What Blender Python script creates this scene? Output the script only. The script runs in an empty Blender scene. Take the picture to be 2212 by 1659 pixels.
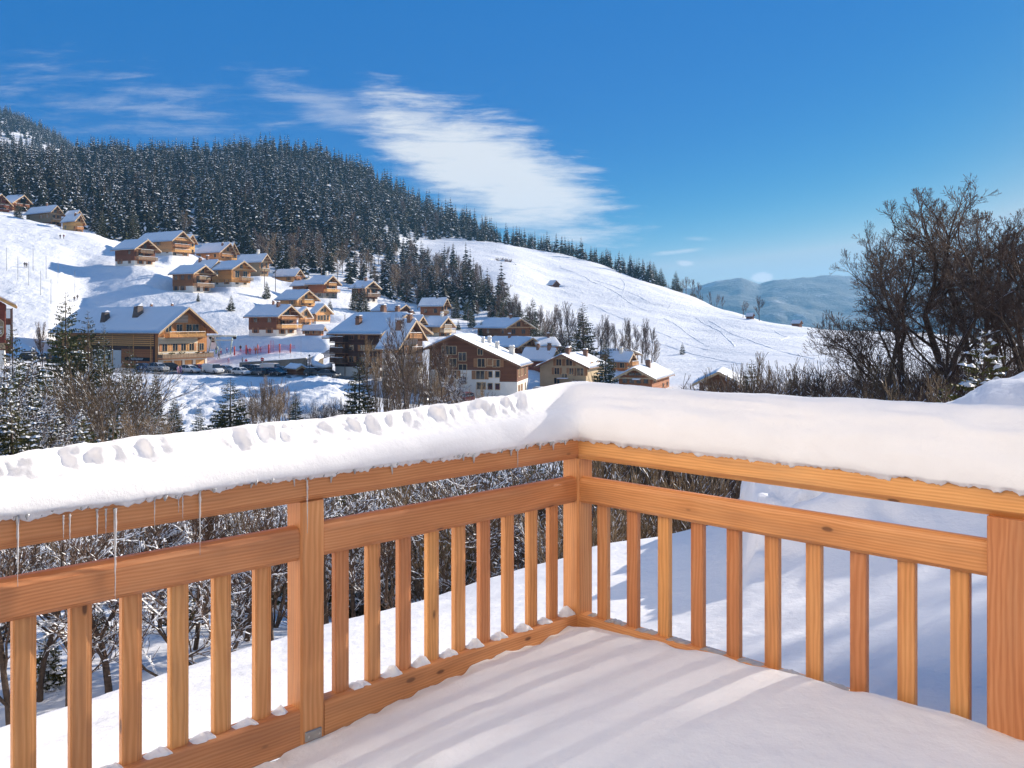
import bpy, bmesh, math, random
import numpy as np
from mathutils import Vector, Matrix
PI = math.pi
R = math.radians
scene = bpy.context.scene
COL = scene.collection
# ---- surveyed view: eye at the origin, looking along +Y; sight lines give bearing and height per metre of distance
F, CX, HV = 1958.0, 1106.0, 700.0
def P(u, v, d):
    return Vector(((u - CX) / F * d, d, -(v - HV) / F * d))
def Zof(v, d):
    return -(v - HV) / F * d
# reading scales of the survey sheets
def S1(x, y): return (x * .2344, 374.4 + y * .2344)
def S2(x, y): return (460.8 + x * .2344, 432 + y * .2344)
def S3(x, y): return (864 + x * .2344, 576 + y * .2344)
def S4(x, y): return (1209.6 + x * .2864, 518.4 + y * .2864)
def S6(x, y): return (x * .24304, 604.8 + y * .24304)
def S7(x, y): return (662.4 + x * .13886, 662.4 + y * .13886)
def S8(x, y): return (403.2 + x * .23436, 720 + y * .23436)
def S9(x, y): return (403.2 + x * .125, 737.3 + y * .125)

# ---------------------------------------------------------------- objects
def tag(o, label=None, cat=None, group=None, kind=None):
    if label: o['label'] = label
    if cat: o['category'] = cat
    if group: o['group'] = group
    if kind: o['kind'] = kind
    return o
def empty(name, loc=(0, 0, 0), rz=0.0, label=None, cat=None, group=None):
    o = bpy.data.objects.new(name, None)
    o.empty_display_size = .3
    COL.objects.link(o)
    o.location = loc
    o.rotation_euler = (0, 0, rz)
    return tag(o, label, cat, group)
CHILD = {}
def copy_tree(o, parent=None):
    c = o.copy()
    COL.objects.link(c)
    if parent is not None:
        c.parent = parent
        CHILD.setdefault(parent.name, []).append(c)
    for ch in CHILD.get(o.name, []):
        copy_tree(ch, c)
    return c

class MB:
    def __init__(s):
        s.v = []; s.f = []; s.m = []
    def add(s, vs, fs, m=0):
        b = len(s.v)
        s.v.extend([tuple(x) for x in vs])
        for f in fs:
            s.f.append(tuple(i + b for i in f)); s.m.append(m)
        return s
    def box(s, x0, x1, y0, y1, z0, z1, m=0):
        return s.add([(x0,y0,z0),(x1,y0,z0),(x1,y1,z0),(x0,y1,z0),(x0,y0,z1),(x1,y0,z1),(x1,y1,z1),(x0,y1,z1)],
                     [(0,3,2,1),(4,5,6,7),(0,1,5,4),(1,2,6,5),(2,3,7,6),(3,0,4,7)], m)
    def bbox(s, x0, x1, y0, y1, z0, z1, b=.01, m=0):
        # box with chamfered vertical-plan and top edges
        def ring(z, i):
            return [(x0+i,y0,z),(x1-i,y0,z),(x1,y0+i,z),(x1,y1-i,z),(x1-i,y1,z),(x0+i,y1,z),(x0,y1-i,z),(x0,y0+i,z)]
        def ring2(z, i):
            return [(x0+i,y0+i*.6,z),(x1-i,y0+i*.6,z),(x1-i*.6,y0+i,z),(x1-i*.6,y1-i,z),(x1-i,y1-i*.6,z),(x0+i,y1-i*.6,z),(x0+i*.6,y1-i,z),(x0+i*.6,y0+i,z)]
        rs = [ring2(z0, b*1.5), ring(z0+b, b), ring(z1-b, b), ring2(z1, b*1.5)]
        vs = sum(rs, [])
        fs = [tuple(range(7, -1, -1)), tuple(range(24, 32))]
        for k in range(3):
            for i in range(8):
                j = (i+1) % 8
                fs.append((k*8+i, k*8+j, k*8+8+j, k*8+8+i))
        return s.add(vs, fs, m)
    def prism(s, poly, x0, x1, m=0, axis=0):
        n = len(poly)
        def pt(x, a, b):
            return (x, a, b) if axis == 0 else ((a, x, b) if axis == 1 else (a, b, x))
        vs = [pt(x0, a, b) for a, b in poly] + [pt(x1, a, b) for a, b in poly]
        fs = [tuple(range(n-1, -1, -1)), tuple(range(n, 2*n))]
        for i in range(n):
            j = (i+1) % n
            fs.append((i, j, n+j, n+i))
        return s.add(vs, fs, m)
    def tube(s, pts, rads, n=6, m=0, cap=True):
        pts = [Vector(p) for p in pts]
        b = len(s.v); k = len(pts)
        prev = None
        for i, p in enumerate(pts):
            d = (pts[min(i+1, k-1)] - pts[max(i-1, 0)])
            if d.length < 1e-9: d = Vector((0, 0, 1))
            d.normalize()
            if prev is None:
                a = d.orthogonal().normalized()
            else:
                a = prev - d * prev.dot(d)
                a = a.normalized() if a.length > 1e-6 else d.orthogonal().normalized()
            prev = a
            c = d.cross(a)
            for j in range(n):
                t = 2*PI*j/n
                q = p + (a*math.cos(t) + c*math.sin(t)) * rads[i]
                s.v.append((q.x, q.y, q.z))
        for i in range(k-1):
            for j in range(n):
                j2 = (j+1) % n
                s.f.append((b+i*n+j, b+i*n+j2, b+(i+1)*n+j2, b+(i+1)*n+j)); s.m.append(m)
        if cap:
            s.f.append(tuple(b+j for j in range(n-1, -1, -1))); s.m.append(m)
            s.f.append(tuple(b+(k-1)*n+j for j in range(n))); s.m.append(m)
        return s
    def mesh(s, name, mats, smooth=False):
        me = bpy.data.meshes.new(name)
        me.from_pydata(s.v, [], s.f)
        for m in (mats if isinstance(mats, (list, tuple)) else [mats]):
            me.materials.append(m)
        if any(s.m):
            me.polygons.foreach_set('material_index', s.m)
        if smooth:
            me.polygons.foreach_set('use_smooth', [True]*len(s.f))
        me.update()
        return me
    def build(s, name, mats, parent=None, smooth=False, loc=None, rot=None):
        return link(name, s.mesh(name, mats, smooth), parent, loc, rot)
def link(name, me, parent=None, loc=None, rot=None):
    o = bpy.data.objects.new(name, me)
    COL.objects.link(o)
    if loc is not None: o.location = loc
    if rot is not None: o.rotation_euler = rot
    if parent is not None:
        o.parent = parent
        CHILD.setdefault(parent.name, []).append(o)
    return o
def np_mesh(name, V, Fq, mats, mi=None, smooth=True):
    """big meshes straight from arrays; Fq: (n,4) or (n,3)"""
    me = bpy.data.meshes.new(name)
    k = Fq.shape[1]
    me.vertices.add(len(V)); me.vertices.foreach_set('co', np.asarray(V, np.float32).ravel())
    me.loops.add(Fq.size); me.loops.foreach_set('vertex_index', np.asarray(Fq, np.int32).ravel())
    me.polygons.add(len(Fq)); me.polygons.foreach_set('loop_start', np.arange(0, Fq.size, k, dtype=np.int32))
    for m in mats: me.materials.append(m)
    if mi is not None: me.polygons.foreach_set('material_index', np.asarray(mi, np.int32))
    me.polygons.foreach_set('use_smooth', np.full(len(Fq), smooth))
    me.update(calc_edges=True); me.validate()
    return me

# ---------------------------------------------------------------- noise
def _hash(ix, iy, seed):
    h = (ix.astype(np.int64)*374761393 + iy.astype(np.int64)*668265263 + seed*974634777) & 0xffffffff
    h = ((h ^ (h >> 13)) * 1274126177) & 0xffffffff
    h = h ^ (h >> 16)
    return (h & 0xffff) / 65535.0
def vnoise(x, y, seed=0):
    ix = np.floor(x); iy = np.floor(y)
    fx = x-ix; fy = y-iy
    fx = fx*fx*fx*(fx*(fx*6-15)+10); fy = fy*fy*fy*(fy*(fy*6-15)+10)
    a = _hash(ix, iy, seed); b = _hash(ix+1, iy, seed); c = _hash(ix, iy+1, seed); d = _hash(ix+1, iy+1, seed)
    return (a*(1-fx)+b*fx)*(1-fy) + (c*(1-fx)+d*fx)*fy - .5
def fbm(x, y, oct=4, seed=0, g=.5):
    r = 0*x; a = 1.
    for i in range(oct):
        r = r + a*vnoise(x*2**i+i*17.3, y*2**i+i*9.1, seed+i); a *= g
    return r
def sstep(a, b, x):
    t = np.clip((x-a)/(b-a), 0, 1)
    return t*t*(3-2*t)

# ---------------------------------------------------------------- materials
def mat(name):
    m = bpy.data.materials.new(name); m.use_nodes = True
    nt = m.node_tree; b = nt.nodes['Principled BSDF']
    return m, nt, b
def noise(nt, vec, scale, detail=4, rough=.55, dist=0.):
    n = nt.nodes.new('ShaderNodeTexNoise')
    n.inputs['Scale'].default_value = scale; n.inputs['Detail'].default_value = detail
    n.inputs['Roughness'].default_value = rough; n.inputs['Distortion'].default_value = dist
    if vec is not None: nt.links.new(vec, n.inputs['Vector'])
    return n.outputs['Fac']
def ramp(nt, fac, stops):
    n = nt.nodes.new('ShaderNodeValToRGB')
    e = n.color_ramp.elements
    while len(e) < len(stops): e.new(.5)
    for i, (p, c) in enumerate(stops):
        e[i].position = p; e[i].color = (c[0], c[1], c[2], 1) if not isinstance(c, (int, float)) else (c, c, c, 1)
    nt.links.new(fac, n.inputs['Fac'])
    return n.outputs['Color']
def mapping(nt, vec, scale=(1,1,1), rot=(0,0,0), loc=(0,0,0)):
    n = nt.nodes.new('ShaderNodeMapping')
    n.inputs['Scale'].default_value = scale; n.inputs['Rotation'].default_value = rot; n.inputs['Location'].default_value = loc
    nt.links.new(vec, n.inputs['Vector'])
    return n.outputs['Vector']
def coord(nt, which='Object'):
    n = nt.nodes.new('ShaderNodeTexCoord'); return n.outputs[which]
def worldpos(nt):
    return nt.nodes.new('ShaderNodeNewGeometry').outputs['Position']
def mathn(nt, op, a, b=None, clamp=False):
    n = nt.nodes.new('ShaderNodeMath'); n.operation = op; n.use_clamp = clamp
    for i, x in enumerate((a, b)):
        if x is None: continue
        if isinstance(x, (int, float)): n.inputs[i].default_value = x
        else: nt.links.new(x, n.inputs[i])
    return n.outputs[0]
def mixc(nt, fac, a, b, mode='MIX'):
    n = nt.nodes.new('ShaderNodeMix'); n.data_type = 'RGBA'; n.blend_type = mode
    def put(i, x):
        if isinstance(x, (int, float)): n.inputs[i].default_value = x
        elif isinstance(x, tuple): n.inputs[i].default_value = (x[0], x[1], x[2], 1)
        else: nt.links.new(x, n.inputs[i])
    put(0, fac); put(6, a); put(7, b)
    return n.outputs[2]
def bump(nt, b, h, strength=.3, dist=.1, normal=None):
    n = nt.nodes.new('ShaderNodeBump')
    n.inputs['Strength'].default_value = strength; n.inputs['Distance'].default_value = dist
    nt.links.new(h, n.inputs['Height'])
    if normal is not None: nt.links.new(normal, n.inputs['Normal'])
    if b is not None: nt.links.new(n.outputs[0], b.inputs['Normal'])
    return n.outputs[0]
def simple(name, c, rough=.7, metal=0., var=.12, scale=3., bstr=0., spec=.3):
    m, nt, b = mat(name)
    f = noise(nt, coord(nt), scale, 5)
    nt.links.new(ramp(nt, f, [(.3, tuple(x*(1-var) for x in c)), (.7, tuple(min(1, x*(1+var)) for x in c))]), b.inputs['Base Color'])
    b.inputs['Roughness'].default_value = rough; b.inputs['Metallic'].default_value = metal
    b.inputs['Specular IOR Level'].default_value = spec
    if bstr: bump(nt, b, noise(nt, coord(nt), scale*6, 4), bstr, .02)
    return m
def planks(name, c, pitch=.18, horiz=True, var=.3, weather=.0, rough=.75):
    """boarding: bands a plank high, each a little different, grain along them"""
    m, nt, b = mat(name)
    co = coord(nt)
    sep = nt.nodes.new('ShaderNodeSeparateXYZ'); nt.links.new(co, sep.inputs[0])
    ax = sep.outputs['Z'] if horiz else mathn(nt, 'ADD', sep.outputs['X'], sep.outputs['Y'])
    q = mathn(nt, 'DIVIDE', ax, pitch)
    idx = mathn(nt, 'FLOOR', q); fr = mathn(nt, 'FRACT', q)
    wn = nt.nodes.new('ShaderNodeTexWhiteNoise'); wn.noise_dimensions = '1D'; nt.links.new(idx, wn.inputs['W'])
    g = noise(nt, mapping(nt, co, (.5, .5, 9) if horiz else (9, 9, .5)), 1.6, 5, .6)
    big = noise(nt, co, .35, 3)
    t = mathn(nt, 'ADD', mathn(nt, 'MULTIPLY', wn.outputs['Value'], .45), mathn(nt, 'ADD', mathn(nt, 'MULTIPLY', g, .35), mathn(nt, 'MULTIPLY', big, .3)))
    colr = ramp(nt, t, [(.2, tuple(x*(1-var) for x in c)), (.55, c), (.9, tuple(min(1, x*(1+var)) for x in c))])
    gap = mathn(nt, 'GREATER_THAN', mathn(nt, 'ABSOLUTE', mathn(nt, 'SUBTRACT', fr, .5)), .455)
    colr = mixc(nt, mathn(nt, 'MULTIPLY', gap, .6), colr, tuple(x*.25 for x in c))
    oi = nt.nodes.new('ShaderNodeObjectInfo'); hs = nt.nodes.new('ShaderNodeHueSaturation'); nt.links.new(colr, hs.inputs['Color'])
    nt.links.new(mathn(nt, 'ADD', mathn(nt, 'MULTIPLY', oi.outputs['Random'], .03), .483), hs.inputs['Hue'])
    nt.links.new(mathn(nt, 'ADD', mathn(nt, 'MULTIPLY', oi.outputs['Random'], .55), .72), hs.inputs['Value'])
    colr = hs.outputs['Color']
    nt.links.new(colr, b.inputs['Base Color'])
    b.inputs['Roughness'].default_value = rough; b.inputs['Specular IOR Level'].default_value = .2
    bump(nt, b, mathn(nt, 'SUBTRACT', g, mathn(nt, 'MULTIPLY', gap, 1.5)), .5, .02)
    return m
def snow_mat(name, scales=((1.2, .5, .3), (14., .35, .03)), c=(.83, .84, .86), rough=.55, world=False, sss=0., sparkle=False):
    m, nt, b = mat(name)
    co = worldpos(nt) if world else coord(nt)
    nrm = None
    for i, (sc, st, di) in enumerate(scales):
        h = noise(nt, co, sc, 5, .6)
        nrm = bump(nt, None, h, st, di, nrm)
    nt.links.new(nrm, b.inputs['Normal'])
    f = noise(nt, co, scales[0][0]*.7, 3)
    nt.links.new(ramp(nt, f, [(.35, tuple(x*.97 for x in c)), (.65, c)]), b.inputs['Base Color'])
    b.inputs['Roughness'].default_value = rough
    b.inputs['Specular IOR Level'].default_value = .25
    if sss:
        b.inputs['Subsurface Weight'].default_value = sss
        b.inputs['Subsurface Radius'].default_value = (.02, .022, .026)
        b.inputs['Subsurface Scale'].default_value = 1.0
    return m
M = {}
M['snow_near'] = snow_mat('snow_close', ((3., .25, .05), (14., .22, .014), (55., .45, .006), (260., .4, .0018)), c=(.90, .895, .89))
M['snow_roof'] = snow_mat('snow_on_roofs', ((.8, .35, .15), (6, .3, .04)))
M['snow_branch'] = snow_mat('snow_on_branches', ((8, .4, .05),), c=(.84, .85, .87))
# open ground snow: wind ripples, trampled patches and piste lumps by place
def terrain_mat():
    m, nt, b = mat('snow_ground')
    co = worldpos(nt)
    big = noise(nt, co, .035, 4, .55)
    mid = noise(nt, mapping(nt, co, (1, .55, 1), (0, 0, R(30))), .8, 6, .66)
    fine = noise(nt, co, 3.2, 4, .6)
    n1 = bump(nt, None, big, .35, 6.)
    n2 = bump(nt, None, mid, .5, .7, n1)
    n3 = bump(nt, None, fine, .25, .08, n2)
    nt.links.new(n3, b.inputs['Normal'])
    nt.links.new(ramp(nt, mid, [(.3, (.80, .81, .83)), (.7, (.86, .86, .87))]), b.inputs['Base Color'])
    b.inputs['Roughness'].default_value = .6; b.inputs['Specular IOR Level'].default_value = .2
    return m
M['terrain'] = terrain_mat()
M['drift'] = snow_mat('snow_near_drift', ((.7, .35, .12), (3.5, .5, .035), (14., .35, .012), (90., .3, .003)), c=(.79, .79, .81), world=True)
# fresh larch of the balcony: grain along local X, ring lines, a few knots, every piece its own tone
def larch():
    m, nt, b = mat('larch_wood')
    co = coord(nt)
    oi = nt.nodes.new('ShaderNodeObjectInfo')
    off = nt.nodes.new('ShaderNodeVectorMath'); off.operation = 'MULTIPLY_ADD'
    comb = nt.nodes.new('ShaderNodeCombineXYZ')
    for i in range(3): nt.links.new(oi.outputs['Random'], comb.inputs[i])
    nt.links.new(comb.outputs[0], off.inputs[0]); off.inputs[1].default_value = (37, 11, 5); nt.links.new(co, off.inputs[2])
    v = off.outputs[0]
    warp = noise(nt, mapping(nt, v, (1.3, 6, 6)), 1.0, 3)
    sep = nt.nodes.new('ShaderNodeSeparateXYZ'); nt.links.new(v, sep.inputs[0])
    rings = mathn(nt, 'ADD', mathn(nt, 'MULTIPLY', sep.outputs['Z'], 1.0), mathn(nt, 'MULTIPLY', sep.outputs['Y'], .6))
    ph = mathn(nt, 'ADD', mathn(nt, 'MULTIPLY', rings, 520.), mathn(nt, 'MULTIPLY', warp, 26.))
    sw = mathn(nt, 'MULTIPLY', mathn(nt, 'SINE', ph), .5)
    lines = mathn(nt, 'ADD', sw, .5)
    fib = noise(nt, mapping(nt, v, (5, 160, 160)), 1.0, 4, .6)
    blot = noise(nt, mapping(nt, v, (2.2, 5, 5)), 1.0, 3)
    t = mathn(nt, 'ADD', mathn(nt, 'MULTIPLY', lines, .20), mathn(nt, 'ADD', mathn(nt, 'MULTIPLY', fib, .38), mathn(nt, 'MULTIPLY', blot, .42)))
    c = ramp(nt, t, [(.25, (.56, .225, .072)), (.5, (.72, .32, .115)), (.75, (.84, .43, .175))])
    hs = nt.nodes.new('ShaderNodeHueSaturation')
    nt.links.new(c, hs.inputs['Color'])
    nt.links.new(mathn(nt, 'ADD', mathn(nt, 'MULTIPLY', oi.outputs['Random'], .016), .490), hs.inputs['Hue'])
    nt.links.new(mathn(nt, 'ADD', mathn(nt, 'MULTIPLY', oi.outputs['Random'], .30), .82), hs.inputs['Value'])
    vo = nt.nodes.new('ShaderNodeTexVoronoi'); vo.inputs['Scale'].default_value = 1.0
    nt.links.new(mapping(nt, v, (3.0, 7.5, 7.5)), vo.inputs['Vector'])
    kn = vo.outputs['Distance']
    core = ramp(nt, kn, [(.055, 1.), (.09, 0.)])
    halo = ramp(nt, kn, [(.06, 1.), (.26, 0.)])
    c2 = mixc(nt, mathn(nt, 'MULTIPLY', halo, .30), hs.outputs['Color'], (.40, .15, .05))
    c2 = mixc(nt, mathn(nt, 'MULTIPLY', core, .8), c2, (.10, .04, .02))
    stain = noise(nt, mapping(nt, v, (1.1, 9, 14)), 1.0, 5, .6)
    c2 = mixc(nt, mathn(nt, 'MULTIPLY', ramp(nt, stain, [(.50, 0.), (.72, 1.)]), .42), c2, (.33, .16, .085))
    nt.links.new(c2, b.inputs['Base Color'])
    b.inputs['Roughness'].default_value = .48; b.inputs['Specular IOR Level'].default_value = .35
    bump(nt, b, mathn(nt, 'ADD', mathn(nt, 'MULTIPLY', lines, .5), fib), .16, .002)
    return m
M['larch'] = larch()
C = dict(honey=(.52, .225, .072), gold=(.66, .335, .125), brown=(.21, .085, .038), dark=(.095, .05, .034), red=(.26, .085, .04),
         grey=(.27, .19, .12), umber=(.15, .055, .030), tan=(.46, .36, .22), cream=(.66, .54, .38))
for k, c in C.items():
    M['b_'+k] = planks('boards_'+k, c)
    M['v_'+k] = planks('upright_boards_'+k, c, .22, False)
M['plaster'] = simple('white_plaster', (.74, .70, .63), .9, 0, .06, 1.2)
M['bounce_wall'] = simple('cream_bounce_wall', (.85, .79, .725), .9, 0, .04, 1.)  # pale warm tone chosen to throw bounce light on deck and rails
M['tanwall'] = simple('tan_render', (.46, .35, .21), .9, 0, .07, 1.)
M['pinkwall'] = simple('pale_pink_render', (.62, .50, .42), .9, 0, .08, 1.)
M['stone'] = simple('wall_stone', (.30, .27, .24), .9, 0, .3, 1.5, .5)
M['fascia'] = simple('pale_fascia_board', (.50, .34, .19), .7, 0, .15, 2.)
M['trim'] = simple('pale_timber_trim', (.58, .42, .25), .7, 0, .15, 3.)
M['soffit'] = simple('brown_soffit', (.22, .11, .055), .8, 0, .2, 2.)
M['shutter'] = simple('shutter_wood', (.33, .16, .07), .7, 0, .15, 3.)
def glass():
    m, nt, b = mat('window_glass')
    b.inputs['Base Color'].default_value = (.022, .026, .032, 1); b.inputs['Roughness'].default_value = .06
    b.inputs['Specular IOR Level'].default_value = .6
    bump(nt, b, noise(nt, coord(nt), .6, 2), .08, .1)
    return m
M['glass'] = glass()
M['steel'] = simple('galvanised_steel', (.42, .41, .38), .42, .85, .1, 30.)
M['screw'] = simple('screw_metal', (.62, .61, .58), .3, .9, .05, 30.)
M['brick'] = simple('chimney_brick', (.24, .13, .085), .9, 0, .25, 4., .3)
M['chimwood'] = planks('chimney_boards', (.13, .10, .085), .22, False)
M['bark'] = simple('grey_brown_bark', (.085, .058, .042), .9, 0, .35, 6., .5)
M['bark2'] = simple('pale_bark', (.16, .115, .08), .9, 0, .35, 6., .4)
M['twig'] = simple('brown_twigs', (.105, .066, .048), .9, 0, .3, 2.)
M['twig2'] = simple('tan_twigs', (.19, .13, .075), .9, 0, .3, 2.)
def needle(name, c):
    m, nt, b = mat(name)
    oi = nt.nodes.new('ShaderNodeObjectInfo')
    f = noise(nt, coord(nt), 2.5, 4)
    cc = ramp(nt, f, [(.3, tuple(x*.6 for x in c)), (.7, tuple(x*1.4 for x in c))])
    hs = nt.nodes.new('ShaderNodeHueSaturation'); nt.links.new(cc, hs.inputs['Color'])
    nt.links.new(mathn(nt, 'ADD', mathn(nt, 'MULTIPLY', oi.outputs['Random'], .04), .48), hs.inputs['Hue'])
    nt.links.new(mathn(nt, 'ADD', mathn(nt, 'MULTIPLY', oi.outputs['Random'], .5), .75), hs.inputs['Value'])
    nt.links.new(hs.outputs['Color'], b.inputs['Base Color'])
    b.inputs['Roughness'].default_value = .75; b.inputs['Specular IOR Level'].default_value = .2
    return m
M['needle'] = needle('spruce_needles', (.082, .080, .025))
M['needle_far'] = needle('forest_needles', (.027, .030, .016))
def _vary():
    nt = M['needle_far'].node_tree; b = nt.nodes['Principled BSDF']; src = b.inputs['Base Color'].links[0].from_socket
    f = noise(nt, worldpos(nt), .05, 3)
    nt.links.new(mixc(nt, 1., src, ramp(nt, f, [(.35, (.55, .6, .7)), (.65, (1.5, 1.3, 1.0))]), 'MULTIPLY'), b.inputs['Base Color'])
_vary()
M['asphalt'] = simple('grey_asphalt', (.10, .095, .09), .8, 0, .25, .4, .2)
M['concrete'] = simple('weathered_concrete', (.26, .22, .175), .9, 0, .25, .8, .3)
M['tyre'] = simple('tyre_rubber', (.02, .02, .02), .8, 0, .1, 9.)
M['rim'] = simple('wheel_rim', (.45, .45, .46), .35, .8, .05, 9.)
M['lamp'] = simple('lamp_lens', (.75, .75, .72), .2, 0, .05, 9.)
M['tail'] = simple('tail_lens', (.35, .02, .015), .3, 0, .05, 9.)
M['black'] = simple('black_metal', (.018, .017, .017), .5, .3, .1, 9.)
M['skin'] = simple('skin', (.5, .3, .22), .6, 0, .05, 9.)
M['redpad'] = simple('red_padding', (.55, .06, .035), .6, 0, .15, 2.)
M['signred'] = simple('sign_red', (.60, .03, .03), .45, 0, .05, 2.)
M['white'] = simple('white_paint', (.80, .80, .78), .5, 0, .04, 2.)
M['ltgreen'] = simple('pale_green_steel', (.42, .52, .45), .5, .2, .1, 2.)
M['hedge'] = simple('hedge_twigs', (.10, .075, .045), .9, 0, .4, 6., .6)
def paint(name, c, r=.28):
    m, nt, b = mat(name)
    f = noise(nt, coord(nt), 1.5, 3)
    nt.links.new(ramp(nt, f, [(.3, tuple(x*.9 for x in c)), (.7, c)]), b.inputs['Base Color'])
    b.inputs['Roughness'].default_value = r; b.inputs['Coat Weight'].default_value = .5
    return m
def ice():
    m, nt, b = mat('clear_ice')
    b.inputs['Base Color'].default_value = (.95, .96, .97, 1); b.inputs['Roughness'].default_value = .14
    b.inputs['Transmission Weight'].default_value = .5; b.inputs['IOR'].default_value = 1.31
    bump(nt, b, noise(nt, coord(nt), 60, 3), .5, .004)
    return m
M['ice'] = ice()
def net():
    m, nt, b = mat('pink_netting')
    b.inputs['Base Color'].default_value = (.62, .16, .30, 1); b.inputs['Roughness'].default_value = .8
    b.inputs['Alpha'].default_value = .33
    return m
M['net'] = net()
SKY_TINT = (.74, 1.0, 1.18); CLOUD = (3.9, 3.95, 4.0); SKY_STR = .10; SUN_STR = 4.2; EXPO = 1.16; HAZE = 1.25e-4; SKY_K = .13; SKY_SAT = 1.6
SKY_CURVE = ((1.9, 2.4), (1.42, 1.13), (.95, .83))
SKY_GRADE = ((.004, 2.15, 2.65), (.168, .72, 3.2), (.52, .20, 3.0)); SKY_MAX = (.58, .87, 1.05); SKY_GAIN = .90; FILL_VEIL = .38
# ================================================================ TERRAIN
# near crest of the snow bank just outside the railing: bearing -> (distance, sight height)
CREST = [(-1400,4.2,None,-2.5),(-500,4.9,None,-2.55),(0,5.5,1638,0),(200,6.2,1563,0),(400,7.0,1482,0),(616,7.8,1408,0),(750,8.3,1362,0),(981,9.2,1291,0),
         (1210,10.,1220,0),(1280,10.2,1189,0),(1418,10.3,1166,0),(1500,10.4,1146,0),(1600,10.2,1122,0),(1800,9.8,1105,0),(2059,9.4,1085,0),(2300,9.2,1070,0),(3600,8.8,None,-1.6)]
cu = np.array([c[0] for c in CREST], float); cd = np.array([c[1] for c in CREST])
cz = np.array([Zof(c[2], c[1]) if c[2] else c[3] for c in CREST])
MIDL = [(15,-5.2),(25,-8.),(40,-9.4),(60,-9.7),(80,-11.),(102,-12.7)]
BANK = [(126,'v',925),(150,'v',850)]
MIDC = [(15,-5.2),(25,-8.5),(40,-11),(60,-13),(80,-14.3),(110,-14.6)]
MIDR = [(14,-3.6),(22,-5.2),(40,-7.),(60,-8.6),(90,-11.),(120,-12.4)]
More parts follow.
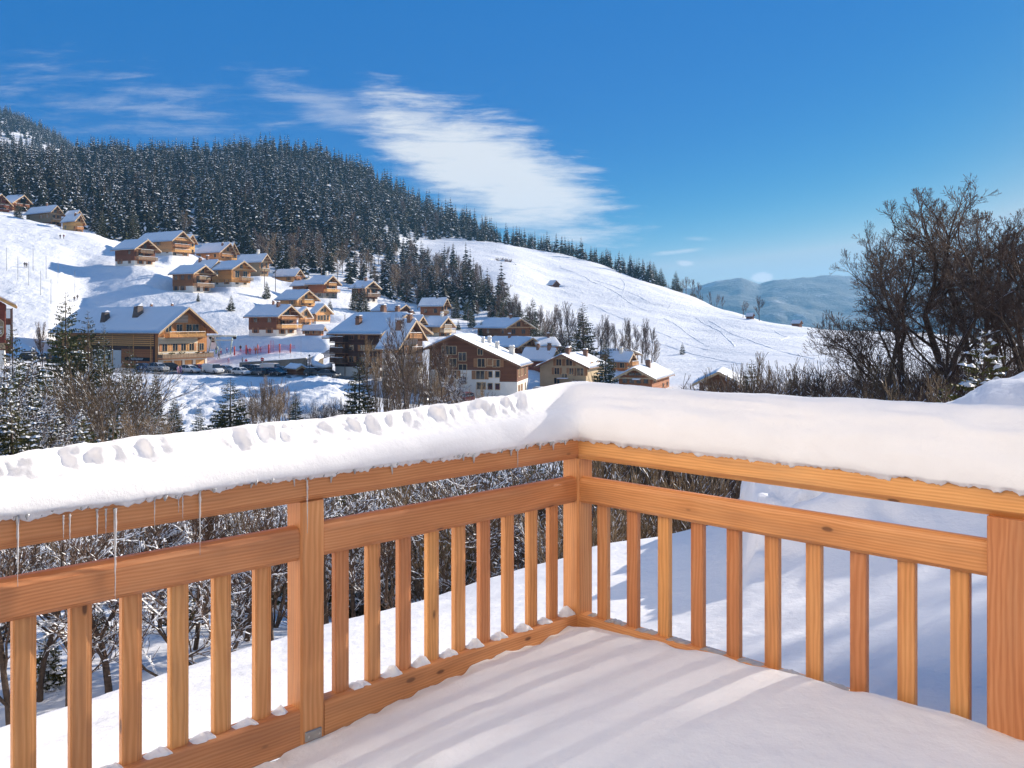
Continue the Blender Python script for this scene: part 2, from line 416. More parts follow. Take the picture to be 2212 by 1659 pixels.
COLS = {
 -1400: MIDL+[(126,-13),(150,-10),(165,-7),(190,-7),(220,5),(300,40),(400,70),(600,130),(900,200),(1600,260)],
 -500: MIDL+[(126,-13),(150,-10),(165,-7),(190,-6),(205,2),(225,14),(260,32),(300,47),(345,58),(375,62),(420,72),(520,100),(650,140),(800,180),(1000,215),(1300,330),(1600,340)],
 0: MIDL+[(126,'v',885),(150,'v',805),(163,'v',778),(190,'v',768),(202,'v',738),(215,'v',695),(240,'v',618),(270,'v',550),(310,'v',492),(345,'v',466),(378,'v',455),(420,'v',430),(520,'v',390),(650,'v',362),(800,'v',350),(900,'v',350),(1080,'v',315),(1300,'v',248),(1380,'v',250),(1600,'v',380)],
 120: MIDL+[(126,'v',890),(150,'v',815),(165,'v',786),(190,'v',781),(203,'v',755),(220,'v',702),(250,'v',622),(285,'v',556),(320,'v',502),(345,'v',484),(375,'v',474),(420,'v',450),(520,'v',405),(700,'v',372),(850,'v',366),(930,'v',368),(1000,'v',368),(1150,'v',338),(1300,'v',296),(1400,'v',312),(1600,'v',420)],
 180: MIDL+[(126,'v',905),(152,'v',830),(172,'v',797),(195,'v',791),(212,'v',766),(240,'v',690),(285,'v',580),(325,'v',508),(350,'v',501),(400,'v',488),(450,'v',462),(600,'v',398),(780,'v',345),(850,'v',345),(1000,'v',380),(1300,'v',350),(1400,'v',370),(1600,'v',480)],
 300: MIDL+[(126,'v',920),(152,'v',845),(178,'v',801),(200,'v',795),(222,'v',765),(250,'v',655),(282,'v',574),(315,'v',552),(340,'v',546),(360,'v',528),(420,'v',488),(500,'v',448),(620,'v',393),(800,'v',342),(880,'v',346),(1100,'v',460),(1600,'v',600)],
 430: MIDL+BANK+[(178,'v',804),(200,'v',797),(216,'v',776),(235,'v',712),(262,'v',634),(275,'v',617),(300,'v',600),(335,'v',563),(370,'v',538),(420,'v',503),(600,'v',403),(800,'v',345),(880,'v',350),(1100,'v',470),(1600,'v',600)],
 530: MIDL+BANK+[(178,'v',808),(196,'v',800),(202,'v',788),(210,'v',772),(226,'v',750),(246,'v',690),(270,'v',640),(295,'v',615),(330,'v',588),(370,'v',553),(420,'v',518),(600,'v',412),(800,'v',342),(880,'v',346),(1100,'v',480),(1600,'v',600)],
 600: MIDL+BANK+[(176,'v',810),(194,'v',801),(200,'v',782),(208,'v',772),(222,'v',742),(230,'v',727),(250,'v',692),(268,'v',662),(295,'v',632),(322,'v',609),(370,'v',570),(420,'v',528),(600,'v',416),(800,'v',340),(880,'v',344),(1100,'v',490),(1600,'v',600)],
 700: MIDL+[(126,'v',915),(145,'v',850),(166,'v',815),(190,'v',805),(202,'v',780),(215,'v',760),(235,'v',714),(248,'v',698),(270,'v',672),(292,'v',645),(330,'v',613),(400,'v',560),(500,'v',490),(650,'v',415),(800,'v',355),(880,'v',360),(1100,'v',510),(1600,'v',650)],
 800: MIDC+[(140,'v',885),(160,'v',842),(180,'v',824),(200,'v',800),(230,'v',745),(260,'v',705),(300,'v',656),(340,'v',625),(400,'v',585),(500,'v',520),(650,'v',455),(780,'v',400),(860,'v',404),(1100,'v',530),(1600,'v',650)],
 900: MIDC+[(140,'v',890),(165,'v',848),(185,'v',838),(205,'v',800),(235,'v',740),(262,'v',715),(300,'v',690),(340,'v',655),(400,'v',610),(480,'v',560),(560,'v',523),(650,'v',495),(760,'v',460),(850,'v',462),(1100,'v',570),(1600,'v',690)],
 1000: MIDC+[(140,'v',890),(165,'v',853),(185,'v',845),(210,'v',800),(240,'v',735),(290,'v',700),(330,'v',670),(400,'v',612),(480,'v',556),(570,'v',522),(680,'v',506),(760,'v',498),(820,'v',502),(1100,'v',610),(1600,'v',710)],
 1100: MIDC+[(140,'v',890),(165,'v',853),(190,'v',838),(215,'v',800),(245,'v',748),(280,'v',715),(330,'v',668),(400,'v',615),(470,'v',570),(560,'v',533),(660,'v',527),(760,'v',548),(1000,'v',650),(1600,'v',720)],
 1200: MIDC+[(140,'v',880),(170,'v',850),(190,'v',838),(210,'v',815),(230,'v',795),(255,'v',770),(290,'v',735),(350,'v',675),(435,'v',622),(500,'v',582),(590,'v',546),(650,'v',550),(800,'v',620),(1600,'v',730)],
 1300: MIDC+[(140,'v',880),(170,'v',845),(185,'v',836),(200,'v',828),(225,'v',805),(250,'v',775),(300,'v',725),(360,'v',680),(430,'v',638),(500,'v',598),(570,'v',571),(640,'v',588),(800,'v',660),(1600,'v',740)],
 1400: MIDC+[(130,'v',880),(160,'v',845),(190,'v',830),(215,'v',814),(240,'v',792),(300,'v',737),(380,'v',680),(450,'v',640),(530,'v',607),(590,'v',614),(700,'v',665),(1600,'v',750)],
 1500: [(15,-4.8),(25,-7),(40,-9),(60,-11),(80,-12.),(110,-12.6)]+[(140,'v',850),(180,'v',824),(220,'v',806),(250,'v',782),(310,'v',737),(380,'v',694),(450,'v',656),(510,'v',637),(570,'v',648),(700,'v',725),(1600,'v',760)],
 1600: MIDR+[(140,'v',850),(180,'v',822),(215,'v',802),(240,'v',783),(300,'v',742),(370,'v',704),(430,'v',681),(462,'v',676),(500,'v',690),(700,'v',770),(1600,'v',780)],
 1700: MIDR+[(140,'v',845),(180,'v',815),(220,'v',793),(260,'v',765),(320,'v',732),(385,'v',706),(420,'v',703),(460,'v',716),(700,'v',810),(1600,'v',790)],
 1800: MIDR+[(140,'v',840),(180,'v',812),(220,'v',790),(270,'v',760),(330,'v',730),(390,'v',715),(430,'v',718),(700,'v',830),(1600,'v',800)],
 2000: MIDR+[(140,'v',835),(180,'v',808),(250,'v',768),(350,'v',728),(410,'v',722),(450,'v',728),(700,'v',840),(1600,'v',800)],
 2300: MIDR+[(140,'v',830),(180,'v',806),(250,'v',770),(350,'v',740),(420,'v',745),(700,'v',840),(1600,'v',800)],
 3600: MIDR+[(140,-10),(180,-10),(250,-10),(350,-10),(420,-14),(700,-50),(1600,-80)],
}
U0, U1, DU = -1400, 3600, 8
us = np.arange(U0, U1+DU, DU, dtype=float)
ds = np.concatenate([np.geomspace(2.4, 14, 150)[:-1], np.geomspace(14, 100, 110)[:-1], np.geomspace(100, 330, 250)[:-1], np.geomspace(330, 900, 170)[:-1], np.geomspace(900, 1600, 40)])
ld = np.log(ds)
ck = sorted(COLS)
prof = np.zeros((len(ck), len(ds)))
for i, u in enumerate(ck):
    d_ = []; z_ = []
    for p in COLS[u]:
        d_.append(p[0]); z_.append(Zof(p[2], p[0]) if len(p) == 3 else p[1])
    prof[i] = np.interp(ds, d_, z_)
# ground far part across bearings (smooth blend between the surveyed columns)
far = np.zeros((len(us), len(ds)))
cka = np.array(ck, float)
for k, u in enumerate(us):
    u_ = min(max(u, cka[0]), cka[-1])
    i = min(np.searchsorted(cka, u_, 'right')-1, len(cka)-2)
    t = (u_-cka[i])/(cka[i+1]-cka[i])
    far[k] = prof[i]*(1-t)+prof[i+1]*t
def smooth(A, n, axis):
    for _ in range(n):
        B = np.pad(A, [(1,1) if a == axis else (0,0) for a in (0,1)], mode='edge')
        if axis == 0: A = .25*B[:-2]+.5*B[1:-1]+.25*B[2:]
        else: A = .25*B[:, :-2]+.5*B[:, 1:-1]+.25*B[:, 2:]
    return A
far = smooth(smooth(far, 10, 0), 5, 1)
dc = np.interp(us, cu, cd); zc = np.interp(us, cu, cz)
zc_s = smooth(zc[:, None], 2, 0)[:, 0]
zrail = np.interp(us, [-1400, 400, 1210, 1450, 1800, 2212, 3600], [-2.0, -1.98, -1.95, -1.85, -1.75, -1.6, -1.5])
near = np.zeros_like(far)
for k in range(len(us)):
    d0, z0 = dc[k], zc_s[k]
    dr = 3.3
    t = np.clip((ds-dr)/(d0-dr), 0, None)
    inner = zrail[k] + (z0-zrail[k])*(t**1.25)
    drop = z0 - np.where(ds > d0, .10*(ds-d0)+.12*(ds-d0)**2*(us[k] < 1560)+.20*(ds-d0)*(us[k] >= 1560), 0)
    near[k] = np.where(ds <= d0, inner, drop)
w = sstep(dc[:, None]+.8, dc[:, None]*1.0+6., ds[None, :])
ZG = near*(1-w) + far*w
XG = (us[:, None]-CX)/F*ds[None, :]
YG = np.broadcast_to(ds[None, :], XG.shape).copy()
# ---- relief: trampled piste, lumpy ploughed bank, drifts, chunks on the near mound
UU = np.broadcast_to(us[:, None], XG.shape)
nearw = 1-sstep(9, 16, YG)
ZG += nearw*(.05*fbm(XG*.7, YG*.7, 3, 3)+.026*fbm(XG*1.6+YG*.9, YG*3.6-XG*2.2, 4, 8)*(.25+.75*(1-sstep(500, 1300, UU))))*sstep(3.3, 4.6, YG)
mtop = np.interp(us[:, None]+26*fbm(YG*1.7, YG*0+us[:, None]*.03, 3, 91), [1590, 1604, 1618, 1640, 1800, 2000, 2059, 2144, 2230, 2500, 3600], [-9, Zof(1100, 9.4), Zof(1040, 9.4), Zof(1026, 9.4), Zof(965, 9.4), Zof(905, 9.3), Zof(877, 9.2), Zof(829, 9.1), Zof(810, 9.), -.30, -.2])
mw = sstep(6.0, 9.0, YG)*(1-.55*sstep(9.6, 14, YG))*(1-sstep(14, 26, YG))
mh = np.clip(mtop-ZG, 0, None)*mw
lump = sstep(1585, 1640, UU)*sstep(6.6, 8.2, YG)*(1-sstep(10, 13, YG))*(1-.85*sstep(1960, 2040, UU))
ZG += mh + lump*(.55*(np.abs(fbm(XG*1.7, YG*1.7, 3, 21))**.7-.28))
ZG += .5*sstep(14, 40, YG)*(1-sstep(140, 170, YG))*fbm(XG*.12, YG*.12, 4, 5)
bank = sstep(108, 128, YG)*(1-sstep(163, 177, YG))*(1-sstep(760, 840, UU))*sstep(200, 330, UU)
ZG += bank*(.9*np.abs(fbm(XG*.3, YG*.3, 4, 31))-.1+.9*np.abs(fbm(XG*.75, YG*.75, 3, 33)))
piste = sstep(215, 240, YG)*(1-sstep(340, 372, YG))*(1-sstep(430, 620, UU))
ZG += piste*(.35*fbm(XG*.16+YG*.10, YG*.16-XG*.10, 3, 41)+.40*np.abs(fbm(XG*.40, YG*.40, 3, 43)))
hill = sstep(300, 380, YG)*(1-sstep(600, 700, YG))*sstep(850, 950, UU)
ZG += hill*(2.2*fbm(XG*.018, YG*.018, 3, 51)+.25*fbm(XG*.09, YG*.2, 3, 53))
ZG += sstep(700, 900, YG)*8*fbm(XG*.01, YG*.01, 3, 61)
def ground(x, y):
    """height of the ground under a world point"""
    d = max(y, 2.41); u = CX+F*x/d
    a = min(max((u-U0)/DU, 0), len(us)-1.001); i = int(a); fa = a-i
    l = math.log(min(d, 1599.)); j = int(min(max(np.searchsorted(ld, l, 'right')-1, 0), len(ds)-2)); fb = (l-ld[j])/(ld[j+1]-ld[j])
    return float((ZG[i, j]*(1-fa)+ZG[i+1, j]*fa)*(1-fb)+(ZG[i, j+1]*(1-fa)+ZG[i+1, j+1]*fa)*fb)
def onground(u, d, sink=0.):
    x = (u-CX)/F*d
    return Vector((x, d, ground(x, d)-sink))
def hit(u, v, dmin=100., dmax=900.):
    """where the sight line (u,v) meets the ground, searching outward from dmin"""
    i = int(round(min(max((u-U0)/DU, 0), len(us)-1)))
    vv = HV - F*ZG[i]/ds
    for j in range(len(ds)):
        if ds[j] < dmin: continue
        if vv[j] <= v: return onground(u, ds[j])
        if ds[j] > dmax: break
    return onground(u, dmin)
PADS = []      # (centre, cos, sin, half length, half width, z)
def pad(cx, cy, rz, hl, hw, z, soft=8.):
    global ZG
    c, s = math.cos(rz), math.sin(rz)
    lx = (XG-cx)*c+(YG-cy)*s; ly = -(XG-cx)*s+(YG-cy)*c
    o = np.maximum(np.abs(lx)-hl, np.abs(ly)-hw)
    w = 1-sstep(0, soft, o)
    ZG = ZG*(1-w)+z*w
def finish_terrain():
    nu, nd = XG.shape
    V = np.stack([XG, YG, ZG], -1).reshape(-1, 3)
    a = np.arange(nu*nd).reshape(nu, nd)
    Q = np.stack([a[:-1, :-1], a[1:, :-1], a[1:, 1:], a[:-1, 1:]], -1).reshape(-1, 4)
    o = link('snowy_ground', np_mesh('snowy_ground', V, Q, [M['terrain'], M['drift']], (np.broadcast_to(ds[None, :-1], (nu-1, nd-1)) < 15).astype(np.int32).ravel()))
    tag(o, kind='structure')
    # valley floor out to the horizon
    n = 80
    xs = np.linspace(-12000, 12000, n); ys = np.concatenate([np.linspace(-6000, 300, 12), np.geomspace(420, 14000, n-12)])
    Xv, Yv = np.meshgrid(xs, ys, indexing='ij')
    Zv = -130+20*fbm(Xv*.002, Yv*.002, 3, 71)
    a = np.arange(n*n).reshape(n, n)
    Q = np.stack([a[:-1, :-1], a[1:, :-1], a[1:, 1:], a[:-1, 1:]], -1).reshape(-1, 4)
    tag(link('valley_ground', np_mesh('valley_ground', np.stack([Xv, Yv, Zv], -1).reshape(-1, 3), Q, [M['terrain']])), kind='structure')
# ---- the blue mountain across the valley
def mountain_mat():
    m, nt, b = mat('wooded_mountain')
    co = worldpos(nt)
    f = noise(nt, mapping(nt, co, (1, 1, 1.6)), .0045, 7, .62)
    tr = noise(nt, co, .05, 3, .7)
    t = mathn(nt, 'ADD', mathn(nt, 'MULTIPLY', f, .75), mathn(nt, 'MULTIPLY', tr, .25))
    c = ramp(nt, t, [(.44, (.025, .035, .040)), (.56, (.045, .055, .06)), (.66, (.25, .27, .30)), (.74, (.65, .67, .70))])
    nt.links.new(c, b.inputs['Base Color']); b.inputs['Roughness'].default_value = .9
    bump(nt, b, tr, .6, 12.)
    return m
def mountains():
    mm = mountain_mat()
    sil = [(900,690),(1200,668),(1380,640),(1500,622),(1545,606),(1600,600),(1640,612),(1690,603),(1750,598),(1850,596),(1980,600),(2120,585),(2300,580),(2600,600),(3200,560),(4200,600)]
    for name, d0, dv, seed in (('wooded_mountain', 4300., 0, 5),):
        U = np.linspace(900, 4200, 420); T = np.linspace(0, 1, 90)
        top = np.interp(U, [s[0] for s in sil], [s[1] for s in sil])
        UUm, TT = np.meshgrid(U, T, indexing='ij')
        D = d0-1500*(1-TT)
        ztop = Zof(top, d0)[:, None]
        zz = -140+(ztop+140)*(TT**1.15)
        X = (UUm-CX)/F*D
        zz = zz+(60*fbm(X*.0022, D*.0022, 5, seed)*(1-TT)*4*TT**.6+9*fbm(X*.012, D*.012, 4, seed+9))
        zz += 7*np.abs(vnoise(X*.05, D*.05, 3))*(TT > .9)
        # back slope
        a = np.arange(U.size*T.size).reshape(U.size, T.size)
        V = np.stack([X, D, zz], -1)
        back = V[:, -1:, :].copy(); back[..., 1] += 1200; back[..., 0] *= 1.25; back[..., 2] = -140
        V = np.concatenate([V, back], 1); nT = T.size+1
        a = np.arange(U.size*nT).reshape(U.size, nT)
        Q = np.stack([a[:-1, :-1], a[1:, :-1], a[1:, 1:], a[:-1, 1:]], -1).reshape(-1, 4)
        tag(link(name, np_mesh(name, V.reshape(-1, 3), Q, [mm])), kind='structure')
mountains()
# ================================================================ BALCONY
CO = Vector((.338, 4.7, 0)); q2 = math.sqrt(.5)
EL = Vector((-q2, -q2, 0)); ER = Vector((q2, -q2, 0))      # away from the corner post along the two railings
ZTOP, ZTB = -.582, -.686
ZM, ZMB = -.781, -.912
ZB, ZBB = -1.482, -1.64
bal = empty('balcony', (CO.x, CO.y, -1.75), 0, 'larch balcony corner with upright balusters, posts and snow-topped handrail', 'balcony')
OFF = Vector((CO.x, CO.y, -1.75))
def beam(name, a, dirv, L, y0, y1, z0, z1, b=.008, inner=1, poly=None):
    """a beam whose local X runs along dirv from the corner; local +Y points to the deck"""
    ang = math.atan2(dirv.y, dirv.x)
    inn = ER if dirv is EL else EL
    loc = CO + dirv*a - OFF; loc.z = (z0+z1)/2-OFF.z
    ly = Vector((-math.sin(ang), math.cos(ang), 0)); sg = 1 if ly.dot(inn) > 0 else -1
    h = (z1-z0)/2
    if poly is None:
        poly = [(y0+b, -h), (y1-b, -h), (y1, -h+b), (y1, h-b*1.6), (y1-b*.5, h-b*.5), (y1-b*1.6, h), (y0+b, h), (y0, h-b), (y0, -h+b)]
    poly = [(y*sg, z) for y, z in poly]
    if sg < 0: poly = poly[::-1]
    mb = MB().prism(poly, 0, L)
    return mb.build(name, M['larch'], bal, loc=loc, rot=(0, 0, ang))
def upright(name, a, dirv, poly, z0, z1, label=None):
    """upright: local X runs up so the grain does; poly in (along rail, towards deck)"""
    inn = ER if dirv is EL else EL
    loc = CO + dirv*a - OFF; loc.z = z0-OFF.z
    Mx = Matrix(((0, dirv.x, inn.x), (0, dirv.y, inn.y), (1, 0, 0)))
    pl = poly
    if Mx.determinant() < 0: pl = poly[::-1]
    o = MB().prism(poly, 0, z1-z0).build(name, M['larch'], bal)
    me = o.data
    if Mx.determinant() < 0:
        # keep a proper rotation: mirror the section instead
        Mx = Matrix(((0, -dirv.x, inn.x), (0, -dirv.y, inn.y), (1, 0, 0)))
        for v in me.vertices: v.co.y = -v.co.y
        me.flip_normals()
    o.location = loc
    o.rotation_euler = Mx.to_euler()
    return o
LL, LR = 3.6, 3.6
def chamf(z0, z1, y0, y1):
    h = (z1-z0)/2
    return [(y0+.02, -h), (y1-.022, -h), (y1, -h+.026), (y1, h-.006), (y1-.006, h), (y0+.006, h), (y0, h-.006), (y0, -h+.02)]
beam('top_rail', -.062, EL, LL, -.10, .062, ZTB, ZTOP, poly=chamf(ZTB, ZTOP, -.10, .062))
beam('top_rail', .0005-.0625, ER, LR, -.10, .0615, ZTB, ZTOP-.0015, poly=chamf(ZTB, ZTOP-.0015, -.10, .0615)).location.z -= .001
for d, segs in ((EL, ((.054, 1.566), (1.676, 3.36))), (ER, ((.054, 1.99), (2.13, 3.5)))):
    for s0, s1 in segs:
        beam('mid_rail', s0, d, s1-s0, -.022, .044, ZMB, ZM, .016)
        beam('bottom_rail', s0, d, s1-s0, -.03, .047, ZBB, ZB, .008)
def sq(w, b=.007):
    h = w/2
    return [(-h+b, -h), (h-b, -h), (h, -h+b), (h, h-b), (h-b, h), (-h+b, h), (-h, h-b), (-h, -h+b)]
upright('post', 0, EL, [(-.054, -.054), (.047, -.054), (.054, -.047), (.054, .047), (.047, .054), (-.054, .054)], -1.75, ZTB-.001)
pl = upright('post', 1.622, EL, sq(.106), -1.75, ZTB-.001)
upright('post', 3.41, EL, sq(.106), -1.75, ZTB-.001)
upright('post', 2.060, ER, sq(.138), -1.75, ZTB-.001)
upright('post', 3.56, ER, sq(.106), -1.75, ZTB-.001)
# baluster section: flat board, wide chamfer on the edge towards the corner post (negative along-rail side)
bp = [(-.036, -.014), (.036, -.014), (.036, .010), (.032, .015), (-.012, .015), (-.034, .004)]
SL = [.188,.339,.503,.661,.817,.976,1.134,1.297,1.456,1.810,1.974,2.136,2.302,2.467,2.636,2.80,2.97,3.13,3.28]
SR = [.172,.36,.546,.733,.922,1.111,1.302,1.493,1.683,1.879,2.2,2.39,2.58,2.77,2.96,3.15,3.34]
for s in SL: upright('baluster', s, EL, bp, ZB-.001, ZMB+.001)
for s in SR: upright('baluster', s, ER, bp, ZB-.001, ZMB+.001)
# steel bracket with two screws at the foot of the left post
def bracket():
    p = CO + EL*1.622 + ER*.054 - OFF
    ang = math.atan2(EL.y, EL.x)
    o = MB().bbox(-.038, .038, -.003, .004, -.02, .02, .003).build('bracket', M['steel'], bal, loc=(p.x, p.y, -1.592-OFF.z), rot=(0, 0, ang))
    for x in (-.024, .024):
        MB().tube([(x, .001, 0), (x, .007, 0)] if ER.dot(Vector((-math.sin(ang), math.cos(ang), 0))) > 0 else [(x, -.001, 0), (x, -.007, 0)], [.006, .005], 10).build('screw', M['screw'], o)
bracket()
fl = MB()
for i in range(35):
    y = .06+i*.145
    fl.box(.06, 5.2, y, y+.138, -.03, 0)
fo = fl.build('deck_floor', M['larch'], bal, loc=(0, 0, -.02), rot=(0, 0, math.atan2(ER.y, ER.x)))
fo.rotation_euler = (0, 0, math.atan2(ER.y, ER.x)-PI/2)
# ---- snow lying on the deck
def deck_snow():
    n = 380
    S = np.linspace(.05, 5.2, n); Q = np.linspace(.05, 5.2, n)
    s, q = np.meshgrid(S, Q, indexing='ij')
    z = -1.515 - .135*sstep(.1, 2.2, s)*np.exp(-(q/.55)**1.3) + .075*sstep(0, 1.8, q)*np.exp(-(s/1.2)**2)
    z += .03*np.exp(-(((s-1.1)/.8)**2+((q-1.2)/.9)**2)) + .022*fbm(s*1.6, q*1.6, 3, 2)+.007*fbm(s*6, q*6, 3, 4)+.0016*fbm(s*45, q*45, 2, 6)
    # edge pulled down where it melts along the rails
    e1 = .05+.030*np.abs(np.sin(s*19.5+1.2*vnoise(s*5, s*0, 9)))*1.0+.03*(vnoise(s*7, s*0+3, 3)+.5)
    z -= .05*(1-sstep(0, .10, q-.05))*np.clip(.35+1.1*fbm(s*5.5, s*0, 3, 5)+.18*np.sin(s*40), 0, 1)
    z -= .03*(1-sstep(0, .08, s-.05))*(.5+.5*vnoise(q*9, q*0, 15))
    x = CO.x+EL.x*s+ER.x*q; y = CO.y+EL.y*s+ER.y*q
    V = np.stack([x, y, z], -1).reshape(-1, 3)
    a = np.arange(n*n).reshape(n, n)
    Fq = np.stack([a[:-1, :-1], a[:-1, 1:], a[1:, 1:], a[1:, :-1]], -1).reshape(-1, 4)
    o = link('deck_snow', np_mesh('deck_snow', V, Fq[:, ::-1], [M['snow_near']]))
    tag(o, 'smooth deep snow covering the balcony floor', 'snow', kind='stuff')
deck_snow()
# ---- the snow lying along the handrail
def rail_snow():
    ns, npf = 460, 56
    Sarm = np.linspace(0, 3.5, ns)
    w = np.linspace(0, 1, npf)
    def prof(s, left, seed):
        h = np.interp(s, [0, .1, .5, 1.1, 2.06, 2.7, 3.5], [.285, .27, .225, .200, .188, .158, .14]) if left else np.interp(s, [0, .1, .45, .95, 1.4, 2.1, 3.5], [.285, .275, .268, .268, .272, .276, .27])
        if left:
            O = [-.066, -.083, -.082, -.064, -.028, .000, .022, .046, .085, .125, .165, .20, .215, .20, .14]
            Zp = [-.010, .015, .14, .34, .50, .545, .575, .68, .90, 1.0, .97, .80, .45, .08, -.01]
        else:
            O = [-.064, -.082, -.084, -.070, -.040, -.006, .025, .06, .10, .14, .175, .205, .215, .20, .14]
            Zp = [-.010, .014, .14, .33, .52, .66, .76, .86, .95, 1.0, .97, .80, .45, .08, -.01]
        tt = np.linspace(0, 1, len(O))
        o = np.interp(w, tt, O); z = np.interp(w, tt, Zp)
        for _ in range(2):
            o[1:-1] = .25*o[:-2]+.5*o[1:-1]+.25*o[2:]; z[1:-1] = .25*z[:-2]+.5*z[1:-1]+.25*z[2:]
        return o, np.where(z > 0, z*h, z), h
    rows = []
    for left in (True, False):
        d, inn = (EL, ER) if left else (ER, EL)
        arm = []
        for s in Sarm:
            o, z, h = prof(s, left, 1)
            # waviness
            sv = np.full(npf, s)
            k = (1-sstep(.0, .15, np.array([s]))[0])
            blend = 1-k
            o = o+blend*.010*fbm(sv*3+w*2, w*4, 3, 7 if left else 17)
            z = z+blend*.007*fbm(sv*5, w*5, 3, 27 if left else 37)
            if left:
                # scooped hollows, irregular in length and depth, with a crumbly shelf below them
                e = np.exp(-((w-.57-.06*vnoise(sv*5, sv*0+3, 8))/.085)**2)*sstep(.16, .5, sv)
                ph = sv*14.+2.2*vnoise(sv*3.7, sv*0, 3)
                hol = np.clip(.5+1.25*fbm(ph, w*6+sv*2, 4, 4), -.1, 1.1)
                o = o+e*(.034*hol-.014)
                z = z-e*(.020*hol-.008)+e*.006*fbm(sv*24, w*16, 3, 9)
                env2 = np.exp(-((w-.43)/.07)**2)
                z = z+env2*.010*fbm(sv*26, w*14, 4, 19)
                env3 = np.exp(-((w-.68)/.06)**2)
                z = z+env3*.010*fbm(sv*9, w*9, 3, 29)
            else:
                z = z+np.exp(-((w-.45)/.2)**2)*(.016*fbm(sv*1.1, w*7, 3, 5)+.006*fbm(sv*3, w*24, 3, 6))
                o = o+np.exp(-((w-.35)/.16)**2)*(.010*fbm(sv*1.6, w*11, 3, 15)+.004*fbm(sv*14, w*20, 3, 16))
            # icy ragged lower lip on the deck side
            lip = np.exp(-(w/.045)**2)
            z = z+lip*(.012*(fbm(sv*13, sv*0, 2, 23 if left else 43))+.013*fbm(sv*60, sv*0, 3, 25))
            o = o-lip*.010*np.abs(fbm(sv*40, sv*0+2, 2, 29))
            z = z+.0014*fbm(sv*70, w*40, 2, 11)
            # o: negative = deck side.  mitre at the corner
            sp = s+np.where(True, -o*np.exp(-s/.6), 0)
            p = np.stack([CO.x+d.x*sp-inn.x*o, CO.y+d.y*sp-inn.y*o, ZTOP+z], -1)
            arm.append(p)
        rows.append(arm)
    L, Rr = rows
    L[0] = Rr[0] = (L[0]+Rr[0])/2
    # soften the join
    full = np.array(L[::-1]+Rr[1:])
    c = len(L)-1
    sm = full.copy()
    for _ in range(260):
        sm[1:-1] = .25*sm[:-2]+.5*sm[1:-1]+.25*sm[2:]
    kk = np.abs(np.arange(len(full))-c)
    # the lower lip keeps its mitre, the top rounds over
    wgt = (1-sstep(14, 46, kk))[:, None, None]*sstep(.02, .22, w)[None, :, None]
    full = full*(1-wgt)+sm*wgt
    V = full.reshape(-1, 3); n0 = full.shape[0]
    a = np.arange(n0*npf).reshape(n0, npf)
    Q = np.stack([a[:-1, :-1], a[1:, :-1], a[1:, 1:], a[:-1, 1:]], -1).reshape(-1, 4)
    Q2 = np.stack([a[:-1, -1], a[1:, -1], a[1:, 0], a[:-1, 0]], -1)
    o = link('rail_snow', np_mesh('rail_snow', V, np.concatenate([Q, Q2])[:, ::-1], [M['snow_rail']]))
    tag(o, 'thick white cap of snow lying along the whole balcony handrail', 'snow cap')
M['snow_rail'] = snow_mat('snow_on_handrail', ((9., .25, .012), (70., .4, .004), (300., .35, .0012)), c=(.88, .87, .87))
rail_snow()
# ---- icicles hanging from the snow lip (left railing)
def s_of_u(u, off=.07):
    k = (u-CX)/F
    # solve along the deck-side face of the left rail
    c = CO + ER*off
    return (c.x-k*c.y)/(q2*(1-k))
ICE = [(37.5,864+880*.3125,864+1290*.3125,.006,'long thin icicle nearest the left edge of the photo'),
       (136,1136,1164,.004,'short icicle, first of the close pair beside the left-edge one'),
       (150,1133,1186,.004,'slim icicle, second of the close pair left of the longest icicle'),
       (209,1123,1172,.005,'medium icicle just left of a stubby one and the longest icicle'),
       (228,1121,1160,.0045,'stubby icicle close beside the longest icicle'),
       (248,1120,1307,.0075,'longest icicle, hanging past the middle rail of the left railing'),
       (333,1098,1140,.003,'faint thin icicle alone on the top rail under the snow'),
       (385,1083,1107,.0035,'tiny icicle, left of the pair before the second longest icicle'),
       (394,1083,1121,.0035,'small icicle, right of the pair before the second longest icicle'),
       (431,1080,1199,.0055,'second longest icicle, hanging in front of a dark tree gap'),
       (663,1056,1152,.0045,'icicle hanging in front of the square post with the steel bracket'),
       (1117.5,972,1037,.004,'icicle hanging from the snow close to the corner post')]
rng = random.Random(3)
for u, v0, v1, r, lab in ICE:
    s = s_of_u(u)
    p = CO + EL*s + ER*.073
    d = p.y
    z0 = Zof(v0, d)+.034; z1 = Zof(v1, d)
    n = 14; pts = []; rad = []
    for i in range(n+1):
        t = i/n
        pts.append((rng.uniform(-.0006, .0006), rng.uniform(-.0006, .0006), (z1-z0)*t))
        rad.append(max(.0007, r*.78*(1-t)**.85*(1+.22*math.sin(i*2.1+u))*(1.15 if i == 0 else 1)))
    o = MB().tube(pts, rad, 10).build('icicle', M['ice'], smooth=True, loc=(p.x, p.y, z0))
    tag(o, lab, 'icicle', 'icicles under the handrail')
def crust():
    rr = random.Random(21); mb = MB()
    s = .12
    while s < 3.3:
        s += rr.uniform(.006, .05)*(1 if rr.random() < .8 else 3)
        p = CO+EL*s+ER*(.066+rr.uniform(0, .012)); L = rr.uniform(.008, .022) if rr.random() < .85 else rr.uniform(.025, .05); r = rr.uniform(.003, .007)
        z = ZTOP+rr.uniform(.0, .012)
        a = rr.uniform(-.004, .004)
        mb.tube([(p.x, p.y, z), (p.x+a, p.y+a, z-L*.5), (p.x+a*1.4, p.y+a, z-L)], [r*1.3, r, r*.3], 6)
    mb.build('ice_crust', M['ice'], bpy.data.objects['rail_snow'], True)
crust()
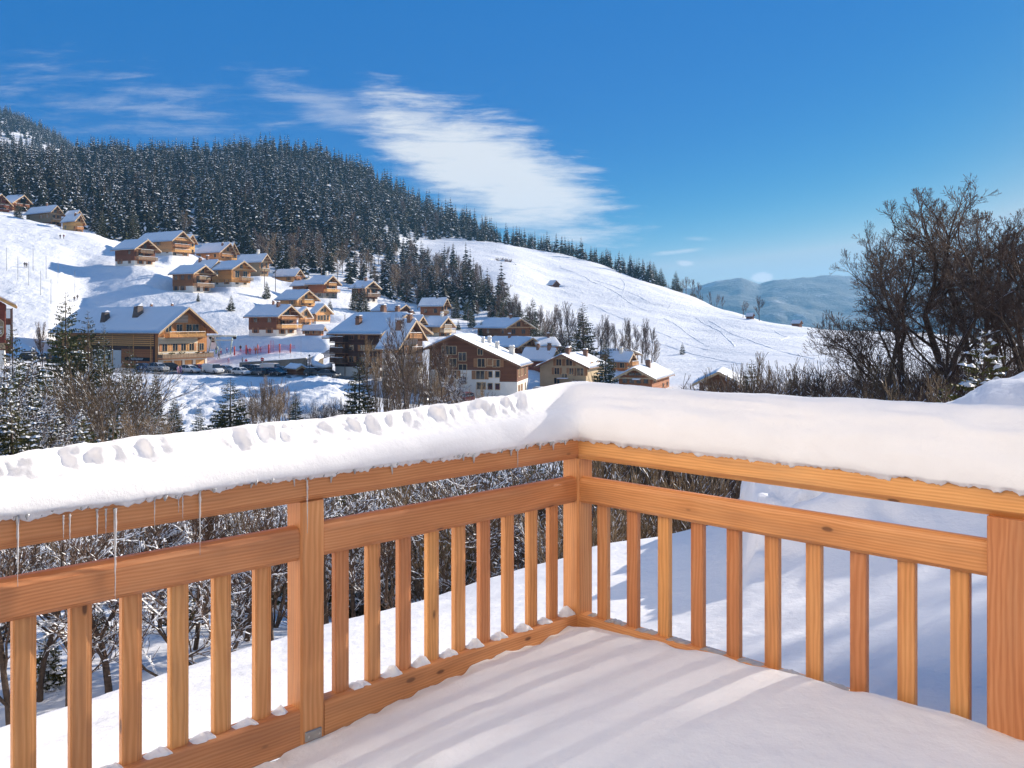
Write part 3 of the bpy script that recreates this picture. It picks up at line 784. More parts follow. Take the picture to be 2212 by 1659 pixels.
# ---- melting snow left between the balusters on the lower rails
rng = random.Random(8)
ORD = ['first','second','third','fourth','fifth','sixth','seventh','eighth','ninth','tenth','eleventh']
def clump(s0, s1, d, h, wet):
    inn = ER if d is EL else EL
    n, k = 34, 12
    V = np.zeros((n, k, 3)); sd = rng.randint(0, 999)
    S = np.linspace(s0, s1, n)
    for i, s in enumerate(S):
        t = i/(n-1)
        hh = h*(math.sin(PI*min(1, max(.03, t)))**.55)*(.35+.65*(1-t if d is EL else .7))*(1+.9*float(fbm(np.array([s*40.]), np.array([.3]), 2, sd)[0]))
        wd = .030*(1-.25*t)*(1+.5*float(vnoise(np.array([s*50.]), np.array([2.]), sd)[0]))
        for j in range(k):
            a = PI*j/(k-1)
            o = math.cos(a)*wd+.010
            V[i, j] = (CO.x+d.x*s+inn.x*o, CO.y+d.y*s+inn.y*o, ZB-.002+max(.001, hh*math.sin(a)**.7*(1+.3*float(vnoise(np.array([s*90.]), np.array([a*3.]), sd+1)[0]))))
    c = V.reshape(-1, 3).mean(0)
    a = np.arange(n*k).reshape(n, k)
    Q = np.stack([a[:-1, :-1], a[1:, :-1], a[1:, 1:], a[:-1, 1:]], -1).reshape(-1, 4)
    return link('snow_clump', np_mesh('snow_clump', V.reshape(-1, 3)-c, Q, [M['snow_rail'] if not wet else M['slush']]), loc=c)
def slush():
    m, nt, b = mat('wet_slush')
    b.inputs['Base Color'].default_value = (.78, .72, .70, 1); b.inputs['Roughness'].default_value = .18
    b.inputs['Transmission Weight'].default_value = .5; b.inputs['IOR'].default_value = 1.31
    bump(nt, b, noise(nt, coord(nt), 70, 4), .6, .004)
    return m
M['slush'] = slush()
ed = [.06]+SL
for i in range(9):
    a = ed[i]+(.04 if i else 0); b_ = ed[i+1]-.037
    if i == 0: b_ = ed[1]-.04
    o = clump(a, b_, EL, .040 if i else .055, False)
    tag(o, ('rounded snow lump against the corner post on the lower left rail' if i == 0 else
            f'snow lump on left bottom rail, {ORD[i]} baluster gap from the corner post'), 'snow lump', 'snow lumps between the left balusters')
gl = [1.68]+SL[9:]
for i in range(5):
    a = gl[i]+.04; b_ = gl[i+1]-.037
    o = clump(a, b_, EL, .022, False)
    tag(o, f'slushy strip on left bottom rail, {ORD[i]} gap left of the bracketed post', 'snow strip', 'slush strips left of the middle post')
er_ = [.06]+SR
for i in range(10):
    a = er_[i]+.036; b_ = er_[i+1]-.037
    o = clump(a, b_, ER, .014, True)
    tag(o, f'wet ice film on right bottom rail, {ORD[i]} baluster gap from the corner post', 'ice film', 'ice films between the right balusters')
# ---- unseen house front behind the viewer, added to bounce sunlight onto the deck
def house():
    t = empty('bounce_facade', (EL.x*0+ -1.05*q2, -1.05*q2, -1.75), R(-45), None, None)
    t['kind'] = 'structure'
    MB().box(-12, 12, -.5, 0, -.3, 10.5).build('wall', M['bounce_wall'], t)
    for x in (-3.6, -.9, 1.8):
        w = MB().box(x, x+1.9, .002, .06, .25, 2.5).build('window_frame', M['trim'], t)
        MB().box(x+.09, x+1.81, .061, .068, .34, 2.41).build('window_pane', M['glass'], t)
    return t
house()
# ================================================================ TREES (meshes shared by the copies)
def conifer(seed, h=10., rad=2.2, levels=24, per=9, sprays=6, snow=.5, clump=.0, gap=.04, droop=.32, bare=.06):
    """trunk mesh and crown mesh: whorls of drooping limbs carrying needle sprays, snow pillows on some"""
    rg = random.Random(seed)
    tr = MB(); cr = MB()
    lean = (rg.uniform(-.02, .02), rg.uniform(-.02, .02))
    tp = [(lean[0]*h*t, lean[1]*h*t, h*t*.985) for t in (-.05, .2, .5, .8, 1)]
    tr.tube(tp, [h*.013, h*.011, h*.007, h*.0035, h*.001], 7)
    for i in range(levels):
        f = (i+rg.uniform(-.3, .3))/levels
        f = min(max(f, 0), .985)
        z0 = h*(bare+(1-bare)*f)
        L0 = rad*((1-f)**.80)*(.55+.45*min(1, f*9+.45))
        n = max(4, int(per*(.6+.4*(1-f))))
        a0 = rg.uniform(0, 6.28)
        for k in range(n):
            if rg.random() < gap: continue
            a = a0+2*PI*(k+rg.uniform(-.3, .3))/n
            L = L0*rg.uniform(.62, 1.12)+.04*h*.2
            z0 = h*(bare+(1-bare)*min(.985, max(0, f+rg.uniform(-.65, .65)/levels)))
            ca, sa = math.cos(a), math.sin(a)
            dr = droop*rg.uniform(.6, 1.35)*(1-.75*f)
            up = .30*f
            def pt(t):
                r = L*t
                return Vector((lean[0]*z0+ca*r, lean[1]*z0+sa*r, z0+L*((up+.10)*t-dr*t**1.2+.38*dr*t**3.5)))
            side = Vector((-sa, ca, 0))
            m = max(2, int(sprays*(.45+.55*(1-f))))
            b = len(cr.v)
            for j in range(m):
                t = .18+.82*(j+.5)/m
                p = pt(t); q = pt(min(1.06, t+.2))
                wdt = L*(.34*(1-.55*t))*rg.uniform(.7, 1.25)
                hang = -wdt*rg.uniform(.15, .65)
                for sg in (-1, 1):
                    tip = p+side*sg*wdt+(q-p)*rg.uniform(.5, 1.1)+Vector((0, 0, hang))
                    m1 = p.lerp(tip, .5)+(q-p)*.26+Vector((0, 0, .02*L))
                    m2 = p.lerp(tip, .55)-(q-p)*.22-Vector((0, 0, .05*L))
                    cr.add([p, m1, tip, m2], [(0, 1, 2, 3)], 0)
                    # hanging twigs
                    if rg.random() < .8:
                        h0 = p.lerp(tip, rg.uniform(.1, .8)); dn = L*rg.uniform(.20, .42)*(1-.4*t)
                        sd_ = (q-p)*rg.uniform(.35, .6)+side*rg.uniform(-.08, .08)*L
                        cr.add([h0-sd_*.5, h0+sd_*.5, h0+sd_*.15+Vector((0, 0, -dn)), h0-sd_*.2+Vector((0, 0, -dn*.8))], [(0, 1, 2, 3)], 0)
                if rg.random() < snow*.8:
                    w = L*rg.uniform(.06, .13)*(1+clump); hh = w*rg.uniform(.4, .8)
                    c = p.lerp(q, rg.uniform(0, 1))+side*rg.uniform(-.8, .8)*wdt*.7; c.z += hang*.3+.004*h
                    f_ = (q-p).normalized()*w*rg.uniform(.8, 1.8)
                    cr.add([c-f_, c+side*w-Vector((0, 0, w*.3)), c+f_-Vector((0, 0, w*.3)), c-side*w-Vector((0, 0, w*.3)), c+Vector((0, 0, hh))], [(0, 1, 4), (1, 2, 4), (2, 3, 4), (3, 0, 4), (0, 3, 2, 1)], 1)
            e = pt(.8); e1 = pt(1.08)
            cr.add([e, e+side*L*.07, e1, e-side*L*.07], [(0, 1, 2, 3)], 0)
            if rg.random() < clump*.45:
                t0 = rg.uniform(.15, .5); t1 = min(1.03, t0+rg.uniform(.25, .6))
                w = L*rg.uniform(.08, .2)*(1+clump)
                hh = w*rg.uniform(.25, .5)
                pa, pm, pb = pt(t0), pt((t0+t1)/2), pt(t1)
                lift = Vector((0, 0, hh+.012*h))
                lo = Vector((0, 0, -.004*h))
                vs = [pa, pm+side*w+lo, pb, pm-side*w+lo, pm+lift, pa.lerp(pm, .5)+lift*.7, pm.lerp(pb, .5)+lift*.6]
                cr.add(vs, [(0, 5, 1), (5, 4, 1), (4, 6, 1), (6, 2, 1), (0, 3, 5), (5, 3, 4), (4, 3, 6), (6, 3, 2), (0, 1, 2, 3)], 1)
    return tr, cr
def far_conifer(seed, snow=.5, levels=13, per=7, slim=.17):
    """one mesh, height 1: 0 bark 1 needles 2 snow"""
    rg = random.Random(seed); mb = MB()
    mb.tube([(0, 0, -.06), (0, 0, .5), (0, 0, .97)], [.012, .008, .002], 4, 0, False)
    for i in range(levels):
        f = (i+rg.uniform(-.25, .25))/levels; f = max(0, min(f, .97))
        z = .07+.90*f
        L0 = slim*(1-f)**.85*(.6+.4*min(1, f*7+.4))+.006
        n = max(4, int(per*(.6+.4*(1-f)))); a0 = rg.uniform(0, 6.28)
        for k in range(n):
            a = a0+2*PI*(k+rg.uniform(-.3, .3))/n
            L = L0*rg.uniform(.6, 1.25); ca, sa = math.cos(a), math.sin(a)
            s = Vector((-sa, ca, 0))*L*rg.uniform(.28, .45)
            p0 = Vector((ca*.004, sa*.004, z+.012)); dz = -L*rg.uniform(.25, .75)*(1-.6*f)
            p1 = Vector((ca*L*.55, sa*L*.55, z+dz*.4)); p2 = Vector((ca*L, sa*L, z+dz))
            mb.add([p0, p1+s-Vector((0, 0, .3*L)), p2, p1-s-Vector((0, 0, .3*L)), p1], [(0, 1, 4), (1, 2, 4), (2, 3, 4), (3, 0, 4)], 1)
            if rg.random() < snow:
                l = Vector((0, 0, .006)); k1 = rg.uniform(.35, .85)
                mb.add([p0.lerp(p1, .3)+l, p1+s*k1+l*.2, p1.lerp(p2, .9)+l*.5, p1-s*k1+l*.2, p1+l*2], [(0, 1, 4), (1, 2, 4), (2, 3, 4), (3, 0, 4)], 2)
    return mb
def grow_segments(seed, h, maxlv=4, trunks=1, spread=.5, up=.06, r0=.03, wig=.18, kids=2, first=.3, ang=(22, 52), ratio=(.5, .72), kp=.75):
    rg = random.Random(seed); S = []
    def rnd(): return Vector((rg.uniform(-1, 1), rg.uniform(-1, 1), rg.uniform(-1, 1)))
    def grow(p, d, L, r, lv):
        n = 5 if lv == 0 else (4 if lv < 3 else 3)
        for i in range(n):
            d = (d+rnd()*wig*(.5 if lv == 0 else 1)+Vector((0, 0, up*(1+.5*lv)))).normalized()
            q = p+d*(L/n)
            r2 = r*(1-.42/n*(1.25 if lv else 1.))
            S.append((p, q, r, r2, lv))
            t = (i+1)/n
            if lv < maxlv and t > (first if lv == 0 else .2):
                for _ in range(kids if rg.random() < kp else kids-1):
                    ax = d.cross(rnd())
                    if ax.length < 1e-3: continue
                    cd = Matrix.Rotation(R(rg.uniform(*ang)), 3, ax.normalized()) @ d
                    grow(q, cd, L*rg.uniform(*ratio)*(1-.35*t if lv == 0 else 1-.2*t), max(r2*.55, r0*.02), lv+1)
            p, r = q, r2
        if lv < maxlv:
            for _ in range(2):
                ax = d.cross(rnd()).normalized()
                cd = Matrix.Rotation(R(rg.uniform(8, 26)), 3, ax) @ d
                grow(p, cd, L*.45, r*.8, lv+1)
    for k in range(trunks):
        a = 2*PI*k/trunks+rg.uniform(-.5, .5)
        d = Vector((math.cos(a)*spread, math.sin(a)*spread, 1)).normalized() if trunks > 1 else Vector((rg.uniform(-.06, .06), rg.uniform(-.06, .06), 1)).normalized()
        L = h*(.62 if trunks == 1 else rg.uniform(.5, .72))
        o = Vector((math.cos(a), math.sin(a), 0))*r0*1.2*(trunks > 1)
        grow(o-Vector((0, 0, .04*h)), d, L, r0*(1 if trunks == 1 else rg.uniform(.5, .9)), 0)
    return S
def seg_mesh(S, rmin, snow, seed, mb=None, smat=1, thick=1.):
    """tapering round limbs, thin twigs three-sided; pillows of snow riding on the flatter limbs"""
    rg = random.Random(seed); mb = mb or MB()
    for p, q, r, r2, lv in S:
        n = 7 if r > .05 else (5 if r > .02 else 3)
        mb.tube([p, q], [max(r, rmin), max(r2, rmin*.8)], n, 0, False)
        d = q-p; L = d.length
        if L < 1e-5: continue
        flat = math.hypot(d.x, d.y)/L
        if snow and flat > .35 and rg.random() < snow*flat:
            rr = max(r, rmin)
            w = rr*.95+.008*thick; hgt = (rr*.5+.022*thick)*rg.uniform(.6, 1.5)
            side = Vector((-d.y, d.x, 0)).normalized()*w
            b0 = p+Vector((0, 0, rr*.6)); b1 = q+Vector((0, 0, max(r2, rmin)*.6)); t = Vector((0, 0, hgt))
            mb.add([b0-side, b0+side, b1+side, b1-side, b0+t*.7+d*.1, b1+t*.7-d*.1, (b0+b1)/2+t*1.2],
                   [(0, 3, 5, 6, 4), (1, 4, 6, 5, 2), (0, 4, 1), (3, 2, 5)], smat)
    return mb
def make_tree(kind, parts):
    """root empty with its part meshes: parts = [(name, MB, mats, smooth)]"""
    o = empty(kind, (0, 0, -500))
    for nm, mb, mats, sm in parts: mb.build(nm, mats, o, sm)
    return o
class Proto:
    """first use takes the original, later uses copy it and its parts"""
    def __init__(s, root): s.o = root; s.used = False
    def at(s, loc, rz=0, sc=1., label=None, cat=None, group=None, scz=None):
        o = s.o
        if s.used: o = copy_tree(s.o)
        s.used = True
        o.location = loc; o.rotation_euler = (0, 0, rz); o.scale = (sc, sc, scz or sc)
        for k in ('label', 'category', 'group'):
            if k in o: del o[k]
        return tag(o, label, cat, group)
NM = [M['needle'], M['snow_branch']]
def spruce_proto(seed, **kw):
    t, c = conifer(seed, **kw)
    return Proto(make_tree('spruce_tree', [('trunk', t, [M['bark']], True), ('crown', c, NM, False)]))
SP = [spruce_proto(11, levels=30, per=10, rad=1.9, sprays=7, snow=.22), spruce_proto(12, levels=28, per=9, rad=2.2, sprays=7, snow=.16, gap=.12),
      spruce_proto(13, levels=30, per=10, rad=1.7, sprays=7, snow=.26, droop=.45)]
SPN = [spruce_proto(21, levels=30, per=10, rad=2.5, sprays=8, snow=.28, clump=.45, droop=.5), spruce_proto(22, levels=30, per=10, rad=2.2, sprays=8, snow=.24, clump=.7, droop=.55)]
SPY = [spruce_proto(31, levels=20, per=8, rad=2.6, sprays=5, snow=.25), spruce_proto(32, levels=19, per=8, rad=2.2, sprays=5, snow=.3)]
def bare_proto(seed, rmin, snow, mats, name='bare_tree', split=1, thick=1., **kw):
    S = grow_segments(seed, 10., **kw)
    a = seg_mesh([s for s in S if s[4] <= split], rmin, snow*(.5 if thick == 1 else 1), seed, thick=thick)
    b = seg_mesh([s for s in S if s[4] > split], rmin, snow, seed+1, thick=thick)
    return Proto(make_tree(name, [('trunk', a, mats, True), ('crown', b, [mats[0] if len(mats) < 3 else mats[2], mats[1]], True)]))
TW = [M['bark'], M['snow_branch'], M['twig']]
TW2 = [M['bark2'], M['snow_branch'], M['twig2']]
# tall bare trees (10 m master), plain and frosted; shrubs of many stems
BT = [bare_proto(41, .016, .25, TW, maxlv=3, r0=.12, up=.09, kids=2, first=.3, ang=(20, 48), ratio=(.45, .66), kp=.6),
      bare_proto(42, .016, .25, TW, maxlv=3, r0=.11, up=.10, kids=2, first=.35, ang=(18, 44), ratio=(.42, .64), kp=.6),
      bare_proto(43, .016, .30, TW2, maxlv=3, r0=.11, up=.10, kids=2, first=.35, ang=(18, 46), ratio=(.42, .64), kp=.6)]
BS = [bare_proto(51, .014, .62, TW, maxlv=3, r0=.13, up=.05, kids=2, first=.2, ang=(25, 60), ratio=(.45, .68), wig=.3),
      bare_proto(52, .014, .62, TW, maxlv=3, r0=.11, up=.03, kids=2, first=.15, ang=(25, 65), ratio=(.45, .7), wig=.34)]
SH = [bare_proto(61, .016, .5, TW2, 'bare_shrub', maxlv=2, trunks=17, spread=.55, r0=.09, up=.05, kids=2, first=.2, ang=(12, 34), ratio=(.4, .62)),
      bare_proto(62, .016, .35, TW2, 'bare_shrub', maxlv=2, trunks=10, spread=.38, r0=.08, up=.08, kids=2, first=.25, ang=(10, 30), ratio=(.4, .6)),
      bare_proto(63, .015, .22, TW, 'bare_shrub', maxlv=2, trunks=18, spread=.6, r0=.08, up=.05, kids=2, first=.2, ang=(14, 40), ratio=(.4, .62))]
BN = [bare_proto(71, .010, .6, TW, maxlv=3, r0=.16, up=.04, kids=2, first=.2, ang=(25, 60), ratio=(.45, .68), wig=.3, kp=.35, thick=2.),
      bare_proto(72, .010, .6, TW, maxlv=3, r0=.13, up=.05, kids=2, first=.25, ang=(22, 55), ratio=(.45, .66), wig=.26, kp=.3, thick=2.),
      bare_proto(73, .010, .5, TW, maxlv=3, trunks=3, spread=.3, r0=.12, up=.06, kids=2, first=.25, ang=(22, 55), ratio=(.42, .62), wig=.26, kp=.25, thick=2.)]
# ================================================================ BUILDINGS
def win(parent, o, ux, n, w, h, sh, rg, style=0):
    """window on a wall: o centre point, ux along the wall, n outward; frame > pane, shutters"""
    up = Vector((0, 0, 1))
    def quadbox(mb, a0, a1, b0, b1, d0, d1):
        vs = [o+ux*a+up*b+n*d for d in (d0, d1) for b in (b0, b1) for a in (a0, a1)]
        mb.add(vs, [(0, 2, 3, 1), (4, 5, 7, 6), (0, 1, 5, 4), (2, 6, 7, 3), (0, 4, 6, 2), (1, 3, 7, 5)])
        return mb
    fr = MB(); t = .09
    quadbox(fr, -w/2-t, -w/2, -h/2-t, h/2+t, -.05, .07); quadbox(fr, w/2, w/2+t, -h/2-t, h/2+t, -.05, .07)
    quadbox(fr, -w/2, w/2, h/2, h/2+t, -.05, .07); quadbox(fr, -w/2, w/2, -h/2-t, -h/2, -.05, .10)
    if w > .8: quadbox(fr, -.035, .035, -h/2, h/2, -.05, .05)
    f = fr.build('window', M[style] if style else M['trim'], parent)
    quadbox(MB(), -w/2, w/2, -h/2, h/2, -.04, .02).build('pane', M['glass'], f)
    if sh:
        for sg in (-1, 1):
            c = sg*(w/2+t+w*.26)
            quadbox(MB(), c-w*.24, c+w*.24, -h/2-.05, h/2+.05, .0, .06).build('shutter', M[sh], f)
def balcony(parent, o, ux, n, w, dep, h, m, gapped=True, slab=.14):
    up = Vector((0, 0, 1))
    def qb(mb, a0, a1, b0, b1, d0, d1):
        vs = [o+ux*a+up*b+n*d for d in (d0, d1) for b in (b0, b1) for a in (a0, a1)]
        mb.add(vs, [(0, 2, 3, 1), (4, 5, 7, 6), (0, 1, 5, 4), (2, 6, 7, 3), (0, 4, 6, 2), (1, 3, 7, 5)])
    mb = MB(); qb(mb, -w/2, w/2, -slab, 0, 0, dep)
    k = max(2, int(w/2.2))
    b = mb.build('balcony', M['soffit'], parent)
    rl = MB()
    for i in range(k+1):
        a = -w/2+.05+(w-.1)*i/k
        qb(rl, a-.05, a+.05, 0, h, dep-.1, dep-.005)
    for zz, t in ((h-.08, .1),)+(((.12, .16), (.36, .16), (.60, .16)) if gapped else ((.08, h-.25),)):
        qb(rl, -w/2, w/2, zz, zz+t, dep-.065, dep-.03)
        for sg in (-1, 1): qb(rl, sg*(w/2-.04)-.03, sg*(w/2-.04)+.03, zz, zz+t, .05, dep-.07)
    rl.build('railing', m, b)
    if dep > .8:
        sn = MB(); qb(sn, -w/2+.02, w/2-.02, h+.025, h+.11, dep-.11, dep-.0)
        sn.build('rail_snow', M['snow_roof'], b)
HOUSES = []
def building(name, label, GL, AP, GR, ground_v, d, az, LE=None, RE=None, L=None, W=None, up='honey', low='plaster', split=.33, ovg=None, ove=None, sn=.45,
             seed=0, sym=False, chim=(), bal=(), gcol=None, scol=None, gfl=None, sfl=None, shut='shutter', cat='chalet', fas='fascia', side='left', gw=True, sw=True,
             pitchx=None, skip=(), vert=False, group=None, soft=8., winw=1.1, fill=0.):
    rg = random.Random(seed*7+3)
    A = R(az); n = Vector((math.sin(A), math.cos(A), 0)); w = Vector((-math.cos(A), math.sin(A), 0))
    th = math.atan2(n.y, n.x)
    g = P(GL[0], GL[1], d)
    if W is None:
        k = (GR[0]-CX)/F; W = (k*g.y-g.x)/(w.x-k*w.y)
    zl = g.z; zr = zl if sym or GR is None else Zof(GR[1], d+W*w.y)
    if LE is not None and L is None:
        k = (LE-CX)/F; L = (k*g.y-g.x)/(-n.x+k*n.y)
    if RE is not None and L is None:
        gr = g+w*W; k = (RE-CX)/F; L = (k*gr.y-gr.x)/(-n.x+k*n.y)
    L = abs(L)
    k = (AP[0]-CX)/F
    fw = (k*g.y-g.x)/(w.x-k*w.y)/W if pitchx is None else pitchx
    fw = min(max(fw, .3), .7)
    if abs(zl-zr) < .35*abs(W)*.15 and pitchx is None and abs(fw-.5) < .12: fw = .5; zr = zl
    za = Zof(AP[1], d+W*fw*w.y)
    zg = Zof(ground_v, d)
    c = g+w*(W/2)-n*(L/2)
    root = empty(name, (c.x, c.y, zg), th, label, cat, group)
    zl -= zg; zr -= zg; za -= zg
    ya = (fw-.5)*W
    og = ovg if ovg is not None else min(1.6, .11*L+.3); oe = ove if ove is not None else min(1.5, .10*W+.2)
    th_r = .22
    HW = W/2; HL = L/2
    # snow top line is what the survey gives: roof deck sits under it
    zl2, zr2, za2 = zl-sn, zr-sn, za-sn*1.05
    roof = MB().prism([(-HW, zl2-th_r), (ya, za2-th_r), (HW, zr2-th_r), (HW, zr2), (ya, za2), (-HW, zl2)], -HL, HL)
    ro = roof.build('roof', M['soffit'], root)
    for x0, x1 in ((HL+.003, HL+.06), (-HL-.06, -HL-.003)):
        fb = MB()
        fb.prism([(-HW-.02, zl2-th_r-.16), (ya, za2-th_r-.16), (ya, za2+.02), (-HW-.02, zl2+.02)], x0, x1)
        fb.prism([(ya, za2-th_r-.16), (HW+.02, zr2-th_r-.16), (HW+.02, zr2+.02), (ya, za2+.02)], x0, x1)
        fb.build('bargeboard', M[fas], ro)
    # snow blanket, rounded edges, slightly uneven
    ny, nx = 26, 22
    ys = np.linspace(-1, 1, ny); xs = np.linspace(-1, 1, nx)
    Vt = []; Vb = []
    for x in xs:
        for y in ys:
            Y = y*(HW+.06); X = x*(HL+.05)
            base = zl2+(za2-zl2)*(Y+HW)/(ya+HW) if Y < ya else za2+(zr2-za2)*(Y-ya)/(HW-ya)
            e = min(1, (1-abs(x))*HL/.35, (1-abs(y))*HW/.35)
            e = math.sqrt(max(0., 1-(1-e)**2))
            nn = .10*float(fbm(np.array([X*.5+seed*9.]), np.array([Y*.5]), 3, seed)[0])
            Vt.append((X, Y, base+max(.04, sn*(.25+.75*e)+nn*e))); Vb.append((X, Y, base+.012))
    a = np.arange(nx*ny).reshape(nx, ny); nb = nx*ny
    Q = [tuple(int(i) for i in r) for r in np.stack([a[:-1, :-1], a[1:, :-1], a[1:, 1:], a[:-1, 1:]], -1).reshape(-1, 4)]
    edge = [int(i) for i in list(a[:, 0])+list(a[-1, 1:])+list(a[-2::-1, -1])+list(a[0, -2:0:-1])]
    S_ = [(edge[i], edge[i]+nb, edge[(i+1) % len(edge)]+nb, edge[(i+1) % len(edge)]) for i in range(len(edge))]
    MB().add(Vt+Vb, Q+[tuple(s[::-1]) for s in S_]).build('roof_snow', M['snow_roof'], ro, True)
    # walls
    wl, wr = -HW+oe, HW-oe; x0, x1 = -HL+min(og, .8), HL-og
    def under(y):
        z = zl2+(za2-zl2)*(y+HW)/(ya+HW) if y < ya else za2+(zr2-za2)*(y-ya)/(HW-ya)
        return z-th_r-.004
    zs = split*min(under(wl), under(wr))
    if zs > .2:
        MB().box(x0, x1, wl, wr, -4., zs).build('ground_floor_wall', M[low], root)
        zb = zs
    else: zb = -4.
    MB().prism([(wl-.05, zb), (wr+.05, zb), (wr+.05, under(wr+.05)), (ya, under(ya)), (wl-.05, under(wl-.05))], x0-.05, x1+.05).build('timber_wall', M[('v_' if vert else 'b_')+up if up in C else up], root)
    # purlins under the gable overhang and a tie beam
    if og > .7 and gw and cat == 'chalet':
        pu = MB()
        for y in (wl+.1, (wl+ya)/2, ya, (wr+ya)/2, wr-.1):
            pu.box(x1+.051, HL-.06, y-.10, y+.10, under(y)-.30-(.06 if y != ya else 0), under(y)-.06)
        pu.box(x1+.051, x1+.16, wl+.1, wr-.1, min(under(wl), under(wr))-.3, min(under(wl), under(wr))-.08)
        pu.build('purlins', M['trim'], ro)
    # gable windows, side windows
    He = min(under(wl), under(wr)); Wd = wr-wl; Ld = x1-x0
    nfl = gfl or max(1, int(round(He/2.8)))
    fh = He/nfl
    xg = x1+.05
    if gw:
        for f in range(nfl+1):
            zc = fh*f+fh*.52
            if f == nfl:
                zc = He+(za2-He)*.30; ww = Wd*.36
            else: ww = Wd*.86
            if f == nfl and za2-He < 1.5: continue
            nc = gcol or max(2, int(round(Wd/3.4)))
            if f == nfl: nc = max(1, nc-2)
            for i in range(nc):
                y = ya*(f == nfl)+(wl+wr)/2*(f < nfl)+ww*((i+.5)/nc-.5)
                if (f, i) in skip or rg.random() < fill: continue
                door = any(abs(fh*f-b[0]*He) < fh*.45 for b in bal) and rg.random() < .7
                h = 2.0 if door else rg.choice((1.2, 1.3, 1.5)); z = fh*f+1.1 if door else zc
                if f == nfl: h = min(h, (za2-He)*.5); z = zc
                off = .05 if (z > zs+h/2) else 0
                win(root, Vector((x1+off, y, z)), Vector((0, 1, 0)), Vector((1, 0, 0)), (1.5 if door else winw)*min(1, Wd/nc/2.2), h*min(1, fh/2.6), shut if rg.random() < .6 else None, rg, 'soffit' if up in ('dark', 'brown', 'red') else 0)
    if sw:
        sg = -1 if side == 'left' else 1
        yy = wl if sg < 0 else wr
        n2 = sfl or nfl; fh2 = He/n2
        nc = scol or max(2, int(round(Ld/4.2)))
        for f in range(n2):
            for i in range(nc):
                if rg.random() < .25+fill: continue
                z = fh2*f+fh2*.55
                x = x0+Ld*((i+.5)/nc)
                off = .05 if z > zs+.6 else 0
                win(root, Vector((x, yy+sg*off, z)), Vector((-sg, 0, 0)), Vector((0, sg, 0)), winw, 1.25*min(1, fh2/2.6), shut if rg.random() < .6 else None, rg, 'soffit' if up in ('dark', 'brown', 'red') else 0)
    for b in bal:
        zf, wf, dep = b[0], b[1], b[2]; m = M['b_'+(b[3] if len(b) > 3 else up)] if (b[3] if len(b) > 3 else up) in C else M['trim']
        balcony(root, Vector((x1+.052, (b[4] if len(b) > 4 else 0)*Wd+(ya if zf > .9 else 0), zf*He)), Vector((0, 1, 0)), Vector((1, 0, 0)), wf*Wd, min(dep, og+1.2), 1.0, m, len(b) < 6)
    for ch in chim:
        fx, fy = ch[0], ch[1]; kind = ch[2] if len(ch) > 2 else 'brick'; s = ch[3] if len(ch) > 3 else 1.
        if kind != 'taper': s *= .68
        X = -HL+fx*L; Y = fy*HW
        zb_ = under(Y)-.3; top = under(Y)+sn+(2.1 if kind == 'taper' else 1.1)*s
        if kind == 'taper':
            r0, r1 = .95*s, .62*s
            vs = [(X-r0, Y-r0, zb_), (X+r0, Y-r0, zb_), (X+r0, Y+r0, zb_), (X-r0, Y+r0, zb_), (X-r1, Y-r1, top), (X+r1, Y-r1, top), (X+r1, Y+r1, top), (X-r1, Y+r1, top)]
            cm = MB().add(vs, [(0, 1, 5, 4), (1, 2, 6, 5), (2, 3, 7, 6), (3, 0, 4, 7), (4, 5, 6, 7)])
            co_ = cm.build('chimney', M['chimwood'], ro)
            MB().prism([(Y-r1*1.35, top+.10), (Y+r1*1.35, top+.10), (Y, top+.55*s)], X-r1*1.3, X+r1*1.3).build('chimney_snow', M['snow_roof'], ro)
        else:
            r = .42*s
            cm = MB().box(X-r, X+r, Y-r, Y+r, zb_, top).box(X-r*1.25, X+r*1.25, Y-r*1.25, Y+r*1.25, top+.001, top+.13)
            cm.box(X-r*.8, X-r*.5, Y-r*.8, Y+r*.8, top+.131, top+.4).box(X+r*.5, X+r*.8, Y-r*.8, Y+r*.8, top+.131, top+.4).box(X-r*1.15, X+r*1.15, Y-r*1.15, Y+r*1.15, top+.401, top+.48)
            cm.build('chimney', M[kind], ro)
            MB().prism([(Y-r*1.1, top+.483), (Y+r*1.1, top+.483), (Y+r*.8, top+.70), (Y-r*.8, top+.70)], X-r*1.1, X+r*1.1).build('chimney_snow', M['snow_roof'], ro)
    pad(c.x, c.y, th, HL-og+.3, HW-oe+.3, zg, soft)
    info = dict(root=root, HL=HL, HW=HW, x0=x0, x1=x1, wl=wl, wr=wr, He=He, za=za2, ya=ya, th=th, c=c, zg=zg, under=under, L=L, W=W, zs=zs)
    HOUSES.append((name, round(W, 1), round(L, 1), round(He, 1), round(za2, 1), round(fw, 2)))
    return info
B2 = lambda up='honey': ((.62, .86, 1.2), (.30, .95, 1.3))
UC = 'chalets on the upper slope'
# ---- the upper row under the forest
building('chalet', 'red-brown chalet cut by the left photo edge, highest of the slope', S1(-95, 262), S1(15, 178), S1(125, 282), S1(0, 372)[1], 372, 112, L=12, up='red', low='b_red' , split=.0, bal=((.66, .9, 1.2, 'red'), (.33, .9, 1.2, 'red')), seed=1, gcol=3, sw=False, group=UC)
building('chalet', 'red-brown chalet with two balconies, second from the left photo edge at the top', S1(115, 262), S1(225, 190), S1(305, 275), S1(0, 345)[1], 384, 112, L=10, up='red', low='plaster', split=.1, bal=((.62, .9, 1.2, 'red'),), seed=2, group=UC)
c3 = building('chalet', 'light timber chalet with a shed-roofed annex on its left side, high on the slope', S1(470, 345), S1(530, 285), S1(603, 378), S1(0, 480)[1], 350, 122, LE=S1(215, 0)[0], up='grey', split=.3, low='b_brown', bal=((.3, .9, 1.5, 'gold'),), chim=((.62, -.1, 'brick'),), seed=3, group=UC)
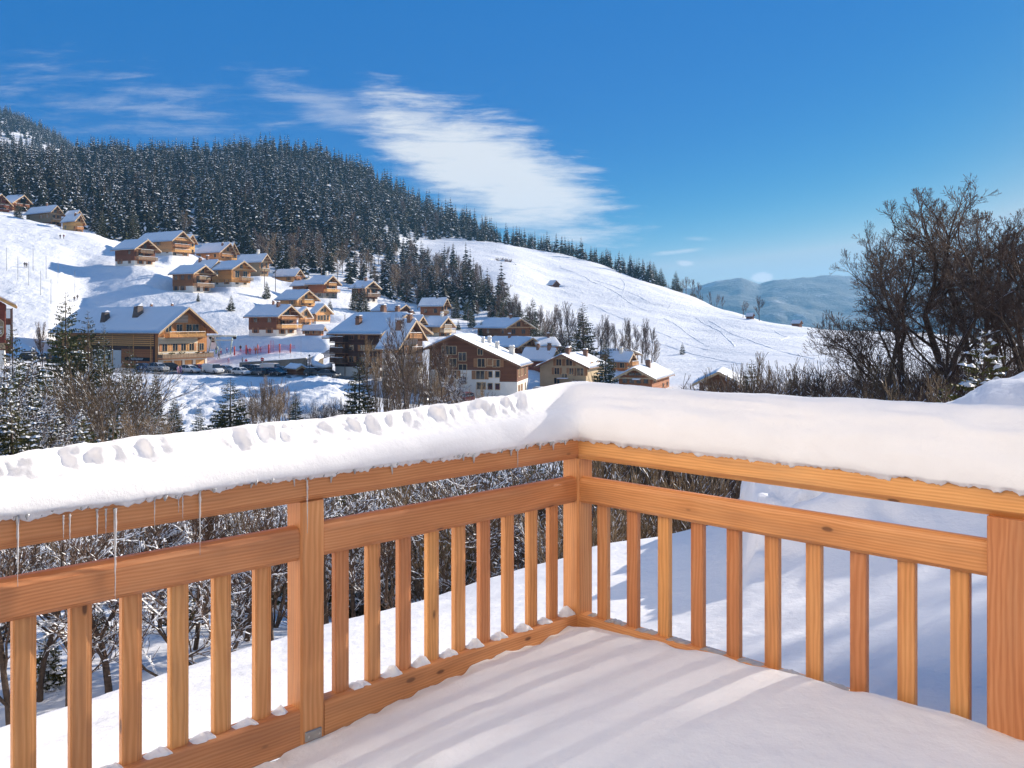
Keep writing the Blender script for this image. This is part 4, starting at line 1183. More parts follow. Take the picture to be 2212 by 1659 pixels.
building('chalet', 'golden chalet at the right end of the topmost row', S1(690, 430), S1(745, 368), S1(795, 466), S1(0, 535)[1], 338, 122, LE=S1(552, 0)[0], up='gold', low='b_honey', split=.2, bal=((.25, .8, 1.3, 'gold'),), chim=((.75, -.25, 'brick'),), seed=4, group=UC)
building('chalet', 'golden chalet roof rising just behind the right end of the topmost row', S1(700, 372), S1(735, 331), S1(785, 412), S1(0, 520)[1], 352, 122, LE=S1(585, 0)[0], up='gold', low='b_honey', split=.1, seed=5, gcol=2, group=UC)
building('chalet', 'dark timber chalet with white base casting a long blue shadow on the slope', S1(1240, 685), S1(1350, 595), S1(1488, 716), S1(0, 850)[1], 282, 118, LE=S1(1016, 0)[0], up='brown', low='plaster', split=.30, bal=((.75, .62, 1.1, 'grey'), (.36, .95, 1.6, 'grey')), seed=6, scol=2, group=UC)
building('chalet', 'largest pale honey chalet with stacked balconies below the forest', S1(1585, 610), S1(1705, 520), S1(1790, 642), S1(0, 752)[1], 315, 120, LE=S1(1226, 0)[0], up='gold', low='plaster', split=.22, bal=((.95, .8, 1.2, 'gold'), (.55, .92, 1.3, 'gold'), (.22, .92, 1.4, 'gold')), seed=7, gcol=4, group=UC)
building('chalet', 'narrow gable peeping out behind the largest pale honey chalet', S1(1735, 600), S1(1778, 553), S1(1826, 640), S1(0, 740)[1], 330, 120, L=8, up='gold', low='b_honey', split=.1, seed=8, gcol=2, sw=False, group=UC)
building('chalet', 'honey chalet right of the largest pale one, with arched gable balcony', S2(62, 470), S2(160, 383), S2(212, 492), S2(0, 556)[1], 335, 120, LE=S1(1776, 0)[0], up='gold', low='b_honey', split=.15, bal=((.45, .9, 1.3, 'gold'),), chim=((.85, -.2, 'brick'),), seed=9, group=UC)
building('chalet', 'slim second gable overlapping the arched-balcony honey chalet', S2(165, 455), S2(192, 384), S2(246, 490), S2(0, 550)[1], 347, 120, L=7, up='gold', low='b_honey', split=.1, seed=10, gcol=2, sw=False, group=UC)
building('chalet', 'dark timber chalet with round white terrace on the brow of the slope', S1(1785, 910), S1(1905, 833), S1(2005, 926), S1(0, 1105)[1], 264, 116, LE=S1(1546, 0)[0], up='brown', low='plaster', split=.36, bal=((.68, .6, 1.1, 'grey'), (.33, .95, 1.5, 'grey')), seed=11, scol=3, group=UC)
building('chalet', 'brown chalet close behind the one with the round white terrace', S1(1950, 860), S1(2015, 788), S1(2095, 886), S1(0, 1045)[1], 279, 116, LE=S1(1745, 0)[0], up='brown', low='plaster', split=.3, bal=((.55, .9, 1.3, 'grey'),), chim=((.25, -.35, 'brick', 1.3), (.5, -.1, 'brick', 1.2)), seed=12, group=UC)
building('chalet', 'amber timber chalet with a wide plank balcony above a white base', S2(172, 625), S2(282, 547), S2(398, 642), S2(0, 797)[1], 274, 122, L=11, up='honey', low='plaster', split=.25, bal=((.36, .62, 1.6, 'grey', .16),), seed=13, group=UC)
building('chalet', 'grey-brown chalet with a tall pale chimney at the forest edge', S2(445, 560), S2(505, 486), S2(551, 573), S2(0, 700)[1], 315, 120, LE=S2(196, 0)[0], up='grey', low='b_grey', split=.1, bal=((.32, .9, 1.0, 'grey'),), chim=((.68, -.05, 'plaster', 1.3),), seed=14, group=UC)
building('chalet', 'low golden chalet beside a dark pole at the forest foot', S2(755, 690), S2(806, 626), S2(848, 697), S2(0, 758)[1], 322, 120, LE=S2(540, 0)[0], up='gold', low='b_honey', split=.1, bal=((.5, .8, 1.1, 'gold'),), seed=15, group=UC)
building('chalet', 'amber chalet on a stone base with snowy side wing and corner balconies', S2(1020, 762), S2(1105, 684), S2(1186, 772), S2(0, 905)[1], 292, 120, LE=S2(840, 0)[0], up='honey', low='stone', split=.34, bal=((.82, .55, 1.1, 'gold'), (.42, .95, 1.5, 'gold')), chim=((.72, -.1, 'plaster', 1.2),), seed=16, group=UC)
building('chalet_wing', 'low snow-roofed wing on the left of the stone-based amber chalet', S2(866, 778), S2(905, 735), S2(950, 790), S2(0, 880)[1], 296, 120, LE=S2(702, 0)[0], up='brown', low='b_brown', split=.1, seed=17, gw=False, scol=2, sn=.4)
MC = 'chalets of the middle village'
building('chalet', 'golden-gabled chalet with wide snow roof, middle of the lower slope', S2(775, 905), S2(890, 817), S2(990, 914), S2(0, 985)[1], 264, 120, LE=S2(556, 0)[0], up='gold', low='b_brown', split=.15, bal=((.45, .5, 1.2, 'gold'),), seed=18, group=MC)
building('chalet', 'large brown-sided chalet with white base and honey gable balconies', S2(595, 1060), S2(714, 953), S2(838, 1062), S2(0, 1256)[1], 226, 118, LE=S2(276, 0)[0], up='brown', low='plaster', split=.30, bal=((.78, .8, 1.1, 'gold'), (.36, 1.0, 1.8, 'gold')), chim=((.72, -.25, 'brick', 1.2), (.5, -.05, 'brick', .8)), seed=19, scol=2, group=MC)
building('chalet', 'narrow honey gable squeezed between two chalets of the middle village', S2(800, 1030), S2(862, 977), S2(926, 1077), S2(0, 1180)[1], 240, 118, LE=S2(755, 0)[0], up='gold', low='b_honey', split=.1, bal=((.5, .9, 1.3, 'gold'),), seed=20, gcol=2, sw=False, group=MC)
building('chalet', 'golden chalet with tall gable windows and a long walled terrace', S2(940, 1032), S2(1026, 948), S2(1112, 1036), S2(0, 1140)[1], 250, 120, LE=S2(868, 0)[0], up='gold', low='plaster', split=.2, seed=21, gcol=4, group=MC)
building('pavilion', 'low timber pavilion with round-topped windows under a flat snowy roof', S2(1015, 1186), S2(1022, 1148), S2(1052, 1186), S2(0, 1250)[1], 222, 112, LE=S2(815, 0)[0], up='honey', low='b_honey', split=.1, seed=22, gw=False, scol=4, sfl=1, cat='pavilion', sn=.4, winw=1.3)
building('chalet', 'dark brown chalet with arched gable beams standing before bare woods', S2(1395, 800), S2(1476, 735), S2(1554, 800), S2(0, 948)[1], 302, 120, LE=S2(1241, 0)[0], up='dark', low='plaster', split=.28, bal=((.42, .95, 1.5, 'grey'),), chim=((.6, -.1, 'brick', 1.2),), seed=23, group=MC)
building('chalet', 'reddish-brown chalet on a white base at the wood edge', S2(2120, 965), S2(2156, 892), S2(2191, 972), S2(0, 1092)[1], 290, 124, LE=S2(1882, 0)[0], up='red', low='plaster', split=.22, bal=((.36, .9, 1.2, 'grey'),), chim=((.62, -.05, 'black', .8),), seed=24, scol=2, sfl=1, group=MC)
# ---- big dark block with its lower wing
blk = building('apartment_block', 'big dark timber apartment block with blue-shaded snow roof', S7(1165, 392), S7(1378, 66), None, 818, 172, 120, W=17., LE=S7(310, 0)[0], up='dark', low='plaster', split=.22, seed=25, scol=4, gfl=4, sfl=4, cat='apartment block', chim=((.40, -.62, 'brick', 1.7), (.52, .05, 'brick', 1.6), (.78, .05, 'brick', 1.3)), pitchx=.5, sym=True, shut='shutter', ove=1.6, group='apartment blocks')
wing = building('apartment_wing', 'steep snow-roofed wing with pink wall joined to the dark block', S7(1430, 625), S7(1708, 168), S7(1886, 480), 850, 160, 116, LE=S7(1062, 0)[0], up='pinkwall', low='pinkwall', split=.1, seed=26, bal=((1.12, .55, 1.5, 'gold'), (.82, .5, 1.5, 'dark', .2), (.5, .5, 1.5, 'dark', .2)), gfl=4, sfl=4, cat='apartment block', chim=((.55, -.25, 'brick', 1.6), (.8, .05, 'brick', 1.3)), ovg=1.6, group='apartment blocks')
building('chalet', 'small red-brown gable showing above the steep-roofed wing', S3(168, 505), S3(215, 437), S3(259, 517), S3(0, 640)[1], 232, 116, LE=S3(20, 0)[0], up='brown', low='b_brown', split=.1, seed=27, gcol=1, chim=((.3, -.1, 'brick', 1.2),), group=MC)
building('chalet', 'cream and honey chalet with flower-box balconies right of the steep wing', S3(370, 540), S3(440, 450), S3(520, 541), S3(0, 645)[1], 236, 120, LE=S3(190, 0)[0], up='gold', low='cream_wall' if False else 'b_cream', split=.36, bal=((.72, .6, 1.0, 'cream'), (.34, .95, 1.5, 'cream')), chim=((.72, -.1, 'plaster', 1.1),), seed=28, group=MC)
building('chalet', 'long brown chalet seen side-on below the conifers', S3(976, 553), S3(986, 462), S3(994, 530), S3(0, 650)[1], 255, 150, L=20, W=10, up='brown', low='b_brown', split=.1, seed=29, scol=4, sfl=1, chim=((.75, -.1, 'brick'),), pitchx=.5, sym=True, group=MC)
building('chalet', 'half-hidden chalet roof with a bare red-brown tree in front', S3(1085, 728), S3(1092, 638), S3(1112, 728), S3(0, 800)[1], 226, 140, L=16, W=10, up='brown', low='b_brown', split=.1, seed=30, scol=3, chim=((.5, -.2, 'brick'),), pitchx=.5, sym=True, group=MC)
building('chalet', 'ochre chalet with its gable turned left and tiny dormer shadows on the snow roof', S3(1165, 714), S3(1213, 643), S3(1262, 710), S3(0, 800)[1], 235, 248, RE=S3(1490, 0)[0], up='honey', low='b_honey', split=.1, seed=31, side='right', chim=((.35, .1, 'brick'), ), group=MC)
building('chalet', 'broad blue-shaded snow roof on red-brown walls behind the tan house', S3(1396, 852), S3(1442, 743), S3(1478, 805), S3(0, 960)[1], 205, 126, LE=S3(1100, 0)[0], up='red', low='b_red', split=.1, seed=32, scol=3, chim=((.45, .0, 'brick', 1.1), (.8, .0, 'brick', 1.3)), group=MC)
big = building('apartment_house', 'broad brown timber house on a tall white base, sunlit snow roof with four chimneys', S3(215, 740), S3(500, 612), S3(1112, 900), 862, 168, 190, RE=S3(1226, 0)[0], up='umber', low='plaster', split=.0, seed=33, side='right', gw=False, sw=False, cat='apartment house', ovg=1.1, ove=.9, fas='soffit', chim=((.25, .12, 'plaster', 1.2), (.45, .35, 'plaster', 1.2), (.6, .1, 'plaster', 1.), (.30, .62, 'plaster', 1.6)), sn=.35)
tan = building('house', 'tan rendered house with brown shutters and a snowy low-pitched roof', S3(1235, 912), S3(1496, 792), S3(1745, 926), 838, 188, 200, RE=S3(1930, 0)[0], up='tanwall', low='tanwall', split=.0, seed=34, side='right', gw=False, sw=False, cat='house', fas='soffit', ovg=1.1, ove=1.0, chim=((.6, -.05, 'brick', 1.2), (.35, .35, 'brick', 1.5), (.85, .1, 'brick', 1.3)), sn=.32)
building('chalet', 'amber chalet with a gable balcony half hidden by a snowy spruce', S3(2108, 862), S3(2150, 776), S3(2196, 848), S3(0, 965)[1], 204, 122, LE=S3(1900, 0)[0], up='honey', low='b_honey', split=.1, bal=((.5, .9, 1.4, 'gold'),), chim=((.5, -.2, 'plaster', 1.2),), seed=35, group=MC)
building('chalet', 'bright snow roof patch just behind the amber half-hidden chalet', S3(2035, 800), S3(2040, 757), S3(2066, 800), S3(0, 900)[1], 226, 140, L=9, W=8, up='brown', low='b_brown', split=.1, seed=36, pitchx=.5, sym=True, gw=False, sw=False, group=MC)
cab = building('chalet', 'red-brown chalet with a small snowy awning, right behind the snow cap corner', S4(395, 1032), S4(556, 948), S4(726, 1053), 848, 160, 200, RE=S4(866, 0)[0], up='red', low='b_red', split=.0, seed=37, side='right', fas='fascia', gcol=4, gfl=2, chim=((.6, .25, 'brick', 1.4),), sn=.32, ovg=1.0, fill=.2)
building('barn', 'dark barn gable half buried behind the brown bushes', S4(998, 1072), S4(1206, 978), S4(1392, 1086), 850, 138, 196, L=12, up='brown', low='b_brown', split=.0, seed=38, side='right', gw=False, sw=False, cat='barn', fas='fascia', sn=.3)
building('chalet', 'far low snow-white roof by the winding road above the dark block', S2(1700, 1010), S2(1780, 950), S2(1860, 1030), S2(0, 1060)[1], 282, 124, L=12, up='brown', low='b_brown', split=.1, seed=39, gw=False, sw=False, group=MC)
# ---- hay huts on the open hill
def hut(lab, C0, AP, GR, LE, gv, d, az, seed, up='grey', W=None, L=None):
    return building('hay_hut', lab, C0, AP, GR, gv, d, az, LE=LE, up=up, low='b_'+up, split=0, seed=seed, gw=False, sw=False, cat='hut', sn=.22, ovg=.4, ove=.35, W=W, L=L, fas='soffit', group='hay huts on the hill', soft=3.)
hut('dark wooden hay hut alone in the middle of the snowy hill', S3(1405, 166), S3(1441, 122), S3(1478, 161), S3(1345, 0)[0], S3(0, 206)[1], 432, 136, 41, 'dark')
hut('small hay hut beside a lone bare tree near the hill crest', S4(1452, 572), S4(1462, 549), S4(1471, 566), S4(1396, 0)[0], S4(0, 594)[1], 402, 140, 42, 'brown')
hut('small hay hut farthest right, standing out against the blue mountain', S4(1808, 626), S4(1822, 601), S4(1834, 624), S4(1740, 0)[0], S4(0, 662)[1], 385, 136, 43, 'brown')
hut('tiny dark hut beside bare bushes near the upper edge of the hill', (1086, 567), (1091, 561), (1100, 567), 1075, 574, 478, 130, 44, 'dark')
hut('snow-roofed forest cabin peeping out of the dark trees', S1(900, 62), S1(905, 40), S1(920, 62), S1(838, 0)[0], S1(0, 85)[1], 640, 130, 45, 'dark', W=7, L=9)
# ---- windows placed where the photo shows them on the two broad gables
def gable_windows(info, uvs, shut='shutter'):
    rg = random.Random(5); r = info['root']; th = info['th']
    n = Vector((math.cos(th), math.sin(th), 0)); w = Vector((-math.sin(th), math.cos(th), 0))
    for (u, v, wd, h, s) in uvs:
        k = (u-CX)/F
        p0 = info['c']+n*(info['x1'])
        y = (k*p0.y-p0.x)/(w.x-k*w.y)
        dd = p0.y+w.y*y
        z = Zof(v, dd)-info['zg']
        win(r, Vector((info['x1']+(.092 if info is big and v > S3(0, 965)[1] else .05), y, z)), Vector((0, 1, 0)), Vector((1, 0, 0)), wd, h, shut if s else None, rg)
def g3(*l): return [S3(a, b)+(w, h, s) for a, b, w, h, s in l]
gable_windows(big, g3((420, 770, 1.3, 1.5, 0), (487, 772, 1.3, 1.5, 0), (575, 830, 1.4, 1.5, 0), (740, 785, .9, 1.1, 0), (752, 886, 1.4, 1.5, 1), (832, 880, 1., 1.2, 1), (888, 890, 1.3, 1.3, 1), (487, 885, 1.4, 1.5, 0),
                      (578, 940, 1.5, 1.6, 0), (487, 995, 1.4, 1.5, 1), (740, 998, 1.5, 1.5, 1), (832, 992, .8, 1.1, 0), (900, 992, .8, 1.1, 0), (575, 1048, 1.5, 1.2, 0), (750, 1098, 1.6, 1.2, 0), (832, 1103, .8, 1.1, 0), (900, 1105, .8, 1.1, 0), (410, 985, 1.3, 1.4, 0)))
gable_windows(tan, g3((1465, 882, 1.1, 1.3, 1), (1560, 883, 1.3, 1.3, 1), (1447, 962, 1., 1.3, 1), (1583, 965, 1., 1.3, 1), (1662, 970, 1.4, 1.5, 1), (1517, 1014, 1.2, 1.2, 0), (1447, 1052, 1.2, 1.2, 0)))
# white plaster base of the broad brown house: proud of the timber, stepping down to the right
def bigbase():
    i = big; r = i['root']
    n = Vector((math.cos(i['th']), math.sin(i['th']), 0)); w = Vector((-math.sin(i['th']), math.cos(i['th']), 0))
    def yz(zx, zy):
        u, v = S3(zx, zy); k = (u-CX)/F; p0 = i['c']+n*i['x1']
        y = (k*p0.y-p0.x)/(w.x-k*w.y); return y, Zof(v, p0.y+w.y*y)-i['zg']
    y1, z1 = yz(918, 955); _, z2 = yz(1000, 1062)
    MB().box(i['x1']+.051, i['x1']+.09, i['wl']-.06, y1, -4, z1).box(i['x1']+.051, i['x1']+.09, y1, i['wr']+.06, -4, z2).build('base_wall', M['plaster'], r)
    MB().box(i['x0'], i['x1']+.0505, i['wr']+.051, i['wr']+.09, -4, z2-.01).build('base_wall', M['plaster'], r)
    rg = random.Random(9)
    for x in (.3, .62, .85):
        for z in (z2+1.6, z2-1.4):
            win(r, Vector((i['x0']+x*(i['x1']-i['x0']), i['wr']+.075, z)), Vector((-1, 0, 0)), Vector((0, 1, 0)), 1., 1.4, 'shutter' if x > .5 else None, rg)
bigbase()
def tanside():
    i = tan; r = i['root']; rg = random.Random(4)
    win(r, Vector((i['x1']-4.5, i['wr']+.05, 4.6)), Vector((-1, 0, 0)), Vector((0, 1, 0)), 1., 1.3, 'shutter', rg)
    win(r, Vector((i['x1']-9.5, i['wr']+.05, 4.6)), Vector((-1, 0, 0)), Vector((0, 1, 0)), 1., 1.3, 'shutter', rg)
    u = i['under']
    aw = MB().box(i['x1']+.06, i['x1']+1.6, .2*i['W'], .46*i['W'], 1.2, 1.35).build('porch_roof', M['soffit'], r)
    MB().bbox(i['x1']+.06, i['x1']+1.65, .2*i['W']-.05, .46*i['W']+.05, 1.352, 1.62, .08).build('porch_snow', M['snow_roof'], aw)
    aw = MB().box(i['x1']+.06, i['x1']+1.2, -.08*i['W'], .10*i['W'], 1.9, 2.0).build('porch_roof', M['soffit'], r)
    MB().bbox(i['x1']+.06, i['x1']+1.25, -.08*i['W']-.05, .10*i['W']+.05, 2.002, 2.2, .06).build('porch_snow', M['snow_roof'], aw)
tanside()
def cabside():
    i = cab; r = i['root']
    a = MB().box(i['x1']+.06, i['x1']+1.1, -.04*i['W'], .12*i['W'], 2.25, 2.33).build('awning', M['soffit'], r)
    MB().bbox(i['x1']+.06, i['x1']+1.15, -.045*i['W'], .125*i['W'], 2.332, 2.58, .06).build('awning_snow', M['snow_roof'], a)
cabside()
# balconies on the left end of the dark block, pale terrace of the round-terrace chalet
def blockbalc():
    i = blk; r = i['root']
    for z in (.30, .52, .76):
        balcony(r, Vector((i['x0']+1.6, i['wl']-.052, z*i['He'])), Vector((1, 0, 0)), Vector((0, -1, 0)), 3.4, 1.5, 1.05, M['b_dark'], False)
        balcony(r, Vector((i['x0']-.052, i['wl']+2.5, z*i['He']+.3)), Vector((0, -1, 0)), Vector((-1, 0, 0)), 4.2, 1.7, 1.05, M['b_brown'], False)
    pr = MB().prism([(i['wl']-1.0, i['He']*.93-.9), (i['wl']+6, i['He']*.93-.2), (i['wl']+6, i['He']*.93), (i['wl']-1.0, i['He']*.93-.7)], i['x0']-2.6, i['x0']-.056).build('side_roof', M['soffit'], r)
    MB().prism([(i['wl']-1.05, i['He']*.93-.698), (i['wl']+6, i['He']*.93+.003), (i['wl']+6, i['He']*.93+.35), (i['wl']-.95, i['He']*.93-.35)], i['x0']-2.65, i['x0']-.06).build('side_roof_snow', M['snow_roof'], pr)
    MB().tube([(i['x0']+2.6, i['wl']-.1, -1), (i['x0']+2.6, i['wl']-.1, i['He']-.1)], [.06, .06], 8).build('drainpipe', M['soffit'], r)
blockbalc()
# ---- the big farmhouse inn by the parking
inn = building('inn', 'wide timber inn with two tapering roof chimneys beside the parked cars', S1(1465, 1452), S1(1752, 1212), S1(2006, 1445), 799, 190, 120, LE=S1(445, 0)[0], up='honey', low='plaster', split=.0, seed=50, gw=False, sw=False, cat='inn', vert=True, chim=((.42, -.58, 'taper', .92), (.66, -.38, 'taper', 1.0), (.63, -.22, 'taper', .75), (.55, .1, 'brick', .8), (.65, .1, 'brick', .8), (.83, .1, 'brick', .8)), ovg=2.0, ove=1.4, sn=.5)
def inn_details():
    i = inn; r = i['root']; rg = random.Random(2)
    th = i['th']; n = Vector((math.cos(th), math.sin(th), 0)); w = Vector((-math.sin(th), math.cos(th), 0))
    Wd = i['wr']-i['wl']; He = i['He']; xg = i['x1']+.05
    fy = lambda f: i['wl']+f*Wd
    # gable: pale first floor band, ground floor with garage openings, long flower balcony, upper slatted balcony
    MB().box(xg+.002, xg+.05, fy(-.004), fy(.80), He*.33, He*.80).build('cream_wall_band', M['b_cream'], r)
    MB().box(xg+.002, xg+.04, fy(-.004), fy(1.004), -4, He*.235).build('ground_floor_wall', M['plaster'], r)
    for a, b in ((.10, .24), (.31, .45), (.53, .67), (.76, .93)):
        MB().box(xg+.041, xg+.09, fy(a), fy(b), -.4, He*.20).build('garage_door', M['v_gold'], r)
        MB().box(xg+.041, xg+.095, fy(b), fy(b)+.35, -.4, He*.20).build('garage_jamb', M['soffit'], r)
    for f, sh in ((.12, 1), (.33, 1), (.50, 1), (.67, 1), (.88, 0)):
        win(r, Vector((xg+.05, fy(f), He*.54)), Vector((0, 1, 0)), Vector((1, 0, 0)), 1.25, 1.5, 'v_gold' if sh else None, rg, 'trim')
    for f, ww, h in ((.20, 1.5, 1.7), (.42, 1.4, 1.7), (.62, 1.4, 1.8), (.76, 1.6, 1.8)):
        win(r, Vector((xg, fy(f), He*1.02)), Vector((0, 1, 0)), Vector((1, 0, 0)), ww, h, None, rg)
    win(r, Vector((xg, fy(.47), He*1.02+3.3)), Vector((0, 1, 0)), Vector((1, 0, 0)), .7, 1.2, None, rg)
    balcony(r, Vector((xg+.052, fy(.50), He*.80)), Vector((0, 1, 0)), Vector((1, 0, 0)), Wd*.74, 1.5, 1.15, M['b_gold'])
    balcony(r, Vector((xg+.052, fy(.50), He*.27)), Vector((0, 1, 0)), Vector((1, 0, 0)), Wd*1.06, 1.8, 1.05, M['v_grey'], False)
    fl = MB(); rq = random.Random(6)
    for k in range(90):
        y = fy(.08)+Wd*.9*rq.random(); 
        if int(y*1.1) % 3 == 0: continue
        c = Vector((xg+1.95, y, He*.27+.95+rq.uniform(0, .25))); s = rq.uniform(.08, .2)
        fl.add([c+Vector((s, 0, 0)), c+Vector((0, s, .02)), c+Vector((0, 0, s)), c+Vector((-s, -s, -s*.6))], [(0, 1, 2), (0, 2, 3), (0, 3, 1), (1, 3, 2)])
    fl.build('flower_box_greens', M['needle'], r)
    # dark timber decoration high in the gable
    MB().box(xg+.002, xg+.03, fy(.28), fy(.60), He*1.02+1.3, He*1.02+3.0).build('pale_gable_panel', M['b_cream'], r)
    # long side: slatted hayloft, dark band, plaster entrance with three narrow windows, sign wall
    x0, x1, yl = i['x0'], i['x1'], i['wl']-.05
    Ld = x1-x0
    sl = MB()
    for k in range(7):
        z = He*.58+k*He*.052
        sl.box(x1-Ld*.62, x1-1.2, yl-.10, yl-.03, z, z+He*.034)
    for f in (.06, .22, .42, .62):
        sl.box(x1-Ld*f-.13, x1-Ld*f+.13, yl-.16, yl-.101, He*.05, He*.96)
    sl.build('hayloft_slats', M['b_gold'], r)
    MB().box(x1-Ld*.64, x1-.9, yl-.02, yl-.002, He*.04, He*.97).build('side_boarding', M['b_dark'], r)
    MB().box(x1-Ld*.335, x1-Ld*.045, yl-.10, yl-.021, He*.05, He*.50).build('sign_wall', M['b_honey'], r)
    MB().box(x1-Ld*.62, x1-Ld*.34, yl-.09, yl-.021, -.5, He*.46).build('entrance_wall', M['plaster'], r)
    for f in (.56, .505, .45):
        win(r, Vector((x1-Ld*f, yl-.09, He*.27)), Vector((1, 0, 0)), Vector((0, -1, 0)), .75, 1.9, None, rg)
    # name board
    sb = MB().box(x1-Ld*.30, x1-Ld*.07, yl-.17, yl-.12, He*.20, He*.29).build('name_board', M['black'], r)
    text('RESTAURANT', .62, (x1-Ld*.185, yl-.175, He*.222), (PI/2, 0, 0), M['white'], sb, 3.9)
    for k in range(30):
        pass
def text(s, size, loc, rot, m, parent, width=None):
    cu = bpy.data.curves.new('lettering', 'FONT'); cu.body = s; cu.size = size; cu.extrude = .012; cu.align_x = 'CENTER'
    ob = bpy.data.objects.new('lettering_tmp', cu); COL.objects.link(ob)
    dg = bpy.context.evaluated_depsgraph_get()
    me = bpy.data.meshes.new_from_object(ob.evaluated_get(dg))
    bpy.data.objects.remove(ob)
    me.materials.clear(); me.materials.append(m)
    o = link('lettering', me, parent, loc, rot)
    if width:
        xs = [v.co.x for v in me.vertices]
        f = width/(max(xs)-min(xs))
        for v in me.vertices: v.co.x *= f
    return o
inn_details()
# ---- sign house cut by the left photo edge
def hotel():
    d = 150.
    e = P(36, 660, d)
    zg = Zof(790, d)
    A = R(152); th = math.atan2(math.cos(A), math.sin(A))
    n = Vector((math.sin(A), math.cos(A), 0)); w = Vector((-math.cos(A), math.sin(A), 0))
    W = 13.; L = 11.
    c = e-w*(W/2)-n*(L/2)
    r = empty('hotel', (c.x, c.y, zg), th, 'brown timber hotel gable cut by the left photo edge, with lettered signs', 'hotel')
    zE = e.z-zg; za = zE+3.6; HW, HL = W/2, L/2; t = .3
    ro = MB().prism([(-HW, zE-t), (0, za-t), (HW, zE-t), (HW, zE), (0, za), (-HW, zE)], -HL, HL).build('roof', M['soffit'], r)
    MB().prism([(-HW, zE-.55), (0, za-.55), (0, za+.02), (-HW, zE+.02)], HL+.003, HL+.08).prism([(0, za-.55), (HW, zE-.55), (HW, zE+.02), (0, za+.02)], HL+.003, HL+.08).build('bargeboard', M['b_gold'], ro)
    MB().prism([(-HW, zE+.004), (0, za+.004), (HW, zE+.004), (HW-.1, zE+.28), (0, za+.34), (-HW+.1, zE+.28)], -HL, HL-.05).build('roof_snow', M['snow_roof'], ro)
    wr = HW-1.7; x1 = HL-1.3
    MB().prism([(-wr, 2.6), (wr, 2.6), (wr, zE-t+.55), (0, za-t-.05), (-wr, zE-t+.55)], -HL+.5, x1).build('timber_wall', M['b_red'], r)
    MB().box(-HL+.6, x1-.1, -wr+.1, wr-.1, -3, 2.6).build('ground_floor_wall', M['plaster'], r)
    # corner strip of white panels and brown posts at the right edge
    for z0, z1 in ((zE-2.1, zE-.6), (zE-5.4, zE-3.2)):
        MB().box(x1+.02, x1+.10, wr+.15, wr+.75, z0, z1).build('white_panel', M['white'], r)
    MB().box(x1-.05, x1+.018, wr+.05, wr+.95, 2.0, zE-.5).box(x1-.05, x1+.1, wr+.96, wr+1.12, 1.2, zE-.4).build('corner_frame', M['b_brown'], r)
    oc = [(wr-3.6, 3.2+1.6), (wr-.5, 3.2+1.6), (wr-.15, 3.2+2.2), (wr-.15, 3.2+4.0), (wr-.5, 3.2+4.4), (wr-1.2, 3.2+4.7), (wr-3.6, 3.2+4.7)]
    bd = MB().prism(oc, x1+.004, x1+.06).build('sign_board', M['trim'], r)
    cy = sum(p[0] for p in oc)/7; cz = sum(p[1] for p in oc)/7
    MB().prism([(cy+(y-cy)*.92, cz+(z-cz)*.90) for y, z in oc], x1+.061, x1+.08).build('sign_panel', M['b_grey'], bd)
    text('EL', 1.15, (x1+.09, wr-1.15, 3.2+3.15), (PI/2, 0, PI/2), M['white'], bd, 1.5)
    text('ONS', .85, (x1+.09, wr-1.25, 3.2+2.1), (PI/2, 0, PI/2), M['white'], bd, 1.5)
    b2 = MB().box(x1+.004, x1+.06, wr-4, wr+.05, 2.75, 3.75).build('lower_sign', M['fascia'], r)
    text('OTO', .7, (x1+.07, wr-1.2, 3.0), (PI/2, 0, PI/2), M['black'], b2, 1.9)
    pad(c.x, c.y, th, HL, HW, zg, 5.)
hotel()
print('HOUSES', HOUSES)
# ================================================================ CARS
PAINT = dict(white=paint('car_white', (.72, .72, .71)), silver=paint('car_silver', (.36, .37, .38)), black=paint('car_black', (.014, .015, .018)), blue=paint('car_blue', (.03, .06, .15)),
             navy=paint('car_navy', (.015, .025, .06)), red=paint('car_red', (.22, .018, .018)), grey=paint('car_grey', (.09, .095, .10)), slate=paint('car_slate', (.12, .15, .20)), green=paint('car_green', (.05, .055, .04)))
def loft(mb, st, m):
    """st: list of rings (each a list of points)"""
    b = len(mb.v); n = len(st[0])
    for r in st: mb.v.extend([tuple(p) for p in r])
    for i in range(len(st)-1):
        for j in range(n):
            k = (j+1) % n
            mb.f.append((b+i*n+j, b+i*n+k, b+(i+1)*n+k, b+(i+1)*n+j)); mb.m.append(m)
    mb.f.append(tuple(b+j for j in range(n-1, -1, -1))); mb.m.append(m)
    mb.f.append(tuple(b+(len(st)-1)*n+j for j in range(n))); mb.m.append(m)
